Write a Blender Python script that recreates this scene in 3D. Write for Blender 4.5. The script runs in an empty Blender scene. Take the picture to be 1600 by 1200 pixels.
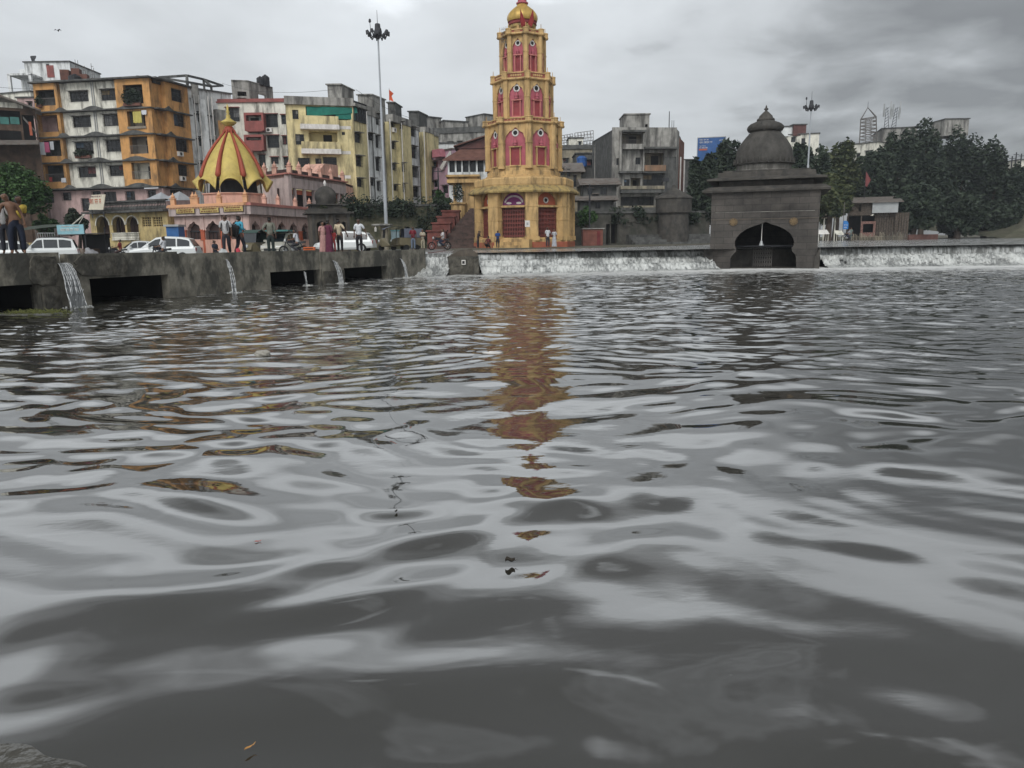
import bpy, bmesh, math, random
import numpy as np
from mathutils import Vector, Matrix
random.seed(7)
C = bpy.context.scene.collection
SC = bpy.context.scene
R = math.radians
PI = math.pi
# ------------------------------------------------------------ camera
F = 1189.0; EYE = 1.75; PITCH = math.atan(223.0/F); ROLL = -0.0145
cam = bpy.data.cameras.new('camera'); camo = bpy.data.objects.new('camera', cam); C.objects.link(camo)
cam.lens = F/1600*36; cam.sensor_width = 36; cam.clip_end = 6000; cam.clip_start = 0.05
CM = Matrix.Rotation(PI/2-PITCH, 4, 'X') @ Matrix.Rotation(ROLL, 4, 'Z')
camo.matrix_world = Matrix.Translation((0, 0, EYE)) @ CM
SC.camera = camo
# ------------------------------------------------------------ world: overcast sky
SC.view_settings.view_transform = 'Standard'; SC.view_settings.look = 'None'
SC.view_settings.exposure = 0.0; SC.view_settings.gamma = 1
W = bpy.data.worlds.new("World"); SC.world = W; W.use_nodes = True
nt = W.node_tree; nt.nodes.clear()
def N(nt, t, **k):
    n = nt.nodes.new(t)
    for a, b in k.items():
        if a in n.inputs: n.inputs[a].default_value = b
        else: setattr(n, a, b)
    return n
def MATH(nt, op, a, b=None, c=None):
    n = nt.nodes.new('ShaderNodeMath'); n.operation = op
    for i, v in enumerate((a, b, c)):
        if v is None: continue
        if isinstance(v, (int, float)): n.inputs[i].default_value = v
        else: nt.links.new(v, n.inputs[i])
    return n.outputs[0]
def RAMP(nt, fac, stops):
    n = nt.nodes.new('ShaderNodeValToRGB'); e = n.color_ramp.elements
    while len(e) < len(stops): e.new(0.5)
    for i, (p, c) in enumerate(stops):
        e[i].position = p
        e[i].color = (c, c, c, 1) if isinstance(c, (int, float)) else (*c[:3], 1)
    nt.links.new(fac, n.inputs[0]); return n.outputs[0]
def MIXC(nt, fac, a, b, mode='MIX'):
    n = nt.nodes.new('ShaderNodeMix'); n.data_type = 'RGBA'; n.blend_type = mode
    for s, v in ((n.inputs[0], fac), (n.inputs[6], a), (n.inputs[7], b)):
        if isinstance(v, (int, float)): s.default_value = v
        elif isinstance(v, tuple): s.default_value = (*v[:3], 1)
        else: nt.links.new(v, s)
    return n.outputs[2]
SUNEL, SUNAZ = R(42), R(195)
sky = N(nt, 'ShaderNodeTexSky', sky_type='NISHITA', sun_disc=False, sun_elevation=SUNEL, sun_rotation=SUNAZ)
tc = N(nt, 'ShaderNodeTexCoord')
sep = N(nt, 'ShaderNodeSeparateXYZ'); nt.links.new(tc.outputs['Generated'], sep.inputs[0])
zc = MATH(nt, 'MAXIMUM', sep.outputs[2], 0.0)
den = MATH(nt, 'ADD', zc, 0.22)
cx = MATH(nt, 'DIVIDE', sep.outputs[0], den); cy = MATH(nt, 'DIVIDE', sep.outputs[1], den)
comb = N(nt, 'ShaderNodeCombineXYZ'); nt.links.new(cx, comb.inputs[0]); nt.links.new(cy, comb.inputs[1])
n1 = N(nt, 'ShaderNodeTexNoise', Scale=0.9, Detail=6.0, Roughness=0.52, Distortion=0.6); nt.links.new(comb.outputs[0], n1.inputs['Vector'])
n2 = N(nt, 'ShaderNodeTexNoise', Scale=2.6, Detail=5.0, Roughness=0.5, Distortion=0.25); nt.links.new(comb.outputs[0], n2.inputs['Vector'])
# brightness of the cloud deck by height: band above the view brightened for the water to reflect, heavy dark deck overhead
zw = MATH(nt, 'ADD', zc, MATH(nt, 'MULTIPLY', MATH(nt, 'SUBTRACT', n2.outputs[0], 0.5), MATH(nt, 'MULTIPLY', zc, 0.55)))
elevA = RAMP(nt, zw, [(0.0, 0.50), (0.08, 0.60), (0.20, 0.70), (0.27, 0.76), (0.33, 1.42), (0.39, 1.35), (0.435, 0.60), (0.47, 0.30), (0.66, 0.24), (1.0, 0.24)])
gapn = N(nt, 'ShaderNodeTexNoise', Scale=5.0, Detail=3.0, Roughness=0.5); nt.links.new(comb.outputs[0], gapn.inputs['Vector'])
elevA = MATH(nt, 'ADD', elevA, MATH(nt, 'MULTIPLY', RAMP(nt, gapn.outputs[0], [(0.58, 0.0), (0.68, 0.55)]), RAMP(nt, zc, [(0.42, 0.0), (0.5, 1.0)])))
back = RAMP(nt, MATH(nt, 'MULTIPLY', sep.outputs[1], -1.0), [(0.05, 0.0), (0.45, 1.0)])   # unseen sky behind the viewer brightened to light the facades
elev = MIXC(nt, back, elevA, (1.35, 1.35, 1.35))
# heavier rain cloud towards the right
side0 = RAMP(nt, MATH(nt, 'ADD', MATH(nt, 'MULTIPLY', sep.outputs[0], 1.0), MATH(nt, 'MULTIPLY', MATH(nt, 'SUBTRACT', n2.outputs[0], 0.5), 0.95)),
            [(0.14, 1.0), (0.27, 0.86), (0.39, 0.58), (0.52, 0.38)])
side = MIXC(nt, RAMP(nt, zc, [(0.27, 0.0), (0.36, 0.85)]), side0, (1.0, 1.0, 1.0))
cl = RAMP(nt, n1.outputs[0], [(0.32, 0.84), (0.50, 1.0), (0.66, 1.07)])
cl2 = RAMP(nt, n2.outputs[0], [(0.30, 0.94), (0.55, 1.0), (0.75, 1.04)])
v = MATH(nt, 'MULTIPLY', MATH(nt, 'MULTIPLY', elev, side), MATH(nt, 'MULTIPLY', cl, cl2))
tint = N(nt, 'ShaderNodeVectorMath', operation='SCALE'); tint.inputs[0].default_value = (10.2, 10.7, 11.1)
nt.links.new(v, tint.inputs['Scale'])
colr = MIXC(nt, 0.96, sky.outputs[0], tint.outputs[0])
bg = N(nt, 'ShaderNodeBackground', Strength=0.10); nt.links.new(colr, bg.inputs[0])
wo = N(nt, 'ShaderNodeOutputWorld'); nt.links.new(bg.outputs[0], wo.inputs[0])
sl = bpy.data.lights.new('sun', 'SUN'); sl.energy = 1.5; sl.angle = R(25); sl.color = (1, 0.97, 0.93)
so = bpy.data.objects.new('sun', sl); C.objects.link(so)
so.rotation_euler = (PI/2-SUNEL, 0, PI-SUNAZ)
so.visible_glossy = True
# ------------------------------------------------------------ pixel <-> world
CP = Vector((0, 0, EYE)); M3 = CM.to_3x3()
def ray(px, py): return M3 @ Vector(((px-800)/F, (600-py)/F, -1))
def at(px, py, Y):
    d = ray(px, py); return CP + d*(Y/d.y)
def on(px, py, z):
    d = ray(px, py); return CP + d*((z-EYE)/d.z)
def V(*a): return Vector(a)
# ------------------------------------------------------------ materials
MT = {}
def mat(name, col, rough=0.75, var=0.18, stain=None, samt=0.5, ss=0.5, streak=0.25, metal=0.0, bump=0.0, bs=8.0, vs=1.5, spec=0.3, lo=0.48, hi=0.64):
    if name in MT: return MT[name]
    m = bpy.data.materials.new(name); m.use_nodes = True; t = m.node_tree
    b = t.nodes['Principled BSDF']; b.inputs['Roughness'].default_value = rough; b.inputs['Metallic'].default_value = metal
    b.inputs['Specular IOR Level'].default_value = spec
    g = N(t, 'ShaderNodeNewGeometry')
    c = tuple(col)
    a = N(t, 'ShaderNodeTexNoise', Scale=vs, Detail=5.0, Roughness=0.6); t.links.new(g.outputs['Position'], a.inputs['Vector'])
    f = RAMP(t, a.outputs[0], [(0.3, 1-var*1.3), (0.7, 1+var*0.6)])
    o = MIXC(t, 1.0, c, f, 'MULTIPLY')
    if stain:
        mp = N(t, 'ShaderNodeMapping'); mp.inputs['Scale'].default_value = (ss, ss, ss*streak)
        t.links.new(g.outputs['Position'], mp.inputs[0])
        s = N(t, 'ShaderNodeTexNoise', Scale=2.0, Detail=7.0, Roughness=0.68); t.links.new(mp.outputs[0], s.inputs['Vector'])
        sf = RAMP(t, s.outputs[0], [(lo, 0.0), (hi, samt)])
        o = MIXC(t, sf, o, tuple(stain))
    t.links.new(o, b.inputs['Base Color'])
    if bump:
        q = N(t, 'ShaderNodeTexNoise', Scale=bs, Detail=4.0); t.links.new(g.outputs['Position'], q.inputs['Vector'])
        bp = N(t, 'ShaderNodeBump', Strength=bump, Distance=0.05); t.links.new(q.outputs[0], bp.inputs['Height'])
        t.links.new(bp.outputs[0], b.inputs['Normal'])
    MT[name] = m; return m
def plain(name, col, rough=0.5, metal=0.0, spec=0.4): return mat(name, col, rough, 0.06, metal=metal, spec=spec, vs=3)
GR = (0.045, 0.043, 0.038)
M_GLASS = mat('window_glass', (0.012, 0.014, 0.016), 0.2, 0.5, vs=0.8, spec=0.3)
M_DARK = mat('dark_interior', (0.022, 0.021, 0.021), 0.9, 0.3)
M_FRAME = mat('window_frame_dark', (0.035, 0.033, 0.031), 0.6, 0.3)
M_GRIL = mat('grille_metal', (0.13, 0.12, 0.11), 0.6, 0.3)
M_ORANGE = mat('orange_plaster', (0.52, 0.275, 0.10), 0.85, 0.16, (0.09, 0.065, 0.04), 0.75, 0.5, 0.28, bump=0.15)
M_CREAM = mat('cream_plaster', (0.64, 0.62, 0.54), 0.85, 0.14, (0.10, 0.095, 0.08), 0.85, 0.6, 0.2, bump=0.15)
M_YEL = mat('pale_yellow_plaster', (0.62, 0.53, 0.29), 0.85, 0.14, (0.11, 0.095, 0.06), 0.8, 0.55, 0.18, bump=0.15)
M_WHITE = mat('white_plaster', (0.62, 0.63, 0.62), 0.85, 0.14, (0.11, 0.11, 0.105), 0.85, 0.6, 0.16, bump=0.15)
M_GREY = mat('weathered_concrete', (0.30, 0.29, 0.265), 0.9, 0.25, (0.055, 0.052, 0.048), 0.85, 0.6, 0.18, lo=0.44, hi=0.6, bump=0.2)
M_DGREY = mat('mould_and_shade_concrete', (0.10, 0.10, 0.095), 0.9, 0.35, (0.03, 0.03, 0.028), 0.8, 0.8, 0.4)
M_PINKW = mat('pink_plaster', (0.44, 0.31, 0.29), 0.85, 0.16, (0.12, 0.09, 0.085), 0.6, 0.6, 0.25)
M_PEACH = mat('peach_plaster', (0.60, 0.35, 0.27), 0.85, 0.12, (0.18, 0.12, 0.10), 0.55, 0.7, 0.25)
M_TEMPLEG = mat('pinkish_grey_render', (0.44, 0.36, 0.34), 0.85, 0.14, (0.15, 0.13, 0.125), 0.7, 0.9, 0.15)
M_CORAL = mat('coral_paint', (0.44, 0.11, 0.055), 0.8, 0.2, (0.2, 0.09, 0.06), 0.4)
M_REDW = mat('dull_red_paint', (0.26, 0.085, 0.075), 0.85, 0.2, (0.1, 0.05, 0.045), 0.5)
M_TYEL = mat('temple_yellow', (0.50, 0.33, 0.145), 0.8, 0.18, (0.12, 0.085, 0.045), 0.8, 0.9, 0.18, lo=0.47, hi=0.64, bump=0.2)
M_TPINK = mat('temple_rose', (0.38, 0.10, 0.125), 0.8, 0.2, (0.16, 0.06, 0.06), 0.5, 1.0, 0.25)
M_MAROON = mat('maroon_paint', (0.17, 0.035, 0.035), 0.8, 0.25)
M_WPAINT = mat('white_paint', (0.62, 0.60, 0.57), 0.7, 0.15, (0.25, 0.22, 0.18), 0.4, 2)
M_STONE = mat('black_basalt', (0.070, 0.064, 0.056), 0.88, 0.35, (0.022, 0.022, 0.022), 0.7, 0.8, 0.5, bump=0.4, bs=5)
M_STONE2 = mat('basalt_brown', (0.105, 0.088, 0.070), 0.88, 0.3, (0.04, 0.036, 0.032), 0.6, 0.5, 0.6, bump=0.4, bs=5)
M_WOOD = mat('old_wood', (0.085, 0.055, 0.038), 0.85, 0.4)
M_TIN = mat('tin_roof', (0.15, 0.135, 0.12), 0.6, 0.3, (0.09, 0.045, 0.028), 0.6, 1.2, 1.0)
M_TILE = mat('clay_roof', (0.13, 0.06, 0.045), 0.85, 0.35)
M_BLACKT = mat('black_plastic', (0.018, 0.018, 0.02), 0.45, 0.2)
M_METAL = mat('galvanised_metal', (0.33, 0.34, 0.34), 0.5, 0.12, metal=0.3)
M_DMETAL = mat('dark_metal', (0.035, 0.036, 0.04), 0.6, 0.2)
M_GOLD = mat('gold_paint', (0.50, 0.385, 0.11), 0.55, 0.14, (0.28, 0.20, 0.06), 0.5, 1.2, 0.35, metal=0.1)
M_RIBRED = mat('rib_red', (0.30, 0.062, 0.032), 0.6, 0.15)
M_WET = mat('wet_paving', (0.12, 0.115, 0.105), 0.32, 0.3, (0.05, 0.05, 0.047), 0.6, 0.3, 1)
M_EARTH = mat('earth', (0.11, 0.10, 0.075), 0.9, 0.3, (0.05, 0.06, 0.03), 0.7, 0.15, 1)
def leafmat(name, c1, c2):
    m = bpy.data.materials.new(name); m.use_nodes = True; t = m.node_tree
    b = t.nodes['Principled BSDF']; b.inputs['Roughness'].default_value = 0.65; b.inputs['Specular IOR Level'].default_value = 0.25
    g = N(t, 'ShaderNodeNewGeometry')
    a = N(t, 'ShaderNodeTexNoise', Scale=0.55, Detail=4.0); t.links.new(g.outputs['Position'], a.inputs['Vector'])
    f = MATH(t, 'ADD', MATH(t, 'MULTIPLY', a.outputs[0], 0.9), MATH(t, 'MULTIPLY', g.outputs['Random Per Island'], 0.35))
    t.links.new(RAMP(t, f, [(0.42, c1), (0.80, c2)]), b.inputs['Base Color'])
    return m
M_LEAF = leafmat('dark_foliage', (0.011, 0.020, 0.013), (0.036, 0.050, 0.030))
M_LEAFG = leafmat('green_foliage', (0.018, 0.045, 0.014), (0.060, 0.115, 0.035))
M_LEAFO = leafmat('olive_foliage', (0.022, 0.034, 0.016), (0.075, 0.085, 0.035))
M_BARK = mat('bark', (0.06, 0.045, 0.035), 0.9, 0.3)
# ------------------------------------------------------------ mesh helpers
class MB:
    def __init__(s): s.v = []; s.f = []
    def add(s, vs, fs):
        o = len(s.v); s.v += [tuple(p) for p in vs]; s.f += [tuple(i+o for i in f) for f in fs]; return s
    def quad(s, a, b, c, d): return s.add([a, b, c, d], [(0, 1, 2, 3)])
    def hexa(s, p): return s.add(p, [(0, 3, 2, 1), (4, 5, 6, 7), (0, 1, 5, 4), (1, 2, 6, 5), (2, 3, 7, 6), (3, 0, 4, 7)])
    def box(s, x0, x1, y0, y1, z0, z1):
        return s.hexa([(x0, y0, z0), (x1, y0, z0), (x1, y1, z0), (x0, y1, z0), (x0, y0, z1), (x1, y0, z1), (x1, y1, z1), (x0, y1, z1)])
    def obox(s, c, sx, sy, sz, rz=0.0):
        c = Vector(c); m = Matrix.Rotation(rz, 3, 'Z')
        q = [(-1, -1), (1, -1), (1, 1), (-1, 1)]
        return s.hexa([c + m @ V(a*sx/2, b*sy/2, 0) for a, b in q] + [c + m @ V(a*sx/2, b*sy/2, sz) for a, b in q])
    def tube(s, p0, p1, r0, r1=None, n=8, cap=True):
        p0 = Vector(p0); p1 = Vector(p1); r1 = r0 if r1 is None else r1
        d = (p1-p0); d = d.normalized() if d.length > 1e-9 else V(0, 0, 1)
        a = d.orthogonal().normalized(); b = d.cross(a)
        vs = []
        for p, r in ((p0, r0), (p1, r1)):
            vs += [p + (a*math.cos(2*PI*i/n) + b*math.sin(2*PI*i/n))*r for i in range(n)]
        fs = [(i, (i+1) % n, n+(i+1) % n, n+i) for i in range(n)]
        if cap: fs += [tuple(range(n))[::-1], tuple(range(n, 2*n))]
        return s.add(vs, fs)
    def path(s, pts, r, n=6, r1=None):
        pts = [Vector(p) for p in pts]; k = len(pts)
        for i in range(k-1):
            ra = r + ((r1 if r1 is not None else r)-r)*i/(k-1); rb = r + ((r1 if r1 is not None else r)-r)*(i+1)/(k-1)
            s.tube(pts[i], pts[i+1], ra, rb, n)
        return s
    def lathe(s, c, prof, n=24, a0=0.0, sq=None, capb=True):
        c = Vector(c); k = len(prof); vs = []
        for r, z in prof:
            for i in range(n):
                a = a0 + 2*PI*i/n; vs.append(c + V(r*math.sin(a), -r*math.cos(a), z))
        fs = [(j*n+i, j*n+(i+1) % n, (j+1)*n+(i+1) % n, (j+1)*n+i) for j in range(k-1) for i in range(n)]
        fs += [tuple(range(n))[::-1], tuple(range((k-1)*n, k*n))]
        return s.add(vs, fs)
    def build(s, name, m, parent=None, smooth=False):
        off = Vector((0, 0, 0))
        if parent is not None: off = worldloc(parent)
        me = bpy.data.meshes.new(name); me.from_pydata([tuple(Vector(p)-off) for p in s.v], [], s.f)
        ms = m if isinstance(m, (list, tuple)) else [m]
        for q in ms: me.materials.append(q)
        if smooth: me.polygons.foreach_set('use_smooth', [True]*len(me.polygons))
        me.update()
        o = bpy.data.objects.new(name, me); C.objects.link(o)
        if parent is not None: o.parent = parent
        return o
def worldloc(o):
    p = Vector((0, 0, 0))
    while o is not None: p = p + o.location; o = o.parent
    return p
USED = {}
def tag(o, label=None, cat=None, group=None, kind=None):
    if label:
        USED[label] = USED.get(label, 0)+1; o['label'] = label
    if cat: o['category'] = cat
    if group: o['group'] = group
    if kind: o['kind'] = kind
    return o
def root(name, loc, label, cat, group=None):
    o = bpy.data.objects.new(name, None); C.objects.link(o); o.location = Vector(loc); o.empty_display_size = 0.3
    return tag(o, label, cat, group)
def struct(name, mb, m, smooth=False):
    return tag(mb.build(name, m, None, smooth), kind='structure')
def copy_tree(o, parent=None):
    c = o.copy(); C.objects.link(c)
    c.parent = parent
    for ch in list(o.children): copy_tree(ch, c)
    return c
class Face:
    """a vertical wall plane from A to B (left to right as seen from outside)"""
    def __init__(s, A, B):
        s.A = V(A[0], A[1], 0); s.B = V(B[0], B[1], 0); d = s.B-s.A; s.L = d.length; s.d = d/s.L; s.n = V(s.d.y, -s.d.x, 0)
    def P(s, u, v, w=0.0):
        p = s.A + s.d*u + s.n*w; return V(p.x, p.y, v)
    def uv(s, px, py, w=0.0):
        d = ray(px, py); k = (s.A + s.n*w - CP).dot(s.n)/d.dot(s.n); p = CP + d*k
        return (p - s.A).dot(s.d), p.z
    def rect(s, x0, y0, x1, y1, w=0.0):
        a = s.uv(x0, y0, w); b = s.uv(x1, y0, w); c = s.uv(x0, y1, w); d = s.uv(x1, y1, w)
        return ((a[0]+c[0])/2, (b[0]+d[0])/2, (c[1]+d[1])/2, (a[1]+b[1])/2)
    def box(s, mb, u0, u1, v0, v1, w0, w1):
        return mb.hexa([s.P(u0, v0, w1), s.P(u1, v0, w1), s.P(u1, v0, w0), s.P(u0, v0, w0), s.P(u0, v1, w1), s.P(u1, v1, w1), s.P(u1, v1, w0), s.P(u0, v1, w0)])
    def prism(s, mb, poly, w0, w1):
        n = len(poly)
        return mb.add([s.P(u, v, w1) for u, v in poly] + [s.P(u, v, w0) for u, v in poly],
                      [tuple(range(n)), tuple(range(n, 2*n))[::-1]] + [(i, n+i, n+(i+1) % n, (i+1) % n) for i in range(n)])
    def wall(s, mb, u0, u1, v0, v1, ops=(), w=0.0, depth=0.3):
        """wall slab with real rectangular openings"""
        ops = [(max(a, u0+.01), min(b, u1-.01), max(c, v0+.01), min(d, v1-.01)) for a, b, c, d in ops]
        ops = [o for o in ops if o[1]-o[0] > .05 and o[3]-o[2] > .05]
        us = sorted({u0, u1, *[o[0] for o in ops], *[o[1] for o in ops]}); vs = sorted({v0, v1, *[o[2] for o in ops], *[o[3] for o in ops]})
        for i in range(len(us)-1):
            j = 0
            while j < len(vs)-1:
                cu = (us[i]+us[i+1])/2
                hit = lambda jj: any(o[0] < cu < o[1] and o[2] < (vs[jj]+vs[jj+1])/2 < o[3] for o in ops)
                if hit(j): j += 1; continue
                k = j
                while k+1 < len(vs)-1 and not hit(k+1): k += 1
                mb.quad(s.P(us[i], vs[j], w), s.P(us[i+1], vs[j], w), s.P(us[i+1], vs[k+1], w), s.P(us[i], vs[k+1], w))
                j = k+1
        q = w-depth
        mb.quad(s.P(u0, v0, q), s.P(u0, v0, w), s.P(u0, v1, w), s.P(u0, v1, q))
        mb.quad(s.P(u1, v0, w), s.P(u1, v0, q), s.P(u1, v1, q), s.P(u1, v1, w))
        mb.quad(s.P(u0, v1, w), s.P(u1, v1, w), s.P(u1, v1, q), s.P(u0, v1, q))
        mb.quad(s.P(u0, v0, q), s.P(u1, v0, q), s.P(u1, v0, w), s.P(u0, v0, w))
        for a, b, c, d in ops:
            mb.quad(s.P(a, c, w), s.P(a, c, q), s.P(a, d, q), s.P(a, d, w))
            mb.quad(s.P(b, c, q), s.P(b, c, w), s.P(b, d, w), s.P(b, d, q))
            mb.quad(s.P(a, d, w), s.P(a, d, q), s.P(b, d, q), s.P(b, d, w))
            mb.quad(s.P(a, c, q), s.P(a, c, w), s.P(b, c, w), s.P(b, c, q))
        return mb
def arch_poly(w, h, spring, n=14, kind='round', x0=0.0, y0=0.0):
    """outline of an arched shape, counter-clockwise from bottom left; kind round / ogee / cusp"""
    pts = [(-w/2, 0), (w/2, 0), (w/2, spring)]
    H = h-spring
    for i in range(1, n):
        t = i/n; a = PI*t
        if kind == 'round': p = (math.cos(a)*w/2, spring+math.sin(a)*H)
        elif kind == 'ogee':
            k = math.sin(a); x = math.cos(a); p = (x*w/2, spring + H*(0.78*k + 0.22*max(0, 1-abs(x)*2.2)**1.3))
        else:
            k = math.sin(a); x = math.cos(a); lob = 1 - 0.09*abs(math.sin(a*4.5))
            p = (x*w/2*(lob), spring + H*(0.80*k*lob + 0.20*max(0, 1-abs(x)*3)))
        pts.append(p)
    pts.append((-w/2, spring))
    return [(x0+x, y0+y) for x, y in pts]
def arch_wall(face, mb, u0, u1, v0, v1, poly_ops, w=0.0, depth=0.4):
    """wall slab with arched openings (each a polygon, ccw starting bottom-left, bottom-right); bays must not overlap in u"""
    pos = u0
    q = w-depth
    for pl in sorted(poly_ops, key=lambda p: p[0][0]):
        a = min(p[0] for p in pl); b = max(p[0] for p in pl); base = pl[0][1]; top = max(p[1] for p in pl)
        face.box(mb, pos, a, v0, v1, q, w)
        if base > v0+.01: face.box(mb, a, b, v0, base, q, w)
        up = pl[1:]+[pl[0]]            # from bottom right over the arch to bottom left
        for (p, r) in zip(up[:-1], up[1:]):
            if r[0] < p[0]-1e-6:
                mb.quad(face.P(r[0], r[1], w), face.P(p[0], p[1], w), face.P(p[0], v1, w), face.P(r[0], v1, w))
            elif r[0] > p[0]+1e-6:
                mb.quad(face.P(p[0], p[1], w), face.P(r[0], r[1], w), face.P(r[0], v1, w), face.P(p[0], v1, w))
            mb.quad(face.P(p[0], p[1], w), face.P(r[0], r[1], w), face.P(r[0], r[1], q), face.P(p[0], p[1], q))
        mb.quad(face.P(a, v1, w), face.P(b, v1, w), face.P(b, v1, q), face.P(a, v1, q))
        pos = b
    face.box(mb, pos, u1, v0, v1, q, w)
    return mb
WR = random.Random(77)
M_CURTAINS = [mat('curtain_%s' % n, c, .9, .25, vs=5) for n, c in (('grey', (.20, .20, .20)), ('blue', (.08, .12, .17)), ('ochre', (.26, .19, .10)), ('pale', (.36, .36, .33)), ('red', (.18, .06, .06)))]
def window(face, r, parent, w=0.0, style='plain', dep=0.18, frame=None):
    """a recessed window: frame/grille part with its glass pane as a sub-part"""
    u0, u1, v0, v1 = r; frame = frame or M_FRAME; t = 0.05
    m = MB(); q = w-dep
    face.box(m, u0, u1, v0, v0+t, q, q+.05); face.box(m, u0, u1, v1-t, v1, q, q+.05)
    face.box(m, u0, u0+t, v0+t, v1-t, q, q+.05); face.box(m, u1-t, u1, v0+t, v1-t, q, q+.05)
    k = max(1, int((u1-u0)/0.75))
    for i in range(1, k+1): face.box(m, u0+(u1-u0)*i/(k+1)-.02, u0+(u1-u0)*i/(k+1)+.02, v0+t, v1-t, q, q+.04)
    if style == 'grille':
        nb = max(3, int((u1-u0)/0.22))
        for i in range(nb+1):
            uu = u0+(u1-u0)*i/nb; face.box(m, uu-.012, uu+.012, v0-.02, v1, w+.12, w+.145)
        for i in range(4):
            vv = v0+(v1-v0)*i/3; face.box(m, u0-.03, u1+.03, vv-.015, vv+.015, w+.10, w+.12)
    wd = m.build('window', frame, parent)
    p = MB(); face.box(p, u0+.01, u1-.01, v0+.01, v1-.01, q-.03, q)
    p.build('pane', M_GLASS, wd)
    z = WR.random(); L = u1-u0
    if z < .38 and v1-v0 > .8:
        c = MB(); a = u0+.06+(L*.5 if WR.random() < .5 else 0); hh = (v1-v0)*WR.choice((.45, .7, .95)); n = 6; e = min(u1-.06, a+L*.42)
        for i in range(n): face.box(c, a+(e-a)*i/n, a+(e-a)*(i+.8)/n, v1-t-hh+.1, v1-t, q+.001, q+.012+.012*(i % 2))
        c.build('curtain', WR.choice(M_CURTAINS), wd)
    if WR.random() < .13 and L > .9:
        c = MB(); face.box(c, u0+.05, u0+.80, v0-.62, v0-.08, w+.02, w+.38); ac = c.build('air_conditioner', M_WPAINT, parent)
        c = MB(); k = MB(); cu, cv = u0+.36, v0-.35; face.prism(c, [(cu+.2*math.cos(i*PI/6), cv+.2*math.sin(i*PI/6)) for i in range(12)], w+.38, w+.39); c.build('fan_grille', M_FRAME, ac)
    return wd
def shade(face, mb, u0, u1, v, w=0.0, out=0.45):
    face.box(mb, u0-.12, u1+.12, v+.05, v+.12, w-.01, w+out)
# ------------------------------------------------------------ river
def wave_field(X, Y):
    rng = np.random.RandomState(11)
    wx = X + 0.35*np.sin(0.9*Y+0.5*X+1.0) + 0.22*np.sin(1.7*Y-1.1*X+2.2)
    wy = Y + 0.30*np.sin(0.55*X+0.35*Y) + 0.18*np.sin(1.35*X-0.8*Y+0.7)
    def band(l0, l1, n, spread, slope, main=PI/2):
        h = np.zeros_like(X)
        for i in range(n):
            lam = l0*(l1/l0)**rng.rand(); k = 2*PI/lam; th = main + rng.randn()*spread
            a = slope/k*math.sqrt(2.0/n)
            h += a*np.sin(k*(math.cos(th)*wx + math.sin(th)*wy) + rng.rand()*2*PI)
        return h
    grp = 0.55 + 0.45*np.sin(0.23*X+0.31*Y+1.3)*np.sin(0.17*Y-0.29*X)
    far = np.clip((Y-5.5)/16.0, 0, 1)
    vfar = np.clip((Y-9.0)/14.0, 0, 1)
    near = np.clip((Y-1.0)/5.0, 0.0, 1)
    fade = np.clip((47-Y)/4, 0, 1)
    h = band(1.3, 2.8, 18, 0.75, 0.025)*(0.60+0.40*near)
    h += band(0.50, 1.05, 40, 0.58, 0.048)*(0.17+0.83*near)*(0.6+0.5*grp)
    h += band(0.30, 0.60, 34, 0.50, 0.066)*(0.01+0.30*near+0.85*far)
    h += band(0.14, 0.28, 34, 0.6, 0.10)*(0.00+1.0*vfar)
    return h*fade
def build_river():
    rows = np.concatenate([[-80, -30, -10, -3, -0.5, 0.4], np.exp(np.linspace(math.log(0.9), math.log(47), 1150))])
    cols = np.concatenate([[-12, -4, -1.6], np.linspace(-1, 1, 640), [1.6, 4, 12]])
    Yg, U = np.meshgrid(rows, cols, indexing='ij')
    Xg = U*(np.abs(Yg)*0.82+2.2)
    Z = wave_field(Xg, Yg)
    m = np.clip((1.05-np.abs(U))/0.1, 0, 1)*np.clip((Yg-0.2)/1.0, 0, 1)
    Z *= m
    nr, nc = Yg.shape
    co = np.stack([Xg, Yg, Z], -1).reshape(-1, 3)
    idx = np.arange(nr*nc).reshape(nr, nc)
    q = np.stack([idx[:-1, :-1], idx[:-1, 1:], idx[1:, 1:], idx[1:, :-1]], -1).reshape(-1, 4)
    me = bpy.data.meshes.new('river_water')
    me.vertices.add(len(co)); me.vertices.foreach_set('co', co.ravel())
    me.loops.add(q.size); me.loops.foreach_set('vertex_index', q.ravel())
    me.polygons.add(len(q)); me.polygons.foreach_set('loop_start', np.arange(0, q.size, 4)); me.polygons.foreach_set('loop_total', np.full(len(q), 4))
    me.polygons.foreach_set('use_smooth', np.ones(len(q), bool)); me.update(); me.validate()
    o = bpy.data.objects.new('river_water', me); C.objects.link(o); tag(o, kind='structure')
    return o
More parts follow.
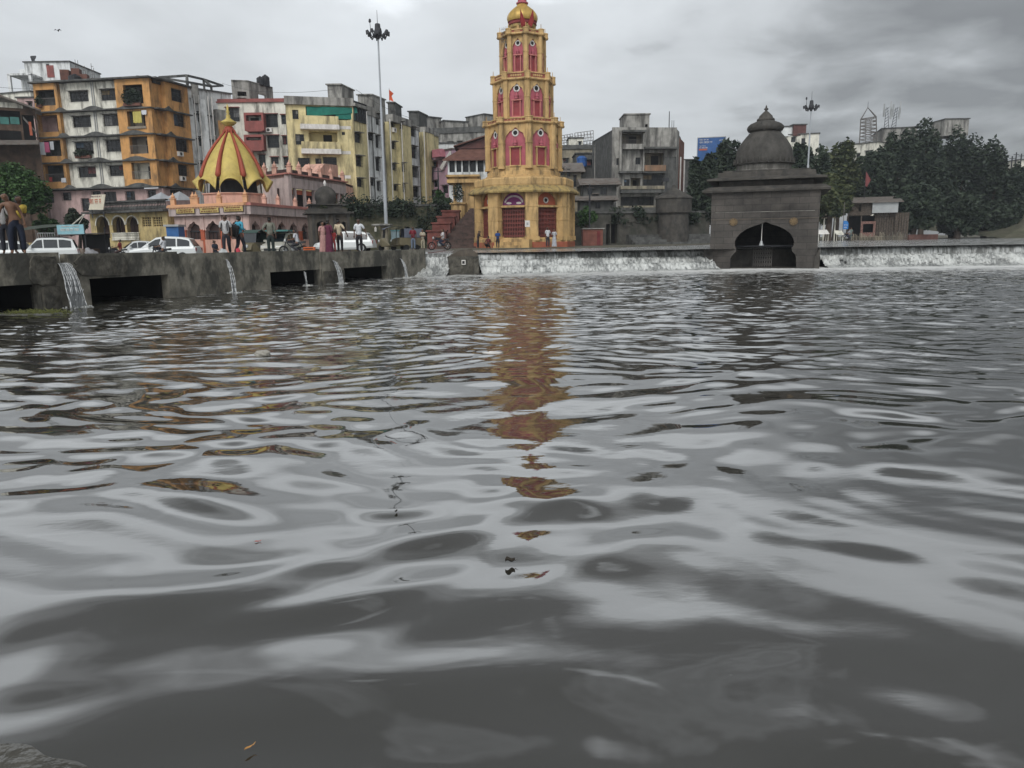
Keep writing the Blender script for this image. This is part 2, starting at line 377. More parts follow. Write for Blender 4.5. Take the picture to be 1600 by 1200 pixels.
def water_mat(name, upper=False):
    m = bpy.data.materials.new(name); m.use_nodes = True; t = m.node_tree
    b = t.nodes['Principled BSDF']; b.inputs['IOR'].default_value = 2.3; b.inputs['Roughness'].default_value = 0.04
    b.inputs['Specular IOR Level'].default_value = 0.5
    g = N(t, 'ShaderNodeNewGeometry'); sp = N(t, 'ShaderNodeSeparateXYZ'); t.links.new(g.outputs['Position'], sp.inputs[0])
    # murky silt, varying slowly
    a = N(t, 'ShaderNodeTexNoise', Scale=0.35, Detail=3.0); t.links.new(g.outputs['Position'], a.inputs['Vector'])
    base = MIXC(t, a.outputs[0], (0.021, 0.020, 0.016), (0.036, 0.034, 0.027))
    # thin scum film drawn out in swirls
    mp = N(t, 'ShaderNodeMapping'); mp.inputs['Scale'].default_value = (0.30, 0.75, 1); mp.inputs['Rotation'].default_value = (0, 0, 0.35)
    t.links.new(g.outputs['Position'], mp.inputs[0])
    s = N(t, 'ShaderNodeTexNoise', Scale=1.5, Detail=5.0, Roughness=0.55, Distortion=1.6); t.links.new(mp.outputs[0], s.inputs['Vector'])
    film = RAMP(t, s.outputs[0], [(0.57, 0.0), (0.62, 0.13), (0.66, 0.07), (0.70, 0.18), (0.74, 0.10), (0.80, 0.18)])
    # foam streaks carried off from the weir, with extra pale flecks painted as sky glints
    mf = N(t, 'ShaderNodeMapping'); mf.inputs['Scale'].default_value = (0.6, 2.6, 1); t.links.new(g.outputs['Position'], mf.inputs[0])
    fn = N(t, 'ShaderNodeTexNoise', Scale=1.6, Detail=8.0, Roughness=0.7, Distortion=0.6); t.links.new(mf.outputs[0], fn.inputs['Vector'])
    dist = RAMP(t, MATH(t, 'DIVIDE', sp.outputs[1], 50.0), [(0.18, 0.0), (0.34, 0.09), (0.5, 0.12), (0.74, 0.19), (0.83, 0.34), (0.88, 0.60)])
    fo = MATH(t, 'ADD', fn.outputs[0], dist)
    foam = RAMP(t, fo, [(0.69, 0.0), (0.76, 0.55), (0.92, 1.0)])
    if upper: foam = RAMP(t, fn.outputs[0], [(0.45, 0.0), (0.62, 0.8)])
    c = MIXC(t, film, base, (0.30, 0.31, 0.31)); c = MIXC(t, foam, c, (0.62, 0.62, 0.60))
    t.links.new(c, b.inputs['Base Color'])
    ro = MATH(t, 'ADD', 0.035, MATH(t, 'MULTIPLY', foam, 0.6)); t.links.new(ro, b.inputs['Roughness'])
    # fine ripples: patches of ruffled water
    m2 = N(t, 'ShaderNodeMapping'); m2.inputs['Scale'].default_value = (4.0, 9.0, 1); t.links.new(g.outputs['Position'], m2.inputs[0])
    r1 = N(t, 'ShaderNodeTexNoise', Scale=1.1, Detail=3.0, Roughness=0.5); t.links.new(m2.outputs[0], r1.inputs['Vector'])
    pt = N(t, 'ShaderNodeTexNoise', Scale=0.22, Detail=2.0); t.links.new(g.outputs['Position'], pt.inputs['Vector'])
    ruff = RAMP(t, pt.outputs[0], [(0.46, 0.10), (0.62, 1.0)])
    dd = RAMP(t, MATH(t, 'DIVIDE', sp.outputs[1], 50.0), [(0.08, 0.05), (0.18, 0.30), (0.36, 0.6), (0.8, 1.0)])
    bp = N(t, 'ShaderNodeBump', Distance=0.03); t.links.new(r1.outputs[0], bp.inputs['Height'])
    t.links.new(MATH(t, 'MULTIPLY', MATH(t, 'MULTIPLY', ruff, dd), 0.55 if not upper else 0.9), bp.inputs['Strength'])
    t.links.new(bp.outputs[0], b.inputs['Normal'])
    return m
M_WATER = water_mat('murky_river_water')
river = build_river(); river.data.materials.append(M_WATER)
GZ = 1.18
def gz(x):
    return 0.75 + (GZ-0.75)*min(1, max(0, (x+22)/12.0))
# wall line along the left bank
WL = [on(-260, 640, 0), on(0, 491, 0), on(280, 466, 0), on(500, 447, 0), on(672, 431, 0)]
WA = V(-14.4, 20.6, 0); WBp = V(-4.55, 41.5, 0)
wd = (WBp-WA).normalized(); WA0 = WA - wd*14
FW = Face((WA0.x, WA0.y), (WBp.x, WBp.y))
def wtop(u): return 1.62 - 0.28*min(1, max(0, (u-14)/23.0))
def build_wall():
    ops_px = [(-60, 447, 62, 520), (138, 432, 262, 520), (423, 423, 503, 520), (537, 417, 605, 520)]
    ops = []
    for x0, y0, x1, y1 in ops_px:
        a = FW.uv(x0, y0); b = FW.uv(x1, y0); ops.append((a[0], b[0], -1.0, (a[1]+b[1])/2))
    rt = root('embankment_wall', FW.P(FW.L/2, 0), 'stained grey concrete embankment wall with dark culvert openings along the left bank', 'wall')
    mb = MB()
    # main slab, stepped top: separate lengths with slightly different face offset
    n0 = FW.uv(92, 400)[0]; n1 = FW.uv(104, 400)[0]
    segs = [(0, n0, 0.0), (n1, FW.uv(276, 400)[0], 0.03), (FW.uv(276, 400)[0], FW.uv(500, 400)[0], -0.04), (FW.uv(500, 400)[0], FW.L, 0.0)]
    for a, b, w in segs:
        o2 = [o for o in ops if o[1] > a and o[0] < b]
        FW.wall(mb, a, b, -1.2, wtop((a+b)/2), [(max(o[0], a), min(o[1], b), -1.19, o[3]) for o in o2], w, .35)
    FW.box(mb, n0, n1, -1.2, wtop(14)-0.42, -.35, 0.0)
    mb.build('wall_face', M_WALL, rt)
    p = MB()
    for x0, x1, y0, w in ((64, 91, 449, 0.10), (505, 536, 424, 0.08)):
        a = FW.uv(x0, y0)[0]; b = FW.uv(x1, y0)[0]; FW.box(p, a, b, -1.2, FW.uv(x0, y0)[1], -0.5, w)
    p.build('pier', M_WALL2, rt)
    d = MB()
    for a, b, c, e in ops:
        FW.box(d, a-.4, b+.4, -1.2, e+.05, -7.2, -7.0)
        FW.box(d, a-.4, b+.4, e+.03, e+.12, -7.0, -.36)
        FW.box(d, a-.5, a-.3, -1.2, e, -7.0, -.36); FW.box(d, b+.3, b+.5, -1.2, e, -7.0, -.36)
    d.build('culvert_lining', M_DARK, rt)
    # broken render patches standing proud of the face
    pt = MB()
    rng = random.Random(4)
    for (x0, y0, x1, y1, w) in ((44, 398, 90, 447, 0.07), (112, 397, 200, 432, 0.09)):
        poly = []
        cx_, cy_ = (x0+x1)/2, (y0+y1)/2
        for i in range(22):
            a = 2*PI*i/22; k = 1/max(abs(math.cos(a)), abs(math.sin(a)))**0.7
            poly.append(FW.uv(cx_+math.cos(a)*(x1-x0)/2*k*rng.uniform(.86, 1.0), min(cy_-math.sin(a)*(y1-y0)/2*k*rng.uniform(.86, 1.0), y1)))
        poly = [(u, min(v, wtop(u)-.02)) for u, v in poly]
        FW.prism(pt, poly, -0.05, w)
    pt.build('rendered_patch', M_WALL2, rt)
M_WALL = mat('embankment_concrete', (0.20, 0.185, 0.15), 0.9, 0.4, (0.045, 0.044, 0.038), 0.9, 0.45, 0.5, lo=0.46, hi=0.58, bump=0.6, bs=6, vs=2.5)
M_WALL2 = mat('embankment_patch', (0.09, 0.083, 0.068), 0.92, 0.5, (0.03, 0.03, 0.027), 0.8, 1.0, 0.6, bump=0.9, bs=7, vs=4)
build_wall()
# plaza behind the wall, ground, banks
def grid_poly(name, pts, zf, m):
    mb = MB(); mb.add([V(p[0], p[1], zf(p[0])) for p in pts], [tuple(range(len(pts)))]); return struct(name, mb, m)
pl = MB()
xs = [-120, -60, -40, -30, -24, -22, -19, -16, -13, -10, -7, -4.6]
for i in range(len(xs)-1):
    a, b = xs[i], xs[i+1]
    def yl(x):
        t = (x-WA.x)/(WBp.x-WA.x); y = WA.y + (WBp.y-WA.y)*t + 3.6
        return max(y, 8)
    pl.quad(V(a, yl(a), gz(a)), V(b, yl(b), gz(b)), V(b, 60, gz(b)), V(a, 60, gz(a)))
    pl.quad(V(a, 60, gz(a)), V(b, 60, gz(b)), V(b, 140, gz(b)), V(a, 140, gz(a)))
struct('plaza_paving', pl, M_WET)
dk = MB(); FW.box(dk, 0, FW.L-0.02, 1.0, 1.30, -9.5, -.36); FW.box(dk, 0, FW.uv(91, 400)[0], 1.301, 1.585, -2.4, -.36); struct('wall_walkway', dk, M_WALL)
bk = MB()
bp_ = [(-4.6, 56), (9, 62), (20, 76), (30, 84), (40, 112), (60, 122), (90, 124), (130, 112), (260, 118), (260, 400), (-4.6, 400)]
bk.add([V(x, y, GZ+.02) for x, y in bp_] + [V(x, y, 0.5) for x, y in bp_[:9]], [tuple(range(len(bp_)))] + [(i, 11+i, 12+i, i+1) for i in range(8)])
struct('river_bank', bk, M_EARTH)
gp = MB(); gp.quad(V(-2500, 139, .9), V(2500, 139, .9), V(2500, 4000, .9), V(-2500, 4000, .9)); struct('ground', gp, M_EARTH)
# upstream water
uw = MB(); uw.add([V(-4.5, 42.4, 1.15), V(19, 45.2, 1.15), V(60, 45.6, 1.15), V(260, 44, 1.15), V(260, 125, 1.15), V(-4.5, 125, 1.15)], [(0, 1, 2, 3, 4, 5)])
struct('upstream_water', uw, water_mat('upstream_water_surface', True))
# ------------------------------------------------------------ weir
def frothmat(name, thr, dark=(0.10, 0.105, 0.10), sx=1.0, sz=0.25, w=(0.50, 0.51, 0.49)):
    m = bpy.data.materials.new(name); m.use_nodes = True; t = m.node_tree
    b = t.nodes['Principled BSDF']; b.inputs['Roughness'].default_value = 0.35
    g = N(t, 'ShaderNodeNewGeometry')
    mp = N(t, 'ShaderNodeMapping'); mp.inputs['Scale'].default_value = (sx*5, sx*2, 5*sz); t.links.new(g.outputs['Position'], mp.inputs[0])
    n = N(t, 'ShaderNodeTexNoise', Scale=1.0, Detail=6.0, Roughness=0.65, Distortion=0.5); t.links.new(mp.outputs[0], n.inputs['Vector'])
    lo_ = N(t, 'ShaderNodeTexNoise', Scale=0.9, Detail=4.0); t.links.new(g.outputs['Position'], lo_.inputs['Vector'])
    nn = MATH(t, 'ADD', n.outputs[0], MATH(t, 'MULTIPLY', MATH(t, 'SUBTRACT', lo_.outputs[0], 0.5), 0.7))
    t.links.new(RAMP(t, nn, [(thr-.04, dark), (thr+0.16, w)]), b.inputs['Base Color'])
    bp = N(t, 'ShaderNodeBump', Strength=0.6, Distance=0.06); t.links.new(n.outputs[0], bp.inputs['Height']); t.links.new(bp.outputs[0], b.inputs['Normal'])
    return m
M_CURT = frothmat('falling_water_sheet', 0.47, (0.09, 0.092, 0.085), 1.6, 0.10, (0.40, 0.41, 0.40))
M_FROTH = frothmat('white_froth', 0.42, (0.17, 0.175, 0.17), 1.8, 0.28)
def fall(name, A, B, label, prof, m2, seed=1, rowsn=None, cols=None, group=None):
    """prof: list of (out, z, rough amp); a sheet running from A to B"""
    fc = Face(A, B); rng = np.random.RandomState(seed); n = cols or int(fc.L/0.07)
    ncut = [i for i, p in enumerate(prof) if p[3]][0]
    rt = root(name, fc.P(fc.L/2, 0), label, 'waterfall', group)
    us = np.linspace(0, fc.L, n+1)
    def nz(sc, k):
        x = np.zeros(n+1)
        for i in range(8): x += np.sin(us*2*PI/sc*rng.uniform(.5, 1.8)+rng.rand()*6.28)
        return x/2.2*k
    rowsP = []
    for (o, z, a, f) in prof:
        rowsP.append((o+nz(0.45, a*.55)+nz(2.0, a*.5), np.maximum(z+nz(0.35, a*0.5)*(0 if z < 0 else 1), -0.1)))
    vs = [[fc.P(us[j], zz[j], oo[j]) for j in range(n+1)] for oo, zz in rowsP]
    for nm, i0, i1, mm in (('water_sheet', 0, ncut, M_CURT), ('froth', ncut, len(prof)-1, m2)):
        mb = MB(); k = n+1
        mb.add([p for r_ in vs[i0:i1+1] for p in r_], [(i*k+j, (i+1)*k+j, (i+1)*k+j+1, i*k+j+1) for i in range(i1-i0) for j in range(n)])
        mb.build(nm, mm, rt, True)
    return rt
def subdiv(prof, k=4):
    out = []
    for a, b in zip(prof[:-1], prof[1:]):
        for i in range(k):
            t = i/k; out.append(tuple(a[j]+(b[j]-a[j])*t for j in range(3)) + (a[3],))
    out.append(prof[-1]); return out
P1 = subdiv([(-0.6, 1.15, 0, 0), (-0.1, 1.13, 0.01, 0), (0.15, 1.0, 0.02, 0), (0.32, 0.74, 0.03, 1), (0.55, 0.72, 0.07, 1), (0.9, 0.42, 0.07, 1), (1.2, 0.38, 0.07, 1), (1.5, 0.08, 0.06, 1), (2.1, 0.0, 0.03, 1), (2.6, -0.08, 0, 1)])
P2 = subdiv([(-0.6, 1.15, 0, 0), (-0.1, 1.13, 0.01, 0), (0.12, 1.0, 0.02, 0), (0.24, 0.62, 0.03, 1), (0.7, 0.66, 0.11, 1), (1.2, 0.42, 0.11, 1), (1.6, 0.12, 0.08, 1), (2.2, 0.0, 0.03, 1), (2.8, -0.08, 0, 1)])
P3 = subdiv([(-0.6, 1.16, 0, 0), (-0.1, 1.14, 0.01, 0), (0.15, 0.95, 0.04, 1), (0.5, 0.6, 0.09, 1), (1.0, 0.35, 0.11, 1), (1.6, 0.1, 0.08, 1), (2.2, 0.0, 0.03, 1), (2.6, -0.08, 0, 1)])
xa = lambda px, Y: at(px, 400, Y).x
fall('weir_cascade', (xa(745, 42.9), 42.9), (xa(1104, 45.6), 45.6), 'long stepped white cascade over the weir between the sluice block and the dark stone shrine', P1, M_FROTH, 3)
fall('weir_cascade', (xa(1274, 46.0), 46.0), (60, 44.8), 'white foaming cascade over the weir running right from the dark stone shrine', P2, M_FROTH, 5)
fall('weir_cascade', (xa(655, 42.3), 42.3), (xa(707, 42.1), 42.1), 'short churning cascade between the end of the left wall and the sluice block', P3, M_FROTH, 8)
wb = MB(); wf = Face((-4.5, 43.4), (19, 46.2)); wf.box(wb, -0.2, wf.L, -1, 1.05, -1.2, -0.45); wf.box(wb, wf.L, 90, -1, 1.05, -1.2, -0.55)
tag(wb.build('weir_wall', M_STONE), 'low dark weir sill carrying the river water over its crest', 'weir')
# sluice block
def sluice():
    Y = 41.2; fc = Face((xa(701, Y), Y), (xa(748, Y+.3), Y+.3)); g = lambda x, y: fc.uv(x, y)
    rt = root('sluice_block', fc.P(fc.L/2, 0), 'squat dark concrete sluice block with a sloping top in the middle of the weir', 'sluice')
    mb = MB(); L = fc.L; fc.box(mb, 0, L, -.6, .98, -2.6, 0); mb.build('block', M_WALL2, rt)
    s = MB(); fc.prism(s, [(0.05, .983), (L, .983), (L*1.0, 1.12), (L*.78, 1.38), (L*.42, 1.34)], -2.2, -.35); s.build('sloping_top', M_STONE2, rt)
    k = MB(); fc.box(k, L*.80, L*.97, -.5, .86, 0.0, .35); k.build('guide_pier', M_WALL2, rt)
    k = MB(); fc.box(k, L*.42, L*.55, .55, .80, 0.0, .06); k.build('gauge_plate', M_WPAINT, rt)
    k = MB(); fc.box(k, L*.44, L*.52, .60, .75, 0.061, .07); k.build('gauge_mark', M_DARK, rt)
sluice()
# spouts falling from the left wall
def spout(px0, py0, px1, py1, wid, out, label, seed):
    a = FW.uv(px0, py0, 0.1); b_u = FW.uv(px1, py1, out)[0]
    rt = root('water_spout', FW.P(a[0], 0), label, 'waterfall', 'spouts of water falling from the left wall')
    rng = random.Random(seed); ns = max(4, int(wid/0.05))
    mb = MB(); core = MB()
    for s_ in range(ns):
        du = (s_/(ns-1)-.5)*wid; ph = rng.uniform(0, 6); pts = []
        for i in range(11):
            t = i/10; u = a[0]+(b_u-a[0])*t+du*(0.75+0.5*t)+0.03*math.sin(ph+t*6)*t; v = a[1]*(1-t**1.9)-0.05*t; w = 0.02+out*t**0.85+rng.uniform(-.02, .02)
            pts.append(FW.P(u, v, w))
        mb.path(pts[rng.choice((0, 0, 2, 4)):rng.choice((7, 9, 11, 11))], rng.uniform(.006, .013), 5, rng.uniform(.008, .020))
    n = 12
    for s_ in range(int(ns*2)):
        du = rng.uniform(-.5, .5)*wid*1.35; t = rng.uniform(.35, 1); v = a[1]*(1-t**1.9); u = a[0]+(b_u-a[0])*t+du; w = out*t**.85
        p = FW.P(u, v, w); mb.tube(p, p+V(0, 0, -.05), .009, .012, 4)
    rows_ = []
    for i in range(n+1):
        t = i/n; v = a[1]*(1-t**1.9)-0.05*t; w = out*t**.85-.015
        rows_.append([FW.P(a[0]+(b_u-a[0])*t+(j/8-.5)*wid*(.75+.5*t), v, w+0.02*math.sin(j*2.1+i)) for j in range(9)])
    core.add([p for r_ in rows_ for p in r_], [(i*9+j, i*9+j+1, (i+1)*9+j+1, (i+1)*9+j) for i in range(n) for j in range(8)])
    core.build('falling_sheet', M_SPOUT2, rt, True)
    mb.build('water_strands', M_SPOUT, rt, True)
    sp_ = MB()
    for k in range(26):
        p = FW.P(b_u+rng.uniform(-.6, .6)*wid*1.6, 0, out+rng.uniform(-.25, .3)); sp_.lathe(p, [(rng.uniform(.02, .06), -.01), (.02, rng.uniform(.02, .07))], 6)
    sp_.build('splash', M_FROTH, rt, True)
M_SPOUT = plain('spout_white_water', (0.48, 0.49, 0.49), 0.25)
M_SPOUT2 = frothmat('spout_sheet', 0.47, (0.12, 0.125, 0.125), 6.0, 0.12, (0.46, 0.47, 0.47)); _u = plain('spout_grey_water', (0.20, 0.215, 0.215), 0.15, spec=0.6)
spout(100, 411, 124, 482, 0.42, 0.65, 'broad white spout pouring through the notch at the near end of the left wall', 1)
spout(356, 405, 367, 459, 0.13, 0.4, 'thin spout below the man in the white shirt with a backpack', 2)
spout(523, 407, 534, 445, 0.22, 0.5, 'spout below the woman in maroon, between two dark culverts', 3)
spout(628, 404, 636, 434, 0.16, 0.5, 'small spout near the far end of the left wall beside the cascade', 4)
spout(478, 424, 480, 447, 0.08, 0.04, 'dim trickle falling across the third dark culvert opening', 5)
# weed and floating things
def weed():
    rng = random.Random(3); mb = MB(); c = on(58, 490, 0)
    for i in range(420):
        p = c + V(rng.gauss(0, .42), rng.gauss(0, .16), rng.uniform(0, .05)); q = p + V(rng.uniform(-.12, .12), rng.uniform(-.08, .08), rng.uniform(-.02, .10))
        mb.tube(p, q, .008, .004, 4, False)
    for i in range(0):
        p = c + V(rng.gauss(0, .42), rng.gauss(0, .16), .03); a = rng.uniform(0, 6); d = V(math.cos(a), math.sin(a), .2)*.06; e = V(-d.y, d.x, 0)*.4
        mb.quad(p-d, p+e, p+d, p-e)
    tag(mb.build('water_weed', mat('yellow_green_weed', (0.13, 0.14, 0.04), .7, .4)), 'tangle of yellow-green weed on the water at the foot of the left wall', 'weed', None, 'stuff')
    k = MB(); c2 = on(20, 491, 0)
    poly = [(-1.0, -.35), (.2, -.32), (1.1, -.1), (1.3, .1), (.9, .3), (-1.2, .35)]
    k.add([c2+V(x, y, .02) for x, y in poly]+[c2+V(x*1.06, y*1.1, -.3) for x, y in poly], [tuple(range(6))]+[(i, 6+i, 6+(i+1) % 6, (i+1) % 6) for i in range(6)])
    tag(k.build('stone_ledge', mat('wet_ledge', (.12, .12, .11), .3, .4, bump=.5)), 'low wet stone ledge at the foot of the left wall under the weed', 'ledge')
weed()
def lump(name, c, sx, sy, sz, m, label, cat, seed, n=10):
    rng = random.Random(seed); bm = bmesh.new(); bmesh.ops.create_icosphere(bm, subdivisions=3, radius=1)
    ph = [rng.uniform(0, 6) for _ in range(6)]
    for v in bm.verts:
        k = 1 + .16*math.sin(v.co.x*4+ph[0])*math.sin(v.co.y*4+ph[1]) + .13*math.sin(v.co.z*6+ph[2]+v.co.x*5) + .07*math.sin(v.co.x*11+v.co.y*9+ph[3])
        v.co = Vector((v.co.x*k*sx, v.co.y*k*sy, v.co.z*k*sz))
    me = bpy.data.meshes.new(name); bm.to_mesh(me); bm.free(); me.materials.append(m); me.polygons.foreach_set('use_smooth', [True]*len(me.polygons))
    o = bpy.data.objects.new(name, me); o.location = c; C.objects.link(o); return tag(o, label, cat)
M_PLASTIC = mat('dirty_foam_plastic', (.36, .34, .30), .6, .3, (.15, .14, .11), .6, 8, 1)
lump('plastic_bag', on(410, 556, 0)+V(0, 0, .03), .13, .08, .06, M_PLASTIC, 'crumpled off-white plastic bag floating left of the tower reflection', 'plastic bag', 2)
lump('foam_chunk', on(769, 552, 0)+V(0, 0, .0), .16, .05, .03, M_WPAINT, 'flat white chunk of floating foam at the edge of the tower reflection', 'foam chunk', 4)
def leaf(c, L, Wd, a, m, label, curl=.02, name='floating_leaf'):
    mb = MB(); n = 8; vs = []; d = V(math.cos(a), math.sin(a), 0); e = V(-d.y, d.x, 0)
    for i in range(n+1):
        t = i/n; w = Wd*math.sin(PI*t**.8)*.5
        for s_ in (-1, 0, 1): vs.append(c + d*(t-.5)*L + e*w*s_ + V(0, 0, .012+curl*abs(s_)+curl*math.sin(t*7)*.4))
    mb.add(vs, [(i*3+j, i*3+j+1, (i+1)*3+j+1, (i+1)*3+j) for i in range(n) for j in range(2)])
    mb.tube(c+d*L*.5+V(0, 0, .012), c+d*L*.8+V(0, 0, .02), .002, .001, 5)
    return tag(mb.build(name, m), label, 'leaf')
M_BRLEAF = mat('brown_leaf', (.035, .028, .02), .5, .3); M_ORLEAF = mat('orange_leaf', (.42, .22, .07), .5, .2)
leaf(on(797, 880, 0), .055, .05, .2, M_BRLEAF, 'small dark curled leaf floating in the middle foreground', .015)
leaf(on(389, 1173, 0), .035, .012, .9, M_ORLEAF, 'tiny orange-brown leaf drifting near the bottom edge', .003)
leaf(on(619, 802, 0), .035, .02, 1.4, M_BRLEAF, 'tiny dark leaf floating left of and above the dark curled leaf', .008)
leaf(on(402, 849, 0), .03, .014, .3, mat('red_petal', (.4, .08, .06), .5, .1), 'tiny red petal on the water at the left foreground', .003, 'flower_petal')
# wet corner step showing through at the bottom left
k = MB(); c0 = on(-150, 1310, 0); R0 = (on(150, 1200, 0)-c0).length
k.lathe(V(c0.x, c0.y, 0), [(R0*1.02, -.08), (R0*.99, -.012), (R0*.95, .000), (R0*.8, .008), (R0*.4, .014), (.01, .016)], 64)
for i_, v in enumerate(k.v):
    q = 1+.03*math.sin(i_ % 64*.41)+.02*math.sin(i_ % 64*1.13); k.v[i_] = (c0.x+(v[0]-c0.x)*q, c0.y+(v[1]-c0.y)*q, v[2])
tag(k.build('submerged_step', mat('slimy_step', (.075, .070, .058), .10, .25, (.045, .042, .034), .7, 3, 1, bump=.2, bs=14, vs=7), None, True), 'rounded slimy brown stone step just awash in the bottom left corner', 'step')
M_OBUFF_ = mat('balcony_shade_buff', (.22, .19, .15), .9, .2)  # darkened buff, shade painted into the balcony recesses
# ------------------------------------------------------------ buildings
def poly_slab(mb, pts, z0, z1):
    n = len(pts)
    mb.add([V(p[0], p[1], z1) for p in pts]+[V(p[0], p[1], z0) for p in pts], [tuple(range(n)), tuple(range(n, 2*n))[::-1]]+[(i, n+i, n+(i+1) % n, (i+1) % n) for i in range(n)])
def pxz(x, y, Y): return at(x, y, Y).z
def tank(c, r, h, label, group='black water tanks on the flat roofs', n=14):
    t = root('water_tank', c, label, 'water tank', group); m = MB()
    m.lathe(c, [(r, 0), (r*1.02, h*.2), (r*.97, h*.22), (r*1.02, h*.5), (r*.97, h*.52), (r, h*.8), (r*.7, h*.93), (r*.3, h)], n); m.build('tank_body', M_BLACKT, t, False)
    k = MB(); k.lathe(V(*c)+V(0, 0, h), [(r*.3, 0), (r*.3, .08), (r*.1, .1)], 10); k.build('lid', M_BLACKT, t); return t
def balcony(fc, r, rt, w=0.0, depth=1.2, inner=None, par=0.0, rail=False, door=True, back=None):
    """deep recess with back wall, door and a low parapet or railing"""
    u0, u1, v0, v1 = r; m = MB(); q = w-depth
    fc.box(m, u0-.05, u1+.05, v0-.05, v1+.05, q-.1, q)
    m.quad(fc.P(u0, v0, q), fc.P(u0, v0, w-.31), fc.P(u0, v1, w-.31), fc.P(u0, v1, q)); m.quad(fc.P(u1, v0, w-.31), fc.P(u1, v0, q), fc.P(u1, v1, q), fc.P(u1, v1, w-.31))
    m.quad(fc.P(u0, v0, q), fc.P(u1, v0, q), fc.P(u1, v0, w-.31), fc.P(u0, v0, w-.31)); m.quad(fc.P(u0, v1, w-.31), fc.P(u1, v1, w-.31), fc.P(u1, v1, q), fc.P(u0, v1, q))
    b = m.build('balcony', inner or M_CREAM, rt)
    if door:
        d = MB(); a = u0+(u1-u0)*.52; fc.box(d, a, a+min(1.0, (u1-u0)*.38), v0, v0+(v1-v0)*.85, q, q+.04); d.build('balcony_door', M_DARK, b)
    if rail:
        g = MB(); k = int((u1-u0)/.16); hh = min(1.0, (v1-v0)*.45)
        for i in range(k+1):
            u = u0+(u1-u0)*i/k; fc.box(g, u-.014, u+.014, v0, v0+hh, w-.02, w+.01)
        fc.box(g, u0, u1, v0+hh, v0+hh+.05, w-.03, w+.02); g.build('railing', M_GRIL, b)
    if par:
        g = MB(); fc.box(g, u0-.05, u1+.05, v0-.15, v0+par, w-.02, w+.12); g.build('parapet', inner or M_CREAM, b)
    return b
def bush_mesh(mb, c, rx, ry, rz, n, s, rng):
    for i in range(n):
        a = rng.uniform(0, 2*PI); b = math.asin(rng.uniform(-1, 1)); k = rng.uniform(.45, 1.05)
        p = Vector(c)+V(math.cos(a)*math.cos(b)*rx*k, math.sin(a)*math.cos(b)*ry*k, math.sin(b)*rz*k)
        d = V(rng.gauss(0, 1), rng.gauss(0, 1), rng.gauss(0, .7)).normalized(); e = d.orthogonal().normalized(); e = Matrix.Rotation(rng.uniform(0, 6), 3, d) @ e
        q = s*rng.uniform(.6, 1.3)
        mb.quad(p-d*q, p+e*q*.45, p+d*q, p-e*q*.45)
def plantpot(fc, r, w, label, seed, m=M_LEAF):
    u0, u1, v0, v1 = r; c = fc.P((u0+u1)/2, v0, w); t = root('balcony_plant', c, label, 'plant'); rng = random.Random(seed)
    mb = MB(); bush_mesh(mb, fc.P((u0+u1)/2, (v0+v1)/2, w), (u1-u0)/2, .45, (v1-v0)/2, int(260*(u1-u0)*(v1-v0))+80, .14, rng); mb.build('foliage', m, t)
    p = MB(); fc.box(p, u0+.1, u1-.1, v0-.1, v0+.22, w-.15, w+.15); p.build('planter', M_TILE, t)
def cloth(fc, x0, y0, x1, y1, w, m, label, seed=0):
    r = fc.rect(x0, y0, x1, y1, w); mb = MB(); n = 8; rng = random.Random(seed); ph = rng.uniform(0, 6)
    for sgn in (0, .012):
        vs = []
        for i in range(n+1):
            for j in range(5):
                vs.append(fc.P(r[0]+(r[1]-r[0])*i/n, r[3]-(r[3]-r[2])*j/4+.04*math.sin(i*2+ph)*(j == 4), w+sgn+.05*math.sin(i*1.9+ph)*j/4))
        mb.add(vs, [(i*5+j, i*5+j+1, (i+1)*5+j+1, (i+1)*5+j) for i in range(n) for j in range(4)])
    return tag(mb.build('hanging_laundry', m), label, 'laundry', 'laundry hung on the orange block balconies')
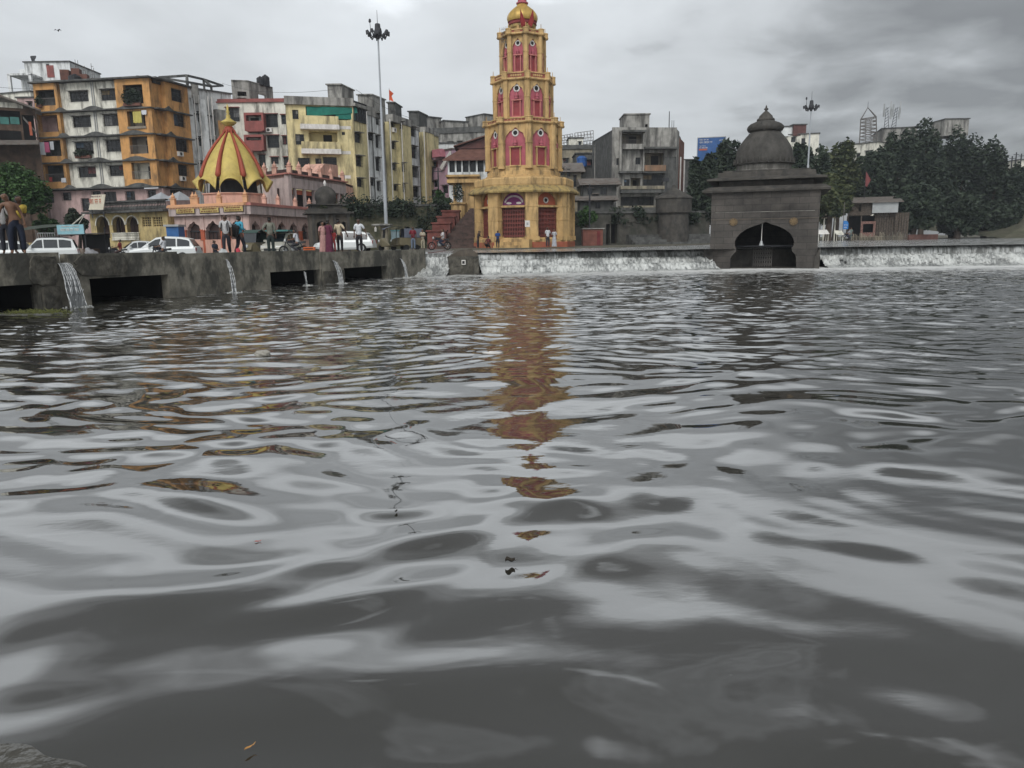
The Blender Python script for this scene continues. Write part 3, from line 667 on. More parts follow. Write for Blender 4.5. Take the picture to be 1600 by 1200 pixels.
# --- 1 orange and white apartment block
def orange_block():
    f1 = Face((at(56, 134, 96).x, 96), (at(236, 124, 93.5).x, 93.5)); f2 = Face((f1.B.x, f1.B.y), (at(289, 138, 99).x, 99))
    rt = root('apartment_building', f1.P(f1.L/2, .8), 'apartment block with orange end bays, cream middle and pink ground floor', 'apartment block')
    top = (f1.uv(56, 134)[1]+f1.uv(236, 122)[1])/2; gfl = f1.uv(150, 295)[1]
    u = lambda x, y=220: f1.uv(x, y)[0]
    uL, uM0, uM1, uR = 0, u(103), u(192), f1.L
    wins = {'m': [(109, 143, 138, 159), (158, 140, 187, 157), (114, 182, 142, 199), (162, 179, 190, 197), (118, 222, 146, 241), (166, 219, 195, 237), (123, 261, 150, 277), (171, 259, 199, 275)]}
    balL = [(55, 140, 94, 165), (60, 180, 96, 206), (64, 219, 102, 244), (71, 258, 106, 284)]
    balR = [(193, 132, 231, 162), (199, 173, 236, 199), (203, 213, 240, 240), (206, 254, 243, 280)]
    mops = [f1.rect(*w) for w in wins['m']]
    lops = [f1.rect(*w, w=.5) for w in balL]; lops = [(max(a, .25), min(b, uM0-.4), c, d) for a, b, c, d in lops]
    rops = [f1.rect(*w, w=.5) for w in balR]; rops = [(max(a, uM1+.3), min(b, uR-.9), c, d) for a, b, c, d in rops]
    mb = MB(); f1.wall(mb, uM0, uM1, gfl, top, mops, 0, .35); mb.build('wall', M_CREAM, rt)
    mb = MB(); f1.wall(mb, uL, uM0-.01, gfl, top+.02, lops, .5, .5); mb.build('wall', M_ORANGE, rt); mb = MB(); f1.wall(mb, uM1+.01, uR, gfl, top+.02, rops, .5, .5)
    o2 = [f2.rect(*w) for w in ((264, 140, 280, 159), (268, 179, 284, 198), (271, 218, 289, 237), (275, 258, 289, 275))]
    # re-entrant corner then projecting orange box bay
    f2.wall(mb, 0, f2.L*.30, gfl, top+.02, (), -.25, .3); f2.wall(mb, f2.L*.30, f2.L, gfl, top+.02, o2, .35, .8)
    mb.build('wall', M_ORANGE, rt)
    bk = MB(); pts = [f1.P(0, 0, -.4), f1.P(f1.L, 0, -.4), f2.P(f2.L, 0, -.5)]
    back = [pts[2]+V(5, 14, 0), pts[0]+V(4, 16, 0)]
    poly_slab(bk, [(p.x, p.y) for p in pts+back], top-.35, top-.05)
    f3 = Face((pts[0].x, pts[0].y), (back[1].x, back[1].y))
    bk.quad(V(pts[0].x, pts[0].y, 0.5), V(back[1].x, back[1].y, .5), V(back[1].x, back[1].y, top-.3), V(pts[0].x, pts[0].y, top-.3))
    bk.quad(V(pts[2].x, pts[2].y, 0.5), V(back[0].x, back[0].y, .5), V(back[0].x, back[0].y, top-.3), V(pts[2].x, pts[2].y, top-.3))
    bk.build('roof', M_DGREY, rt)
    for r in mops: window(f1, r, rt, 0, 'grille')
    for r in mops: sh = MB(); shade(f1, sh, r[0], r[1], r[3], 0, .4); sh.build('window_shade', M_GREY, rt)
    for r in o2: window(f2, r, rt, .35, 'grille')
    for i, r in enumerate(lops): balcony(f1, r, rt, .5, 1.4, M_PINKW if i == 1 else M_DGREY, 0, i in (0, 3))  # dark recess colours stand in for the shade inside the balconies
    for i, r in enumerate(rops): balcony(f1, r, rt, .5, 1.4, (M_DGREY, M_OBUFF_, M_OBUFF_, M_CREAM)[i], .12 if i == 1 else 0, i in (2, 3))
    # ledges between floors, stained black and humped
    lg = MB()
    for y in (173, 213, 253, 294):
        v = (f1.uv(70, y+3)[1]+f1.uv(200, y-2)[1])/2
        f1.box(lg, -.15, uR+.1, v-.12, v+.03, .0, .85); f2.box(lg, -.1, f2.L+.1, v-.12, v+.03, -.3, .75)
        for c, hw in ((uM0+.2, .9), ((uM0+uM1)/2+.7, 1.7), (uM1+1.9, 2.0)):
            poly = [(c-hw, v+.03)]+[(c-hw+2*hw*i/8, v+.03+.42*math.sin(PI*i/8)**1.5) for i in range(1, 8)]+[(c+hw, v+.03)]
            f1.prism(lg, poly[::-1] if False else poly, .48, .62)
        c = f2.L*.35
        f2.prism(lg, [(c-.9, v+.03), (c-.4, v+.25), (c, v+.5), (c+.4, v+.25), (c+.9, v+.03)], .3, .5)
    f1.box(lg, -.3, uR+.3, top+.02, top+.2, -.3, .95); f2.box(lg, -.2, f2.L+.3, top+.02, top+.2, -.4, .8)
    lg.build('floor_ledges', M_DGREY, rt)
    # pink ground floor
    g = MB(); gw = [f1.rect(*w) for w in ((71, 302, 84, 317), (98, 301, 111, 313), (128, 310, 140, 330), (145, 299, 158, 318), (163, 300, 182, 318), (197, 299, 211, 313), (231, 297, 244, 310))]
    f1.wall(g, -.1, uR, .5, gfl-.15, gw, 0, .35); g2 = [f2.rect(264, 297, 282, 309)]; f2.wall(g, 0, f2.L, .5, gfl-.15, g2, .2, .4); g.build('ground_floor_wall', M_PINKW, rt)
    for r in gw: window(f1, r, rt, 0, 'grille')
    for r in g2: window(f2, r, rt, .2, 'grille')
    pp = MB()
    for x, w_ in ((152, .03), (155, .03)):
        a = f1.uv(x, 200); pp.tube(f1.P(u(x), gfl, .08), f1.P(u(x), top, .08), .05, .05, 6)
    pp.build('drain_pipe', M_METAL, rt)
    # pergola frame on the roof
    pg = MB(); base = f1.uv(250, 122)[1]
    def ppt(x, y, Y): return at(x, y, Y)
    P = [ppt(248, 121, 96), ppt(292, 118, 97), ppt(318, 124, 104), ppt(348, 134, 110), ppt(330, 135, 100), ppt(292, 128, 96)]
    for a, b in ((0, 1), (1, 2), (2, 3), (3, 4), (4, 5), (0, 5), (1, 5), (2, 4)): pg.tube(P[a], P[b], .17, .17, 4)
    for i in (1, 2, 4, 5): pg.tube(P[i], V(P[i].x, P[i].y, top-.2), .16, .16, 4)
    pg.build('roof_pergola', M_DGREY, rt)
    plantpot(f1, (lops[0][0]+.1, lops[0][1]-1.6, lops[0][2]-.1, lops[0][3]-.7), .75, 'bushy potted plant spilling over the top left orange balcony', 1)
    plantpot(f1, (rops[0][0], rops[0][1]-.1, rops[0][2]-.2, rops[0][3]-.4), .8, 'large climbing plant filling the top right orange balcony', 2)
    plantpot(f1, (mops[4][0]+.1, mops[4][1]-.1, mops[4][2]-.4, mops[4][2]+.5), .4, 'low window box plant on the third row of cream windows', 3)
    cl = lambda n, c: mat(n, c, .9, .12)
    cloth(f1, 208, 174, 221, 192, .62, cl('cloth_yellow', (.42, .36, .10)), 'yellow sheet hung on the second balcony from the top, right bay', 1)
    cloth(f1, 221, 172, 229, 179, .66, cl('cloth_white', (.55, .56, .58)), 'white towel hung beside the yellow sheet', 2)
    cloth(f1, 63, 222, 70, 242, .66, cl('cloth_white', 0), 'long white striped cloth at the left of the third balcony, left bay', 3)
    cloth(f1, 70, 222, 77, 238, .70, cl('cloth_pink', (.5, .12, .22)), 'pink and red cloth on the third balcony, left bay', 4)
    cloth(f1, 78, 221, 84, 234, .66, cl('cloth_white', 0), 'small white shirt right of the pink cloth', 5)
    cloth(f1, 77, 277, 82, 284, .6, cl('cloth_red', (.4, .07, .06)), 'red cloth on the lowest balcony, left bay', 6)
    cloth(f1, 96, 278, 103, 285, .6, cl('cloth_white', 0), 'white cloth on the lowest balcony, left bay', 7)
    tz = top+.2
    for x, w_, h_ in ((116, 1.2, 1.4), (123, 1.1, 1.2)): pass
    c = at(118, 131, 97); tank(V(c.x, 97, tz-.3), .75, 1.4, 'black tank on the orange block roof near the white penthouse')
    c = at(216, 122, 97); tank(V(c.x, 97, tz-.3), .8, 1.1, 'black tank on the orange block roof beside the pergola')
    bl = MB()
    for x, y0, y1, w_ in ((102, 110, 131, 1.0), (119, 108, 131, .9), (132, 117, 131, .8)):
        a = at(x, y0, 98); bl.obox(V(a.x, 98, tz-.3), w_, 1.0, a.z-tz+.3, .2)
    bl.build('brick_stub', M_TILE, rt)
    ae = MB()
    for x, y0 in ((117, 93), (121, 94), (129, 103), (132, 103), (142, 99), (146, 106)):
        a = at(x, y0, 99); ae.tube(V(a.x, 99, tz-.3), a, .035, .03, 5)
    for x0, x1 in ((117, 121), (129, 132), (142, 146)):
        for yy in (100, 106, 112, 118): ae.tube(at(x0, yy+4, 99), at(x1, yy+4, 99), .03, .03, 4)
    ae.build('aerial_frame', M_GRIL, rt)
    return f1, f2, top
OF1, OF2, OTOP = orange_block()
def generic(label, Y0, Y1, x0, x1, ytop, wins=(), m=M_GREY, z0=.5, style='plain', dep=10, extra=None, cat='building', bal=(), ledge=(), roofm=M_DGREY, side=None, name='apartment_building', shades=True, par=0, zt=None):
    """block with a window-pierced front from px x0 (depth Y0) to px x1 (depth Y1)"""
    fc = Face((at(x0, 215, Y0).x, Y0), (at(x1, 215, Y1).x, Y1)); top = zt if zt is not None else fc.uv((x0+x1)/2, ytop)[1]
    rt = root(name, fc.P(fc.L/2, z0), label, cat)
    ops = [fc.rect(*w) for w in wins]; bops = [fc.rect(*w) for w in bal]
    ops = [(max(a, .12), min(b, fc.L-.12), c, d) for a, b, c, d in ops]; bops = [(max(a, .12), min(b, fc.L-.12), c, d) for a, b, c, d in bops]
    mb = MB(); fc.wall(mb, 0, fc.L, z0, top, ops+bops, 0, .3)
    a, b = fc.P(0, 0, -dep), fc.P(fc.L, 0, -dep); c, d = fc.P(0, 0, -.3), fc.P(fc.L, 0, -.3)
    mb.quad(V(a.x, a.y, z0), V(c.x, c.y, z0), V(c.x, c.y, top), V(a.x, a.y, top)); mb.quad(V(d.x, d.y, z0), V(b.x, b.y, z0), V(b.x, b.y, top), V(d.x, d.y, top))
    mb.quad(V(b.x, b.y, z0), V(a.x, a.y, z0), V(a.x, a.y, top), V(b.x, b.y, top))
    mb.build('wall', m, rt)
    rf = MB(); fc.box(rf, -.15, fc.L+.15, top, top+.16, -dep-.1, .2)
    if par: fc.box(rf, 0, fc.L, top+.16, top+.16+par, -.3, .05); fc.box(rf, 0, .2, top+.16, top+.16+par, -dep, -.3); fc.box(rf, fc.L-.2, fc.L, top+.16, top+.16+par, -dep, -.3)
    rf.build('roof', roofm, rt)
    for r in ops: window(fc, r, rt, 0, style)
    for i, r in enumerate(bops): balcony(fc, r, rt, 0, 1.2, m, 0, i % 2 == 0)
    if shades and ops:
        for r in ops: sh = MB(); shade(fc, sh, r[0], r[1], r[3], 0, .4); sh.build('window_shade', roofm, rt)
    if ledge:
        lg = MB()
        for y in ledge:
            v = fc.uv((x0+x1)/2, y)[1]; fc.box(lg, -.1, fc.L+.1, v-.1, v+.06, 0, .35)
        lg.build('floor_ledges', roofm, rt)
    return fc, rt, top
# --- grey white service flank right of the orange block
fa, ra, ta = generic('narrow grey and white rear block with tall drain pipes right of the orange block', 99.6, 104.5, 293, 366, 0, [(309, 176, 315, 190), (311, 215, 316, 228), (336, 176, 349, 192), (338, 214, 350, 228), (340, 254, 351, 266), (315, 252, 320, 264)], M_WHITE, zt=pxz(330, 142, 102), dep=9, style='grille')
k = MB()
for a, b, m_ in ((.0, .8, 0), (1.7, 2.6, 0)):
    fa.box(k, a, b, .5, ta-1.2, 0.0, .55)
k.build('white_shaft', M_WHITE, ra)
k = MB(); fa.box(k, 3.7, 5.5, .5, ta-2.2, .01, .7); fa.box(k, 1.0, 1.65, ta-1.8, ta+.6, 0.01, .7); k.build('concrete_shaft', M_GREY, ra)
k = MB(); fa.box(k, 3.9, 5.4, pxz(350, 215, 103), pxz(350, 190, 103), .7, 1.0); fa.box(k, 3.9, 5.4, pxz(350, 262, 103), pxz(350, 228, 103), .7, 1.0); k.build('orange_bay', M_ORANGE, ra)
for u_, in ((.95,), (1.55,), (2.8,), (3.3,)):
    k = MB(); k.tube(fa.P(u_, 2, .65), fa.P(u_, ta-.8, .65), .07, .07, 6)
    for v_ in (6, 9.3, 12.4, 15.5): fa.box(k, u_-.12, u_+.12, v_, v_+.08, .4, .75)
    k.build('drain_pipe', M_WPAINT, ra)
k = MB()
for v_ in (6, 9, 12, 15, 18): fa.box(k, .8, 1.7, v_, v_+.12, .02, .4); fa.box(k, 2.6, 3.7, v_, v_+.12, .02, .4)
k.build('floor_ledges', M_DGREY, ra)
# --- white penthouse building behind
fb, rb, tb = generic('white stepped penthouse building standing behind the orange block roof', 125, 125, 52, 122, 106, [(72, 100, 77, 108)], M_WHITE, dep=9, shades=False, zt=pxz(90, 97, 125))
k = MB(); fb.box(k, 3.4, 4.5, pxz(85, 121, 125), pxz(85, 102, 125), 0, .06); k.build('door', M_REDW, rb)
k = MB(); fb.box(k, -1, 1.5, 1, pxz(50, 107, 125), -8, -.3); fb.box(k, -1.0, 2.6, pxz(50, 124, 125), pxz(50, 121, 125), -6, 3.0); fb.box(k, -1.0, -.6, 1, pxz(50, 123, 125), 2.6, 3); fb.box(k, 2.2, 2.6, 1, pxz(50, 123, 125), 2.6, 3); k.build('terrace_canopy', M_WHITE, rb)
k = MB(); p = fb.P(1.1, tb, -1); k.lathe(p, [(.05, 0), (.05, .6)], 8); k.tube(p+V(0, -.1, .75), p+V(-.25, -.5, 1.0), .55, .1, 12); k.build('satellite_dish', M_DMETAL, rb)
fb2, rb2, _ = generic('long low cream building behind the dark wooden house at the left edge', 118, 114, -60, 56, 146, [(-20, 160, -10, 172)], M_CREAM, dep=10, zt=pxz(20, 148, 116))
k = MB(); fb2.box(k, 4.8, 7.9, pxz(10, 155, 116), pxz(10, 147, 116), 0, .05); k.build('orange_panel', M_ORANGE, rb2)
fb3, rb3, _ = generic('small blue-grey upper room between the cream building and the orange block', 106, 106, 34, 60, 155, [(44, 160, 50, 168)], M_PINKW, dep=6, zt=pxz(45, 153, 106))
# --- dark wooden house on the left edge
def wooden_house():
    Y = 90; fc = Face((at(-40, 215, Y).x, Y), (at(60, 215, Y+3).x, Y+3)); g = fc.rect
    rt = root('wooden_house', fc.P(fc.L/2, .8), 'dark old timber house with lean-to roof and open verandas at the left edge', 'house')
    ops = [g(-30, 172, 32, 193), g(0, 204, 34, 226), (g(36, 180, 56, 222))]
    t = fc.uv(0, 166)[1]
    mb = MB(); fc.wall(mb, 0, fc.L, .7, t, ops, 0, .2); mb.build('wall', M_WOOD, rt)
    mb = MB(); fc.box(mb, .3, fc.L-.3, .7, t, -1.9, -1.6); mb.build('inner_wall', M_DARK, rt)
    r = MB(); a = fc.uv(-40, 145)[1]; b = fc.uv(0, 153)[1]; c = fc.uv(58, 170)[1]; ub = fc.uv(0, 160)[0]
    for (u0, v0, u1, v1) in ((-.5, a, ub, b+.25), (ub, b+.25, fc.L+.6, c-.2)):
        r.hexa([fc.P(u0, v0-.2, 1.0), fc.P(u1, v1-.2, 1.0), fc.P(u1, v1-.2, -8), fc.P(u0, v0-.2, -8), fc.P(u0, v0, 1.0), fc.P(u1, v1, 1.0), fc.P(u1, v1, -8), fc.P(u0, v0, -8)])
    r.build('roof', M_TIN, rt)
    gb = MB(); fc.box(gb, 1.5, fc.uv(36, 170)[0], t-.1, fc.uv(10, 160)[1], -.05, .05); gb.build('gable_panel', M_CREAM, rt)
    l = MB(); v = fc.uv(20, 231)[1]
    l.hexa([fc.P(0, v-.1, 2.2), fc.P(fc.L, v+.25, 2.2), fc.P(fc.L, v+.9, 0), fc.P(0, v+.6, 0), fc.P(0, v, 2.2), fc.P(fc.L, v+.35, 2.2), fc.P(fc.L, v+1.0, 0), fc.P(0, v+.7, 0)]); l.build('lean_to_roof', M_TIN, rt)
    p = MB()
    for x, y0, y1 in ((0, 183, 194), (16, 183, 194)): q = g(x, y0, x+14, y1); fc.box(p, q[0], q[1], q[2], q[3], .0, .06)
    p.build('green_shutter', mat('teal_paint', (.05, .16, .14), .7, .2), rt)
    for x in (-2, 18, 35, 52): 
        p = MB(); uu = fc.uv(x, 250)[0]; fc.box(p, uu-.09, uu+.09, .7, v, .0, .14); p.build('post', M_WOOD, rt)
    p = MB(); fc.prism(p, [fc.uv(36, 186), fc.uv(58, 210), fc.uv(58, 207), fc.uv(36, 182)][::1], .1, .2); p.build('stair_rail', M_GRIL, rt)
    o = MB(); q = g(46, 191, 50, 212); fc.box(o, q[0], q[1], q[2], q[3], .2, .35); tag(o.build('sign_board', M_CORAL), 'narrow upright red-orange board on the dark timber house', 'sign')
wooden_house()
# --- cream and pink block in the middle distance
fc_, rc_, tc_ = generic('cream block with projecting dull red balconies behind the golden dome', 103, 103, 344, 452, 0, [(354, 169, 374, 190), (415, 179, 434, 199), (418, 212, 436, 231), (440, 180, 452, 194), (442, 213, 452, 226), (444, 246, 452, 262), (405, 242, 415, 262), (424, 246, 435, 256), (398, 256, 404, 274)], M_CREAM, zt=pxz(400, 160, 103), style='grille', par=.3, roofm=M_REDW)
for y0, y1 in ((178, 206), (212, 236)):
    k = MB(); r = fc_.rect(386, y0, 416, y1); fc_.box(k, r[0], r[0]+.25, r[2], r[3], 0, 1.1); fc_.box(k, r[1]-.25, r[1], r[2], r[3], 0, 1.1); fc_.box(k, r[0]+.25, r[1]-.25, r[2], r[2]+1.2, .8, 1.1); fc_.box(k, r[0]+.25, r[1]-.25, r[3]-.3, r[3], 0.0, 1.1); fc_.box(k, r[0]+.25, r[1]-.25, r[2]-.1, r[2], 0, 1.1)
    b = k.build('balcony', M_REDW, rc_); k = MB(); fc_.box(k, r[0]+.5, r[1]-.9, r[2]+.2, r[3]-.5, .01, .05); k.build('balcony_door', M_DARK, b)
k = MB(); r = fc_.rect(396, 236, 402, 300); fc_.box(k, r[0], r[1], .7, r[3], .9, 1.3); k.build('red_column', M_REDW, rc_)
k = MB()   # roof water tower
g0 = V(at(368, 215, 106).x, 106, 0); zt0, zt1 = pxz(395, 160, 106), pxz(395, 124, 106)
fw = Face((g0.x, 106), (at(400, 215, 108).x, 106.5)); ft = Face((fw.B.x, fw.B.y), (at(428, 215, 110).x, 111))
fw.wall(k, 0, fw.L, zt0-.5, zt1, [fw.rect(371, 143, 385, 150), fw.rect(371, 153, 385, 158)], 0, .3); ft.wall(k, 0, ft.L, zt0-.5, zt1-.1, [ft.rect(404, 148, 416, 160)], 0, .3)
poly_slab(k, [(fw.A.x, fw.A.y), (fw.B.x, fw.B.y), (ft.B.x, ft.B.y), (fw.A.x+1, 113)], zt1-.3, zt1-.02)
k.quad(V(fw.A.x, fw.A.y, zt0-1), V(fw.A.x+1, 113, zt0-1), V(fw.A.x+1, 113, zt1), V(fw.A.x, fw.A.y, zt1)); k.build('stair_tower', M_GREY, rc_)
tank(V(at(413, 215, 109).x, 109, zt1-.2), .5, 1.1, 'small black tank on top of the weathered stair tower'); tank(V(at(421, 215, 110).x, 110, zt1-.2), .55, 1.5, 'tall black tank at the right end of the weathered stair tower')
# --- pale yellow apartment block, front and long flank
def yellow_block():
    Yc = 94; f = Face((at(449, 215, 92).x, 92), (at(549, 215, Yc).x, Yc)); s = Face((f.B.x, f.B.y), (at(684, 215, 119).x, 119))
    z0 = .8; top = f.uv(500, 165)[1]
    rt = root('apartment_building', f.P(f.L, z0), 'long pale yellow and white apartment block with a green-curtained top balcony', 'apartment block')
    ops = [f.rect(*w) for w in ((462, 210, 475, 226), (466, 247, 484, 261), (493, 248, 502, 261), (505, 246, 526, 261), (457, 172, 466, 186), (534, 206, 539, 211))]
    bal = [f.rect(483, 206, 527, 223)]; topb = [f.rect(478, 167, 546, 187)]
    mb = MB(); f.wall(mb, 0, f.L, z0, top, ops+bal+topb, 0, .35)
    su = lambda x, y=240: s.uv(x, y)[0]
    cols = [(549, 571, .45), (608, 637, .5), (654, 673, .5)]
    wl = [(554, 208, 563, 223), (555, 244, 565, 260), (557, 279, 566, 292), (575, 209, 582, 219), (577, 279, 584, 290), (587, 178, 592, 195), (587, 212, 592, 231), (587, 247, 593, 267), (589, 284, 593, 298),
          (611, 188, 616, 199), (612, 222, 617, 233), (613, 256, 618, 266), (615, 289, 620, 298), (622, 190, 628, 201), (623, 221, 629, 234), (625, 255, 631, 268), (626, 287, 632, 300), (639, 199, 648, 213), (640, 229, 650, 247), (642, 261, 652, 277), (643, 292, 653, 308),
          (659, 201, 667, 213), (661, 231, 668, 244), (662, 263, 669, 275), (663, 294, 670, 305), (674, 238, 680, 250), (675, 262, 682, 285), (675, 298, 682, 311)]
    segs = [(0, su(571), .4, M_YEL), (su(571)+.01, su(600), 0, M_WHITE), (su(600)+.01, su(608), -.5, M_GREY), (su(608)+.01, su(620), .1, M_YEL), (su(620)+.01, su(637), .6, M_YEL), (su(637)+.01, su(653), .2, M_WHITE), (su(653)+.01, su(659), -.4, M_YEL), (su(659)+.01, su(673), .6, M_YEL), (su(673)+.01, s.L, .1, M_YEL)]
    byM = {}
    for a, b, w, m in segs:
        o2 = [s.rect(*q, w=w) for q in wl]; o2 = [q for q in o2 if a+.02 < (q[0]+q[1])/2 < b-.02]
        o2 = [(max(q[0], a+.1), min(q[1], b-.1), q[2], q[3]) for q in o2]
        tt = s.uv((549+684)/2, 176)[1] if a > 0 else top
        mm = byM.setdefault(m.name, [MB(), m]); s.wall(mm[0], a, b, z0, top-.35 if a > 0 else top, o2, w, .9)
        for q in o2: window(s, q, rt, w, 'grille')
        for q in o2: sh = MB(); shade(s, sh, q[0], q[1], q[3], w, .55); sh.build('window_shade', M_GREY, rt)
    byM[M_YEL.name][0].v += []
    f_m = byM[M_YEL.name][0]; f_m.add(mb.v, mb.f)
    for nm, (mm, m) in byM.items(): mm.build('wall', m, rt)
    core = MB(); a = s.P(.2, 0, -.95); b = s.P(s.L, 0, -.95); core.add([V(a.x, a.y, z0), V(b.x, b.y, z0), V(b.x, b.y, top-.4), V(a.x, a.y, top-.4)], [(0, 1, 2, 3)])
    q = [f.P(0, 0, -.35), f.P(f.L, 0, -.35), s.P(s.L, 0, -.9), s.P(s.L, 0, -12), f.P(0, 0, -14)]
    poly_slab(core, [(p.x, p.y) for p in q], top-.75, top-.4)
    for i in (2, 3, 4):
        p, r = q[i], q[(i+1) % 5]; core.quad(V(p.x, p.y, z0), V(r.x, r.y, z0), V(r.x, r.y, top-.4), V(p.x, p.y, top-.4))
    core.build('roof', M_GREY, rt)
    pr = MB(); vt = s.uv(620, 168)[1]
    s.box(pr, su(572), su(600), top-.33, top+.75, -.2, .12); s.box(pr, su(608), su(637), top-.33, top+.55, -.3, .72); s.box(pr, su(637)+.02, su(653), top-.33, top+.2, -.2, .3); s.box(pr, su(659), su(673), top-.33, top+.35, -.2, .7)
    s.box(pr, su(673), s.L, top-.33, top+.1, -.2, .3)
    f.box(pr, -.1, f.L+.4, top, top+.9, -.3, .35); s.box(pr, -.3, su(571), top, top+.35, -.25, .85)
    pr.build('roof_parapet', M_GREY, rt)
    for o in ops[:5]: window(f, o, rt, 0, 'grille')
    window(f, ops[5], rt)
    balcony(f, bal[0], rt, 0, 1.3, M_YEL, 0, False)
    b = balcony(f, topb[0], rt, 0, 1.2, M_DARK, 0, False, False)
    g = MB(); r = topb[0]; GM = mat('green_shade_cloth', (.015, .15, .115), .8, .25)
    f.box(g, r[0]+.1, r[0]+2.0, r[2]+.1, r[3]-.05, .02, .07); f.box(g, r[0]+5.6, r[0]+8.0 if r[0]+8 < r[1] else r[1]-1.6, r[2]+.1, r[3]-.05, .02, .07); f.prism(g, [(r[0]+1.6, r[3]-1.0), (r[0]+5.9, r[3]-.6), (r[0]+5.8, r[3]), (r[0]+1.7, r[3])], .1, .16); g.build('green_curtain', GM, b)
    for nm, (x0, y0, x1, y1), w1 in (('balcony_front', (469, 183, 528, 196), 1.0), ('balcony_front', (471, 223, 531, 234), 1.0)):
        k = MB(); r = f.rect(x0, y0, x1, y1); f.prism(k, [(r[0], r[2]), (r[1], r[2]), (r[1], r[3]), (r[0], r[3])], 0.01, w1); o = k.build(nm, M_YEL, rt)
        k = MB(); f.box(k, r[0]-.05, r[1]+.05, r[2]-.55, r[2], 0.01, w1+.04); k.build('white_band', M_WPAINT, o)
    for y in (199, 238, 276): k = MB(); r = f.rect(528, y-2, 548, y+3); f.box(k, r[0], r[1], r[2], r[3], 0, .03); k.build('white_band', M_WPAINT, rt)
    # corner glazing
    r = s.rect(550, 163, 580, 191, w=.4); k = MB()
    for i in range(6): s.box(k, .1+(su(571)-.2)*i/5-.03, .1+(su(571)-.2)*i/5+.03, r[2], r[3], .4, .5)
    s.box(k, .05, su(571), r[2]-.1, r[2], .4, .52); s.box(k, .05, su(571), r[3], r[3]+.1, .4, .52); e = k.build('corner_glazing', M_FRAME, rt)
    k = MB(); s.box(k, .08, su(571)-.05, r[2], r[3], .40, .44); k.build('pane', M_GLASS, e)
    for x in (567, 573, 582, 603, 621, 656):
        k = MB(); k.tube(s.P(su(x), z0, .75 if x not in (573, 582) else .12), s.P(su(x), top-.2, .75 if x not in (573, 582) else .12), .07, .07, 6); k.build('drain_pipe', M_DGREY if x in (573, 582) else M_WPAINT, rt)
    # roof rooms
    for (x0, x1, y0, y1, Y, mt) in ((516, 556, 133, 160, 99, M_GREY), (562, 604, 149, 168, 108, M_GREY), (608, 629, 161, 175, 112, M_DGREY), (640, 668, 175, 182, 116, M_DGREY)):
        ff = Face((at(x0, 215, Y).x, Y), (at((x0*.45+x1*.55), 215, Y).x, Y)); g2 = Face((ff.B.x, ff.B.y), (at(x1, 215, Y+4).x, Y+4)); k = MB()
        z1 = pxz(x0, y0, Y); ff.wall(k, 0, ff.L, top-.5, z1, (), 0, .3); g2.wall(k, 0, g2.L, top-.5, z1, (), 0, .3)
        poly_slab(k, [(ff.A.x-.2, ff.A.y-.2), (ff.B.x, ff.B.y-.25), (g2.B.x+.2, g2.B.y), (ff.A.x+(g2.B.x-ff.B.x), ff.A.y+4)], z1, z1+.15)
        k.quad(V(ff.A.x, ff.A.y, top-1), V(ff.A.x+(g2.B.x-ff.B.x), ff.A.y+4, top-1), V(ff.A.x+(g2.B.x-ff.B.x), ff.A.y+4, z1), V(ff.A.x, ff.A.y, z1))
        k.build('roof_room', mt, rt)
    return f, s, top
YF, YS, YTOP = yellow_block()
fl = MB(); p0 = at(608, 163, 104); p1 = at(608, 138, 104); fl.tube(V(p0.x, p0.y, YTOP-.5), p1, .04, .03, 6)
t = root('saffron_flag', p0, 'triangular orange flag on a pole above the yellow block roof', 'flag'); fl.build('flag_pole', M_GRIL, t)
fl = MB(); pts = [(608, 140), (615, 146), (612, 150), (615, 159), (608, 156)]
for yy in (0, .03): fl.add([at(x, y, 104+yy+.12*math.sin(x)) for x, y in pts], [(0, 1, 2, 3, 4)])
fl.build('flag_cloth', mat('flag_orange', (.55, .09, .03), .8, .15), t)
# --- distant grey blocks centre left
generic('tall water-stained grey block with twin roof rooms between the yellow block and the tower', 140, 138, 664, 762, 0, [(700, 222, 708, 232), (715, 221, 722, 232), (676, 212, 684, 222)], M_GREY, zt=pxz(710, 208, 139), par=.8)
for (x0, x1, y0, lab) in ((668, 690, 184, 'left of the two grey roof rooms behind the yellow block'), (694, 732, 190, 'wide grey roof room left of the tower'), (757, 776, 180, 'dark grey roof room touching the tower outline')):
    generic(lab, 141, 143, x0, x1, y0, [], M_GREY, z0=pxz(x0, 212, 140), dep=5, name='roof_room_block', cat='building')
generic('pale grey house with a flat brown eave under the twin roof rooms', 124, 124, 668, 738, 224, [(680, 234, 690, 248), (713, 234, 722, 247), (728, 230, 734, 243)], M_WHITE, dep=8, shades=True)
fp, rp, tp = generic('lilac pink house with a projecting balcony beside the yellow block', 116, 112, 672, 706, 236, [(676, 252, 684, 262), (690, 250, 697, 262), (678, 282, 686, 292), (692, 290, 700, 302)], mat('lilac_paint', (.42, .27, .33), .85, .12, (.2, .15, .17), .5), dep=6, roofm=M_TIN)
k = MB(); r = fp.rect(684, 234, 696, 246); fp.box(k, r[0], r[1], r[2], r[3], .01, 1.0); k.build('balcony', mat('rose_paint', (.42, .16, .19), .8), rp)
k = MB(); fp.prism(k, [fp.uv(690, 262), fp.uv(706, 236), fp.uv(706, 243), fp.uv(694, 266)], .1, .4); k.build('sloping_stair', M_WPAINT, rp)
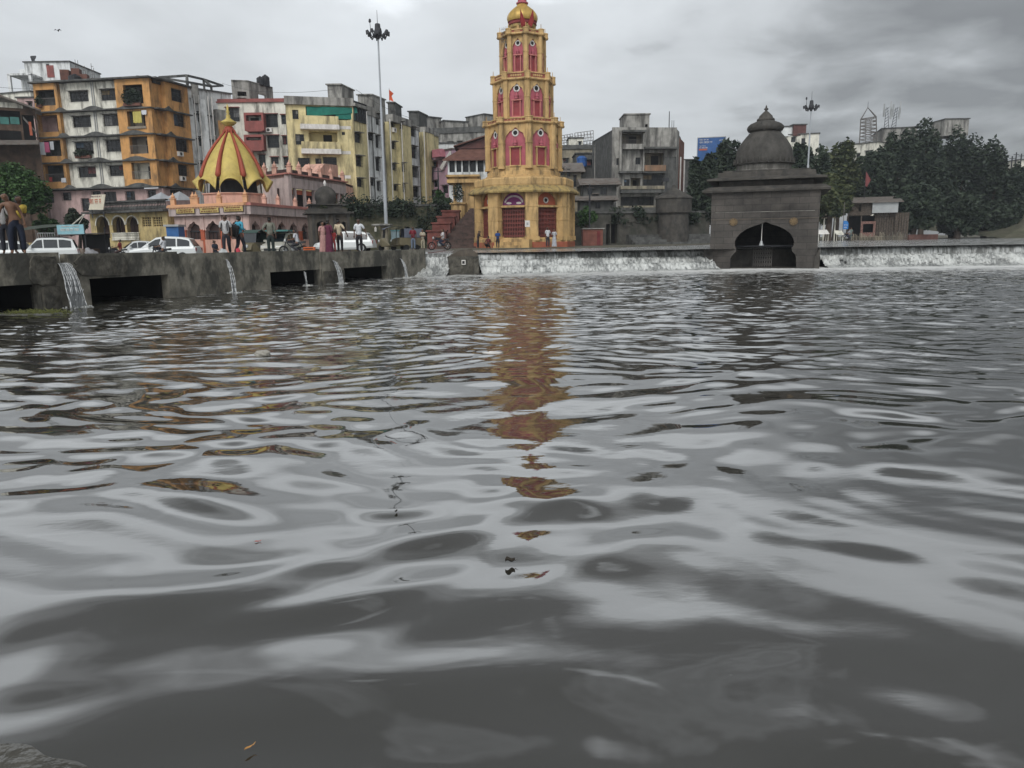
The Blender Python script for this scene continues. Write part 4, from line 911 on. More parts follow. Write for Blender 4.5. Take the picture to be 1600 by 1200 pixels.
def gable_house(label, Y, x0, x1, ye, yr, m, rm, wins, z0=3, dep=8):
    f, r, t = generic(label, Y, Y, x0, x1, ye, wins, m, z0=z0, dep=dep, name='house', cat='house', roofm=rm)
    k = MB(); zr = f.uv((x0+x1)/2, yr)[1]
    k.add([f.P(-.5, t-.1, .8), f.P(f.L+.5, t-.1, .8), f.P(f.L+.5, t-.1, -dep-.5), f.P(-.5, t-.1, -dep-.5), f.P(-.5, zr, -dep/2), f.P(f.L+.5, zr, -dep/2)], [(0, 1, 5, 4), (2, 3, 4, 5), (1, 2, 5), (3, 0, 4), (0, 3, 2, 1)])
    k.build('gable_roof', rm, r); return f, r, t
M_BRW = mat('brown_tin', (.10, .045, .04), .8, .3)
# brown gable with veranda below
def veranda_house():
    Y = 101; f, r, t = generic('dark red gabled house over a pale grey glazed veranda left of the tower', Y, Y, 716, 776, 232, [], M_BRW, z0=3, dep=7, name='house', cat='house', roofm=M_BRW)
    k = MB(); zl, zm = f.uv(716, 228)[1], f.uv(762, 206)[1]
    k.hexa([f.P(-.6, zl-.15, .5), f.P(f.L, zm-.15, .5), f.P(f.L, zm-.15, -7), f.P(-.6, zl-.15, -7), f.P(-.6, zl, .5), f.P(f.L, zm, .5), f.P(f.L, zm, -7), f.P(-.6, zl, -7)]); k.build('sloping_roof', M_TILE, r)
    k = MB(); f.prism(k, [(0, t-.3), (f.L, t-.3), (f.L, zm-.2), (0, zl-.2)], -.1, .01); k.build('gable_wall', M_BRW, r)
    v = Face((at(698, 215, 98).x, 98), (at(760, 215, 98).x, 98)); k = MB(); r1 = v.rect(700, 249, 762, 276)
    for x in (701, 712, 722, 733, 745, 757):
        a = v.uv(x, 260)[0]; v.box(k, a-.1, a+.1, r1[2], r1[3], 0, .15)
    v.box(k, 0, v.L, r1[2]-.9, r1[2]+.55, -.1, .1); v.box(k, 0, v.L, r1[2]-3.6, r1[2]-.9, -1.4, -1.2); k.build('veranda', M_WHITE, r)
    k = MB(); v.box(k, .1, v.L, r1[2], r1[3], -1.2, -1.0); k.build('veranda_glass', M_GLASS, r)
    k = MB(); a = v.uv(700, 251)[1]; k.hexa([v.P(-.6, a-.1, .8), v.P(v.L, a-.1, .8), v.P(v.L, a+1.5, -2.5), v.P(1.4, a+1.5, -2.5), v.P(-.6, a, .8), v.P(v.L, a, .8), v.P(v.L, a+1.6, -2.5), v.P(1.4, a+1.6, -2.5)]); k.build('veranda_roof', M_TILE, r)
veranda_house()
# --- right of the tower
M_OBUFF = mat('aged_buff_render', (.26, .23, .17), .9, .25, (.07, .065, .055), .8, .6, .2, lo=.45, hi=.6)
generic('pale buff house with a projecting box under the empty billboard frames', 128, 128, 874, 935, 0, [(880, 248, 888, 258), (915, 262, 926, 272)], M_OBUFF, zt=pxz(900, 233, 128), dep=9, par=.5)
generic('small cream roof room beside the empty billboard frames', 129, 129, 889, 911, 216, [(904, 222, 908, 230)], M_CREAM, z0=pxz(900, 235, 129), dep=4, name='roof_room_block')
def lattice(x0, x1, y0, y1, Y, label, nx, ny, skew=0):
    m = MB(); g = lambda a, b: at(x0+(x1-x0)*a, y0+(y1-y0)*b-skew*a, Y)
    for i in range(nx+1): m.tube(g(i/nx, 0), g(i/nx, 1), .06, .06, 4)
    for j in range(ny+1): m.tube(g(0, j/ny), g(1, j/ny), .06, .06, 4)
    for i in range(nx): m.tube(g(i/nx, 0), g((i+1)/nx, 1), .04, .04, 4)
    for i in (0, nx): m.tube(g(i/nx, 1), g(i/nx, 1)+V(0, 2.5, -3), .07, .07, 4)
    tag(m.build('empty_billboard', M_GRIL), label, 'billboard', 'empty billboard frames right of the tower')
lattice(877, 895, 212, 228, 131, 'smaller empty billboard lattice frame nearest the tower', 4, 4, 3); lattice(898, 927, 208, 233, 131, 'larger empty billboard lattice frame left of the grey concrete block', 6, 5, 4)
fg, rg, tg = generic('narrow weathered grey house with a recessed balcony left of the big concrete block', 113, 111, 929, 961, 0, [(941, 245, 952, 258), (941, 268, 950, 276)], M_GREY, zt=pxz(945, 227, 112), dep=8, par=.5)
k = MB(); fg.box(k, 1.0, 1.25, 2, tg+.3, 0, .3); k.build('pilaster', M_WHITE, rg)
generic('dark upper storey with a blue tank stand in front of the buff house', 118, 118, 900, 934, 240, [(903, 250, 912, 262), (917, 250, 930, 262)], M_DGREY, z0=3, dep=6)
bt = root('water_tank', at(909, 258, 115), 'bright blue water tank on the dark house right of the tower', 'water tank'); c = at(909, 256, 116.5); k = MB(); k.lathe(c, [(.75, -.4), (.78, .2), (.72, .25), (.78, .8), (.4, 1.1)], 12); k.build('tank_body', mat('blue_plastic', (.03, .10, .30), .5), bt); k = MB(); k.lathe(c+V(0, 0, 1.1), [(.3, 0), (.3, .08)], 8); k.build('lid', M_DMETAL, bt)
c = at(925, 240, 120); tw = root('water_tank', c, 'small white water tank at the right end of the buff roof', 'water tank'); k = MB(); k.lathe(V(c.x, c.y, c.z-1.2), [(.7, -1), (.72, .8), (.4, 1.2)], 12); k.build('tank_body', M_WPAINT, tw); k = MB(); k.lathe(V(c.x, c.y, c.z), [(.25, 0), (.25, .1)], 8); k.build('lid', M_WPAINT, tw)
gable_house('old yellow-walled timber house with a brown lean-to roof right of the tower', 96, 872, 908, 268, 250, M_OBUFF, M_TIN, [(877, 262, 882, 274), (886, 264, 891, 276), (896, 274, 901, 292), (879, 282, 884, 296), (888, 284, 893, 298)], z0=3, dep=7)
gable_house('low dark shack with a long tin roof in front of the concrete block', 92, 912, 964, 288, 276, M_DGREY, M_TIN, [(918, 294, 926, 304), (938, 292, 948, 304), (914, 308, 920, 316), (926, 304, 934, 312)], z0=3, dep=5)
gable_house('lower dark tin shack under the long tin roof', 88, 906, 960, 312, 305, M_DGREY, M_TIN, [(914, 316, 922, 326), (930, 316, 938, 326)], z0=3, dep=3)
# big concrete block
def concrete_block():
    f = Face((at(957, 230, 103).x, 103), (at(1057, 230, 104).x, 104)); s = Face((f.B.x, f.B.y), (at(1073, 230, 110).x, 112)); z0 = 4.4
    top = f.uv(1035, 199)[1]; topl = f.uv(975, 203)[1]
    rt = root('concrete_building', f.P(f.L/2, z0), 'large streaked grey concrete block with mixed balconies and a square roof room', 'building')
    ops = [f.rect(*w) for w in ((963, 247, 967, 258), (962, 279, 966, 290), (993, 246, 1001, 257), (1005, 273, 1036, 290), (975, 280, 984, 291))]
    bal = [f.rect(*w) for w in ((970, 209, 1003, 226), (1006, 239, 1037, 258), (985, 278, 1001, 291), (970, 307, 1022, 322))]
    m = MB(); um = f.uv(1004, 230)[0]; k1 = [o for o in ops+bal]
    f.wall(m, 0, f.L, z0, top, k1, 0, .35); s.wall(m, 0, s.L*.35, z0, top-.2, (), 0, .4)
    m.build('wall', M_GREY, rt)
    m = MB(); s.wall(m, s.L*.35, s.L, z0, top-1.0, (), .1, .5); m.build('brick_flank', mat('old_brick', (.17, .075, .055), .9, .3, (.05, .04, .035), .6, .8, .2), rt)
    q = [f.P(0, 0, -.35), f.P(f.L, 0, -.35), s.P(s.L, 0, -.4), s.P(s.L, 0, -1)+V(-2, 8, 0), f.P(0, 0, -12)]; m = MB(); poly_slab(m, [(p.x, p.y) for p in q], top-.6, top-.3)
    m.quad(V(q[4].x, q[4].y, z0), V(q[0].x, q[0].y, z0), V(q[0].x, q[0].y, top-.4), V(q[4].x, q[4].y, top-.4)); m.build('roof', M_DGREY, rt)
    for o in ops: window(f, o, rt, 0, 'grille' if o[1]-o[0] > 1.5 else 'plain')
    for i, b in enumerate(bal): balcony(f, b, rt, 0, 1.5, M_OBUFF if i != 3 else M_DGREY, 0, i == 0, i != 3)
    m = MB()
    for (x0, y0, x1, y1, w0, w1) in ((970, 205, 1006, 208, 0, 1.2), (1004, 231, 1056, 234, 0, 1.3), (1002, 269, 1038, 271, 0, 1.0), (968, 297, 1036, 302, 0, .9), (966, 268, 1001, 271, 0, .8), (950, 325, 1022, 332, .0, 1.4)):
        r = f.rect(x0, y0, x1, y1); f.box(m, max(r[0], -1.2), min(r[1], f.L), r[2], r[3], w0+.01, w1)
    m.build('projecting_slabs', M_DGREY, rt)
    m = MB(); r = f.rect(1005, 259, 1037, 268); f.box(m, r[0], r[1], r[2], r[3], .01, .9); m.build('rusty_balcony_front', mat('rusty_render', (.24, .14, .085), .9, .2, (.10, .09, .07), .8, .6, .15), rt)
    for (x0, y0, x1, y1, w1, mm) in ((971, 226, 1003, 234, .9, M_GREY), (968, 291, 1036, 296, .7, M_OBUFF), (966, 322, 1021, 326, 1.2, M_OBUFF), (1003, 207, 1005.5, 268, .5, M_GREY), (967, 205, 970, 268, .5, M_GREY)):
        m = MB(); r = f.rect(x0, y0, x1, y1); f.box(m, r[0], r[1], r[2], r[3], .01, w1); m.build('concrete_trim', mm, rt)
    m = MB(); zt = f.uv(997, 174)[1]; g = Face((at(975, 230, 106).x, 106), (at(1014, 230, 106).x, 106)); g.wall(m, 0, g.L, top-.5, zt, [g.rect(1008, 194, 1012, 199)], 0, .3); g.box(m, -.5, -.01, top-.5, zt-1.6, -2, 0); g.box(m, 0, g.L, top-.3, zt, -4.5, -4.2); g.box(m, 0, .3, top-.3, zt, -4.2, -.3); g.box(m, g.L-.3, g.L, top-.3, zt, -4.2, -.3); g.box(m, -.1, g.L+.15, zt, zt+.15, -4.6, .15); m.build('roof_room', M_GREY, rt)
    m = MB(); a = at(1046, 174, 107); m.tube(V(a.x, 107, top-.3), a, .07, .05, 6)
    for x in (1050, 1053): a = at(x, 188, 107); m.tube(V(a.x, 107, top-.3), a, .04, .03, 5)
    m.build('roof_rods', M_DMETAL, rt)
    for x in (1060, 1066):
        m = MB(); u = s.uv(x, 250)[0]; m.tube(s.P(u, z0, .3), s.P(u, top-3.5, .3), .1, .1, 6); m.build('drain_pipe', M_WPAINT, rt)
    m = MB(); uu = f.uv(1048, 260)[0]; f.box(m, uu-.9, uu+.7, z0, f.uv(1048, 245)[1], 0.01, .06); m.build('damp_stain_panel', M_DGREY, rt)
concrete_block()
# river wall, bastion, booth
rw = Face((at(894, 380, 84).x, 84), (at(1108, 376, 88).x, 88))
k = MB(); rw.wall(k, 0, rw.L, .9, 4.6, [rw.rect(955, 335, 965, 380), rw.rect(947, 350, 953, 382)], 0, .8); rt = root('retaining_wall', rw.P(rw.L/2, 1), 'dark grimy retaining wall below the concrete block on the far bank', 'wall'); k.build('wall_face', mat('grimy_wall', (.075, .07, .06), .9, .4, (.03, .035, .025), .8, .4, .5), rt)
k = MB(); rw.box(k, 0, rw.L, 4.6, 4.8, -.9, .15); k.build('coping', M_DGREY, rt)
k = MB(); rw.box(k, 4, 6.0, .9, 4.5, -2.4, -2.1); k.build('passage_back', M_DARK, rt)
k = MB()
for i in range(4): rw.box(k, rw.L*.38, rw.L*.98, 1.15+.28*i, 1.15+.28*(i+1), .01, 2.6-.6*i)
k.build('bank_steps', M_DGREY, rt)
tr = MB(); tr.add([V(rw.A.x, 84.8, 4.5), V(rw.B.x, 88.8, 4.5), V(30, 108, 4.5), V(60, 150, 4.5), V(0, 200, 4.5), V(4, 92, 4.5)], [(0, 1, 2, 3, 4, 5)]); struct('upper_terrace_ground', tr, M_EARTH)
bs = at(1051, 380, 86.0); rt = root('round_bastion', V(bs.x, 86.0, 1.2), 'round dark stone bastion with a low conical cap on the river wall', 'bastion')
k = MB(); zb = pxz(1051, 332, 84); zc_ = pxz(1051, 309, 84); k.lathe(V(bs.x, 86.0, 0), [(1.75, 1.0), (1.65, zb), (1.95, zb+.02), (1.98, zc_), (1.98, zc_)], 20); k.build('drum', M_STONE, rt)
k = MB(); k.lathe(V(bs.x, 86.0, 0), [(2.1, zc_), (2.0, zc_+.15), (.3, zc_+1.1), (.12, zc_+1.5)], 20); k.build('conical_cap', M_STONE, rt)
k = MB(); k.tube(V(bs.x-1.2, 84.3, zc_+.8), V(bs.x-1.2, 84.3, zc_+1.8), .06, .06, 6); k.obox(V(bs.x-1.3, 84.2, zc_+1.7), .7, .35, .4, .3); tag(k.build('flood_light', M_DMETAL), 'small floodlight on a stub pole above the round bastion', 'floodlight')
bo = Face((at(911, 380, 78).x, 78), (at(942, 380, 78).x, 78)); rt = root('booth', bo.P(bo.L/2, GZ), 'small peach-red painted booth with a door beside the far river wall', 'booth')
k = MB(); bo.box(k, 0, bo.L, GZ, pxz(925, 358, 78), -1.6, 0); k.build('wall', mat('booth_red', (.21, .085, .065), .85, .3), rt); k = MB(); bo.box(k, -.1, bo.L+.2, pxz(925, 358, 78)+.0, pxz(925, 356.5, 78), -1.7, .12); k.build('roof', M_GREY, rt)
k = MB(); r = bo.rect(933, 361, 938, 381); bo.box(k, r[0], r[1], GZ+.05, r[3], .01, .05); k.build('door', M_MAROON, rt)
def pole(x, y0, y1, Y, r, label, m=M_DMETAL, name='utility_pole'):
    a = at(x, y1, Y); b = at(x, y0, Y); k = MB(); k.tube(V(a.x, Y, a.z), V(a.x, Y, b.z), r, r*.8, 8); rt = root(name, V(a.x, Y, a.z), label, 'pole'); k.build('post', m, rt)
    k = MB(); k.tube(V(a.x-.5, Y, b.z-.4), V(a.x+.5, Y, b.z-.4), .05, .05, 5); k.build('cross_arm', m, rt); return V(a.x, Y, b.z)
pole(921, 288, 382, 79, .09, 'thin black pole standing beside the peach-red booth'); pole(686, 262, 322, 88, .09, 'thin dark utility pole at the end of the yellow block')
# --- retaining wall and terrace on the left, steps
lw = Face((at(536, 380, 78).x, 78), (at(706, 380, 82).x, 82)); rt = root('retaining_wall', lw.P(lw.L/2, GZ), 'mossy stone retaining wall with creepers behind the light mast', 'wall')
TZ = pxz(620, 322, 80)
k = MB(); lw.wall(k, 0, lw.L, .9, TZ, [lw.rect(624, 366, 633, 374, )], 0, .9); k.build('wall_face', mat('mossy_stone', (.125, .115, .075), .92, .4, (.035, .04, .022), .85, .5, .8, lo=.42, hi=.55, bump=.7, bs=4), rt)
k = MB(); lw.box(k, 0, lw.L, TZ, TZ+.2, -1, .12); k.build('coping', M_DGREY, rt)
k = MB(); r = lw.rect(611, 361, 624, 375); lw.box(k, r[0], r[1], r[2], r[3], .01, .06); tag(k.build('notice_board', mat('pale_blue_board', (.20, .27, .29), .6, .3)), 'pale blue notice board with writing on the mossy retaining wall', 'notice board')
k = MB(); lw.box(k, r[0]-.05, r[1]+.05, r[3], r[3]+.1, .02, .12); tag(k.build('board_rail', mat('teal_rail', (.06, .17, .19), .6)), 'teal rail along the top of the pale blue notice board', 'rail')
tg_ = MB(); tg_.add([lw.P(0, TZ-.05, -.9), lw.P(lw.L+1.5, TZ-.05, -.9), V(-2, 95, TZ-.05), V(-2, 190, TZ-.05), V(-20, 190, TZ-.05), V(-19, 95, TZ-.05)], [(0, 1, 2, 3, 4, 5)])
tg_.add([lw.P(0, TZ-.05, -.9), V(-19, 95, TZ-.05), V(-19, 95, .8), lw.P(0, .8, -.9)], [(0, 1, 2, 3)]); struct('terrace_ground', tg_, M_EARTH)
rng = random.Random(12); k = MB()
for i in range(34):
    u = rng.uniform(0, lw.L); p = lw.P(u, TZ+rng.uniform(-.9, .5), rng.uniform(-.6, .3)); bush_mesh(k, p, rng.uniform(.7, 1.6), .6, rng.uniform(.3, 1.1), 110, .20, rng)
for i in range(16):
    u = rng.uniform(lw.L*.55, lw.L*.95); p = lw.P(u, rng.uniform(2.2, TZ), .15); bush_mesh(k, p, rng.uniform(.4, 1.0), .25, rng.uniform(.4, 1.0), 90, .16, rng)
tag(k.build('creeper', M_LEAF), 'dark creepers trailing along and over the mossy retaining wall', 'creeper', kind='stuff')
k = MB()
for i in range(22):
    p = rw.P(rng.uniform(0, rw.L), 4.6+rng.uniform(-.9, .3), rng.uniform(-.3, .4)); bush_mesh(k, p, rng.uniform(.6, 1.5), .5, rng.uniform(.3, .9), 90, .2, rng)
tag(k.build('creeper', M_LEAF), 'ragged greenery hanging over the far retaining wall right of the tower', 'creeper', kind='stuff')
def steps():
    Y0, Y1 = 69, 80; xl = at(681, 380, Y0).x; xr = at(746, 380, Y0).x; n = 22; zt = pxz(720, 326, 80)
    rt = root('stone_stairs', V((xl+xr)/2, Y0, GZ), 'broad flight of dark reddish stone steps climbing beside the tower', 'stairs')
    k = MB()
    for i in range(n):
        z = GZ+(zt-GZ)*(i+1)/n; y = Y0+(Y1-Y0)*i/n; k.box(xl+(.0 if i < 3 else .12*i), xr+.6, y, Y1+2, z-(zt-GZ)/n, z)
    k.build('steps', mat('red_stone_steps', (.095, .062, .052), .85, .4, (.035, .03, .028), .7, 1.2, .6), rt)
    for i, (x, y0, y1) in enumerate(((690, 362, 381), (697, 350, 366), (704, 340, 352), (711, 331, 343))):
        Y = 71+2.4*i; k = MB(); a = at(x, y0, Y); b = at(x, y1, Y); k.obox(V(a.x-.4, Y, b.z-1.2), 1.7, 1.6, a.z-b.z+1.2); k.obox(V(a.x-.4, Y, a.z), 1.9, 1.8, .15); k.build('stair_plinth', M_REDST, rt)
M_REDST = mat('red_plinth', (.16, .055, .045), .85, .3, (.06, .04, .035), .5)
steps()
def yellow_gate():
    Y = 81; f = Face((at(706, 380, Y).x, Y), (at(752, 380, Y).x, Y)); z0 = pxz(725, 328, Y); t = pxz(725, 286, Y)
    rt = root('entrance_house', f.P(f.L/2, z0), 'small yellow entrance house with a flat cornice at the top of the stone steps', 'building')
    k = MB(); f.wall(k, f.uv(722, 300)[0], f.L, z0-1, t, (), 0, .4); f.box(k, f.uv(708, 300)[0], f.uv(713, 300)[0], z0-1, t, -.5, 0); k.build('wall', M_TYEL, rt)
    k = MB(); f.box(k, -.3, f.L, t, t+.35, -3, .5); f.box(k, -.1, f.L, t+.35, t+.6, -3, .25); f.box(k, -.4, f.L, t+.6, t+.8, -3, .6); k.build('cornice', M_TYEL, rt)
    k = MB(); c = f.P(f.uv(716, 310)[0], z0, .3); k.lathe(c, [(.75, -1), (.75, .5), (.9, .55), (.9, .7), (.5, .75)], 12); k.build('pedestal', M_TYEL, rt)
    k = MB(); rng = random.Random(5); bush_mesh(k, c+V(0, 0, 1.7), .6, .5, 1.0, 300, .14, rng); tag(k.build('shrub', M_LEAF), 'dark shrub on the round yellow pedestal by the entrance house', 'shrub')
    k = MB()
    for i in range(14): a = c+V(-.9+rng.uniform(-.6, .7), -.4, -1.2+rng.uniform(-.4, .2)); k.obox(a, .4, .4, .3, rng.uniform(0, 3))
    tag(k.build('rubbish_heap', mat('mixed_rubbish', (.30, .30, .31), .8, .9, vs=5)), 'heap of white sacks and rubbish at the top of the steps', 'rubbish', kind='stuff')
yellow_gate()
# ------------------------------------------------------------ the tall temple tower
TX, TY = at(820, 380, 70.0).x, 70.0
A0 = R(7)
def tw_z(y, Y=None): return at(820, y, (Y or TY)).z
def octf(Rr, i):
    a, b = A0+i*PI/4, A0+(i+1)*PI/4
    return Face((TX+Rr*math.sin(a), TY-Rr*math.cos(a)), (TX+Rr*math.sin(b), TY-Rr*math.cos(b)))
def ringoct(mb, prof, rot=0): mb.lathe(V(TX, TY, 0), prof, 8, A0+rot)
def ringpoly(r, n, cx0, cy0, sx=1.0): return [(cx0+r*sx*math.cos(2*PI*i/n), cy0+r*math.sin(2*PI*i/n)) for i in range(n)]
def oculus(f, cu, cv, r, w, parent):
    k = MB(); n = 16
    for i in range(n):
        a, b = 2*PI*i/n, 2*PI*(i+1)/n
        f.prism(k, [(cu+math.cos(a)*r, cv+math.sin(a)*r), (cu+math.cos(b)*r, cv+math.sin(b)*r), (cu+math.cos(b)*r*1.45, cv+math.sin(b)*r*1.45), (cu+math.cos(a)*r*1.45, cv+math.sin(a)*r*1.45)], w, w+.06)
        c = (a+b)/2; f.prism(k, ringpoly(r*.14, 5, cu+math.cos(c)*r*1.55, cv+math.sin(c)*r*1.55), w, w+.05)
    o = k.build('oculus_ring', M_WPAINT, parent); k = MB(); f.prism(k, ringpoly(r, n, cu, cv), w, w+.02); k.build('oculus_opening', M_DARK, o); return o
def tower():
    rt = root('temple_tower', V(TX, TY, GZ), 'tall yellow and rose octagonal temple tower with stacked tiers and a golden dome', 'temple tower')
    gl = [tw_z(388), tw_z(376), tw_z(371), tw_z(327), tw_z(324), tw_z(305), tw_z(298)]
    RB = 4.28; Z0 = 1.0
    # plinth
    k = MB(); ringoct(k, [(RB+.35, Z0), (RB+.35, gl[1]-.15), (RB+.28, gl[1]-.1)]); k.build('plinth', mat('red_wash_plinth', (.33, .10, .06), .85, .25, (.28, .18, .07), .6, 1.2), rt)
    k = MB(); ringoct(k, [(RB+.30, gl[1]-.12), (RB+.30, gl[1]+.12), (RB+.05, gl[1]+.2)]); k.build('plinth_moulding', M_TYEL, rt)
    ground = MB(); zt = gl[6]
    for i in range(8):
        f = octf(RB-.12, i); h = zt-gl[1]; g0, g1 = gl[2]-.02, gl[3]
        ww = f.L-1.12; c = f.L/2
        # wall around gate and lunette
        f.wall(ground, 0, f.L, gl[1], zt, [(c-ww/2, c+ww/2, g0, g1), (c-ww/2-.0, c+ww/2, gl[4]+.02, gl[5]+.42)], 0, .5)
        # spandrel with round arch over the lunette
        sp = arch_poly(ww-.1, gl[5]-gl[4], .02, 14, 'round', c, gl[4]+.04)
        arch_wall(f, ground, c-ww/2, c+ww/2, gl[4]+.02, gl[5]+.42, [sp], -.12, .2)
        face = ('face_panel_%d' % i)
        l = MB(); f.prism(l, sp, -.4, -.26); lm = M_CORAL
        if i == 7: lm = mat('purple_paint', (.16, .028, .12), .7, .15)
        L_ = l.build('lunette', lm, rt)
        if i == 7:
            k = MB(); rr = ww*.5*.78
            for j in range(19):
                a = R(18+144*j/18); cu, cv = c+math.cos(a)*rr, gl[4]+.1+math.sin(a)*rr*.86
                s_ = .10; 
                for q in range(2):
                    ox = (-.04 if q else .03); f.prism(k, [(cu+ox-.018, cv-.07), (cu+ox+.018, cv-.07), (cu+ox+.018, cv+.05), (cu+ox-.018, cv+.05)], -.26, -.25)
                f.prism(k, [(cu-.075, cv+.05), (cu+.075, cv+.05), (cu+.075, cv+.075), (cu-.075, cv+.075)], -.26, -.248)
            for sx in (-.42, .42): f.prism(k, ringpoly(.10, 10, c+sx*ww*.5, gl[4]+.22, 2.4), -.26, -.25)
            k.build('curved_lettering', M_WPAINT, L_)
        else: oculus(f, c, gl[4]+(gl[5]-gl[4])*.42, .16, -.26, L_)
        k = MB(); f.box(k, c-ww/2-.1, c+ww/2+.1, gl[3]+.02, gl[3]+.16, .0, .12); f.box(k, c-ww/2-.22, c-ww/2-.08, gl[1]+.2, gl[5]+.5, .001, .09); f.box(k, c+ww/2+.08, c+ww/2+.22, gl[1]+.2, gl[5]+.5, .001, .09); f.box(k, c-ww/2-.08, c+ww/2+.08, gl[5]+.42, gl[5]+.55, .001, .09); k.build('door_surround', M_TYEL, rt)
        # collapsible gate
        k = MB(); nb = 14
        for j in range(nb+1):
            u = c-ww/2+ww*j/nb; f.box(k, u-.028, u+.028, g0, g1, -.28, -.22)
        rows = 7
        for a in range(rows):
            v0 = g0+(g1-g0)*(a+.15)/rows; v1 = v0+(g1-g0)/rows*.55
            for j in range(nb):
                u = c-ww/2+ww*j/nb; uu = u+ww/nb
                f.prism(k, [(u, v0), (u+.03, v0), (uu, v1), (uu-.03, v1)], -.22, -.20); f.prism(k, [(uu-.03, v0), (uu, v0), (u+.03, v1), (u, v1)], -.20, -.18)
        gt = k.build('folding_gate', mat('gate_red_metal', (.19, .055, .045), .6, .2), rt)
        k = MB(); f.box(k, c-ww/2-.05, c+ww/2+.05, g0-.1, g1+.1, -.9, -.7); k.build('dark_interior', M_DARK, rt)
        # pilaster at the vertex
        a = A0+i*PI/4; px, py = TX+(RB-.08)*math.sin(a), TY-(RB-.08)*math.cos(a); k = MB()
        for z0_, z1_, w_ in ((gl[1]+.0, gl[1]+.35, 1.28), (gl[1]+.35, gl[3]-1.1, 1.06), (gl[3]-1.1, gl[3]-1.0, 1.14), (gl[3]-1.0, gl[3]+.05, 1.06), (gl[3]+.05, gl[3]+.17, 1.15), (gl[3]+.17, zt-.002, 1.06)):
            k.obox(V(px, py, z0_), w_, w_*.55, z1_-z0_, a)
        k.build('pilaster', M_TYEL, rt)
    ground.build('ground_storey_wall', M_TYEL, rt)
    # eave, parapet band and stepped base of tier two
    k = MB(); e0 = tw_z(303); e1 = tw_z(299)
    ringoct(k, [(RB-.1, e1-.05), (RB+.72, e0-.12), (RB+.77, e0), (RB+.72, e0+.10), (RB+.05, e1+.35), (RB-.3, e1+.4)]); k.build('eave', M_TYELD, rt)
    k = MB(); zz = [tw_z(y) for y in (294, 284, 281, 277, 272, 268)]
    ringoct(k, [(RB+.15, e1+.25), (RB+.2, zz[0]+.1), (RB+.2, zz[1]), (RB+.1, zz[1]+.12), (RB-.6, zz[1]+.14), (RB-.6, zz[2]+.1), (RB-.85, zz[2]+.12), (RB-.85, zz[3]), (RB-1.0, zz[3]+.02), (RB-1.0, zz[4]+.05), (RB-1.1, zz[4]+.1), (RB-1.1, zz[5]), (.5, zz[5]+.02)])
    k.build('stepped_base', M_TYEL, rt)
    # tiers
    tiers = [(3.16, 267, 200, 192), (2.48, 192, 133, 122), (1.84, 122, 62, 54)]
    for ti, (Rr, yb, yt, yp) in enumerate(tiers):
        zb, zt_, zp = tw_z(yb), tw_z(yt), tw_z(yp); H = zt_-zb
        wb_ = MB()
        for i in range(8):
            f = octf(Rr, i); c = f.L/2; ww = f.L*(.75 if ti == 0 else .68); z1 = zb+.12
            ap = arch_poly(ww, H*.90-.12, H*.58, 20, 'cusp', c, z1+.1)
            arch_wall(f, wb_, 0, f.L, zb-.1, zt_+.02, [ap], 0, .22)
            k = MB(); f.prism(k, ap, -.2, -.13); pn = k.build('arched_panel', M_TPINK, rt)
            oculus(f, c, z1+H*.76, .19 if ti < 2 else .15, -.13, pn)
            # blind window: frame, recess, pediment and finial
            k = MB(); w2 = ww*.44; hh = H*.40; zb2 = z1+.12
            f.box(k, c-w2/2-.08, c-w2/2, zb2, zb2+hh, -.13, .06); f.box(k, c+w2/2, c+w2/2+.08, zb2, zb2+hh, -.13, .06); f.box(k, c-w2/2-.16, c+w2/2+.16, zb2+hh, zb2+hh+.09, -.13, .10); f.box(k, c-w2/2-.1, c+w2/2+.1, zb2-.1, zb2, -.13, .10)
            k.build('blind_window_frame', M_TYEL if ti < 1 else M_TFR, pn)
            k = MB(); f.box(k, c-w2/2, c+w2/2, zb2, zb2+hh, -.13, -.10); k.build('blind_window', mat('window_red', (.25, .05, .055), .8, .2), pn)
            k = MB(); p = f.P(c, zb2+hh+.09, 0); s_ = .9 if ti < 2 else .7; k.lathe(p, [(.05, 0), (.19*s_, .03), (.20*s_, .14*s_), (.12*s_, .2*s_), (.2*s_, .26*s_), (.21*s_, .36*s_), (.10*s_, .48*s_), (.11*s_, .55*s_), (.03, .62*s_), (.015, .8*s_)], 8); k.build('finial', M_TPINK, pn, True)
            a = A0+i*PI/4; pr = Rr-.02; px, py = TX+pr*math.sin(a), TY-pr*math.cos(a); k = MB(); pw = .31 if ti < 1 else .235
            mid = zb+H*.55
            for z0_, z1_, q in ((zb-.05, zb+.14, 1.25), (zb+.14, mid, 1.0), (mid, mid+.08, 1.15), (mid+.08, zt_-.0, 1.0)): k.lathe(V(px, py, 0), [(pw*q, z0_), (pw*q, z1_)], 8, a+PI/8)
            k.build('corner_pilaster', M_TYEL, rt)
            k = MB(); k.lathe(V(px+.14*math.sin(a), py-.14*math.cos(a), 0), [(pw*1.15, zt_+.0), (pw*1.35, zt_+.10), (pw*1.15, zt_+.18), (pw*1.12, zp-.02), (pw*1.25, zp+.02), (pw*1.15, zp+.1), (.03, zp+.16)], 8, a+PI/8); k.lathe(V(px+.14*math.sin(a), py-.14*math.cos(a), 0), [(.03, zp+.1), (.025, zp+.5)], 5); k.build('parapet_post', M_TYEL, rt)
            # parapet panel with discs
            fp_ = octf(Rr+.12, i); k = MB(); fp_.box(k, .1, fp_.L-.1, zt_+.2, zp-.05, -.1, 0); pp = k.build('parapet_panel', M_CORALP, rt)
            k = MB(); nd = 5; r_ = min((zp-zt_-.3)*.38, (fp_.L-.9)/nd*.42)
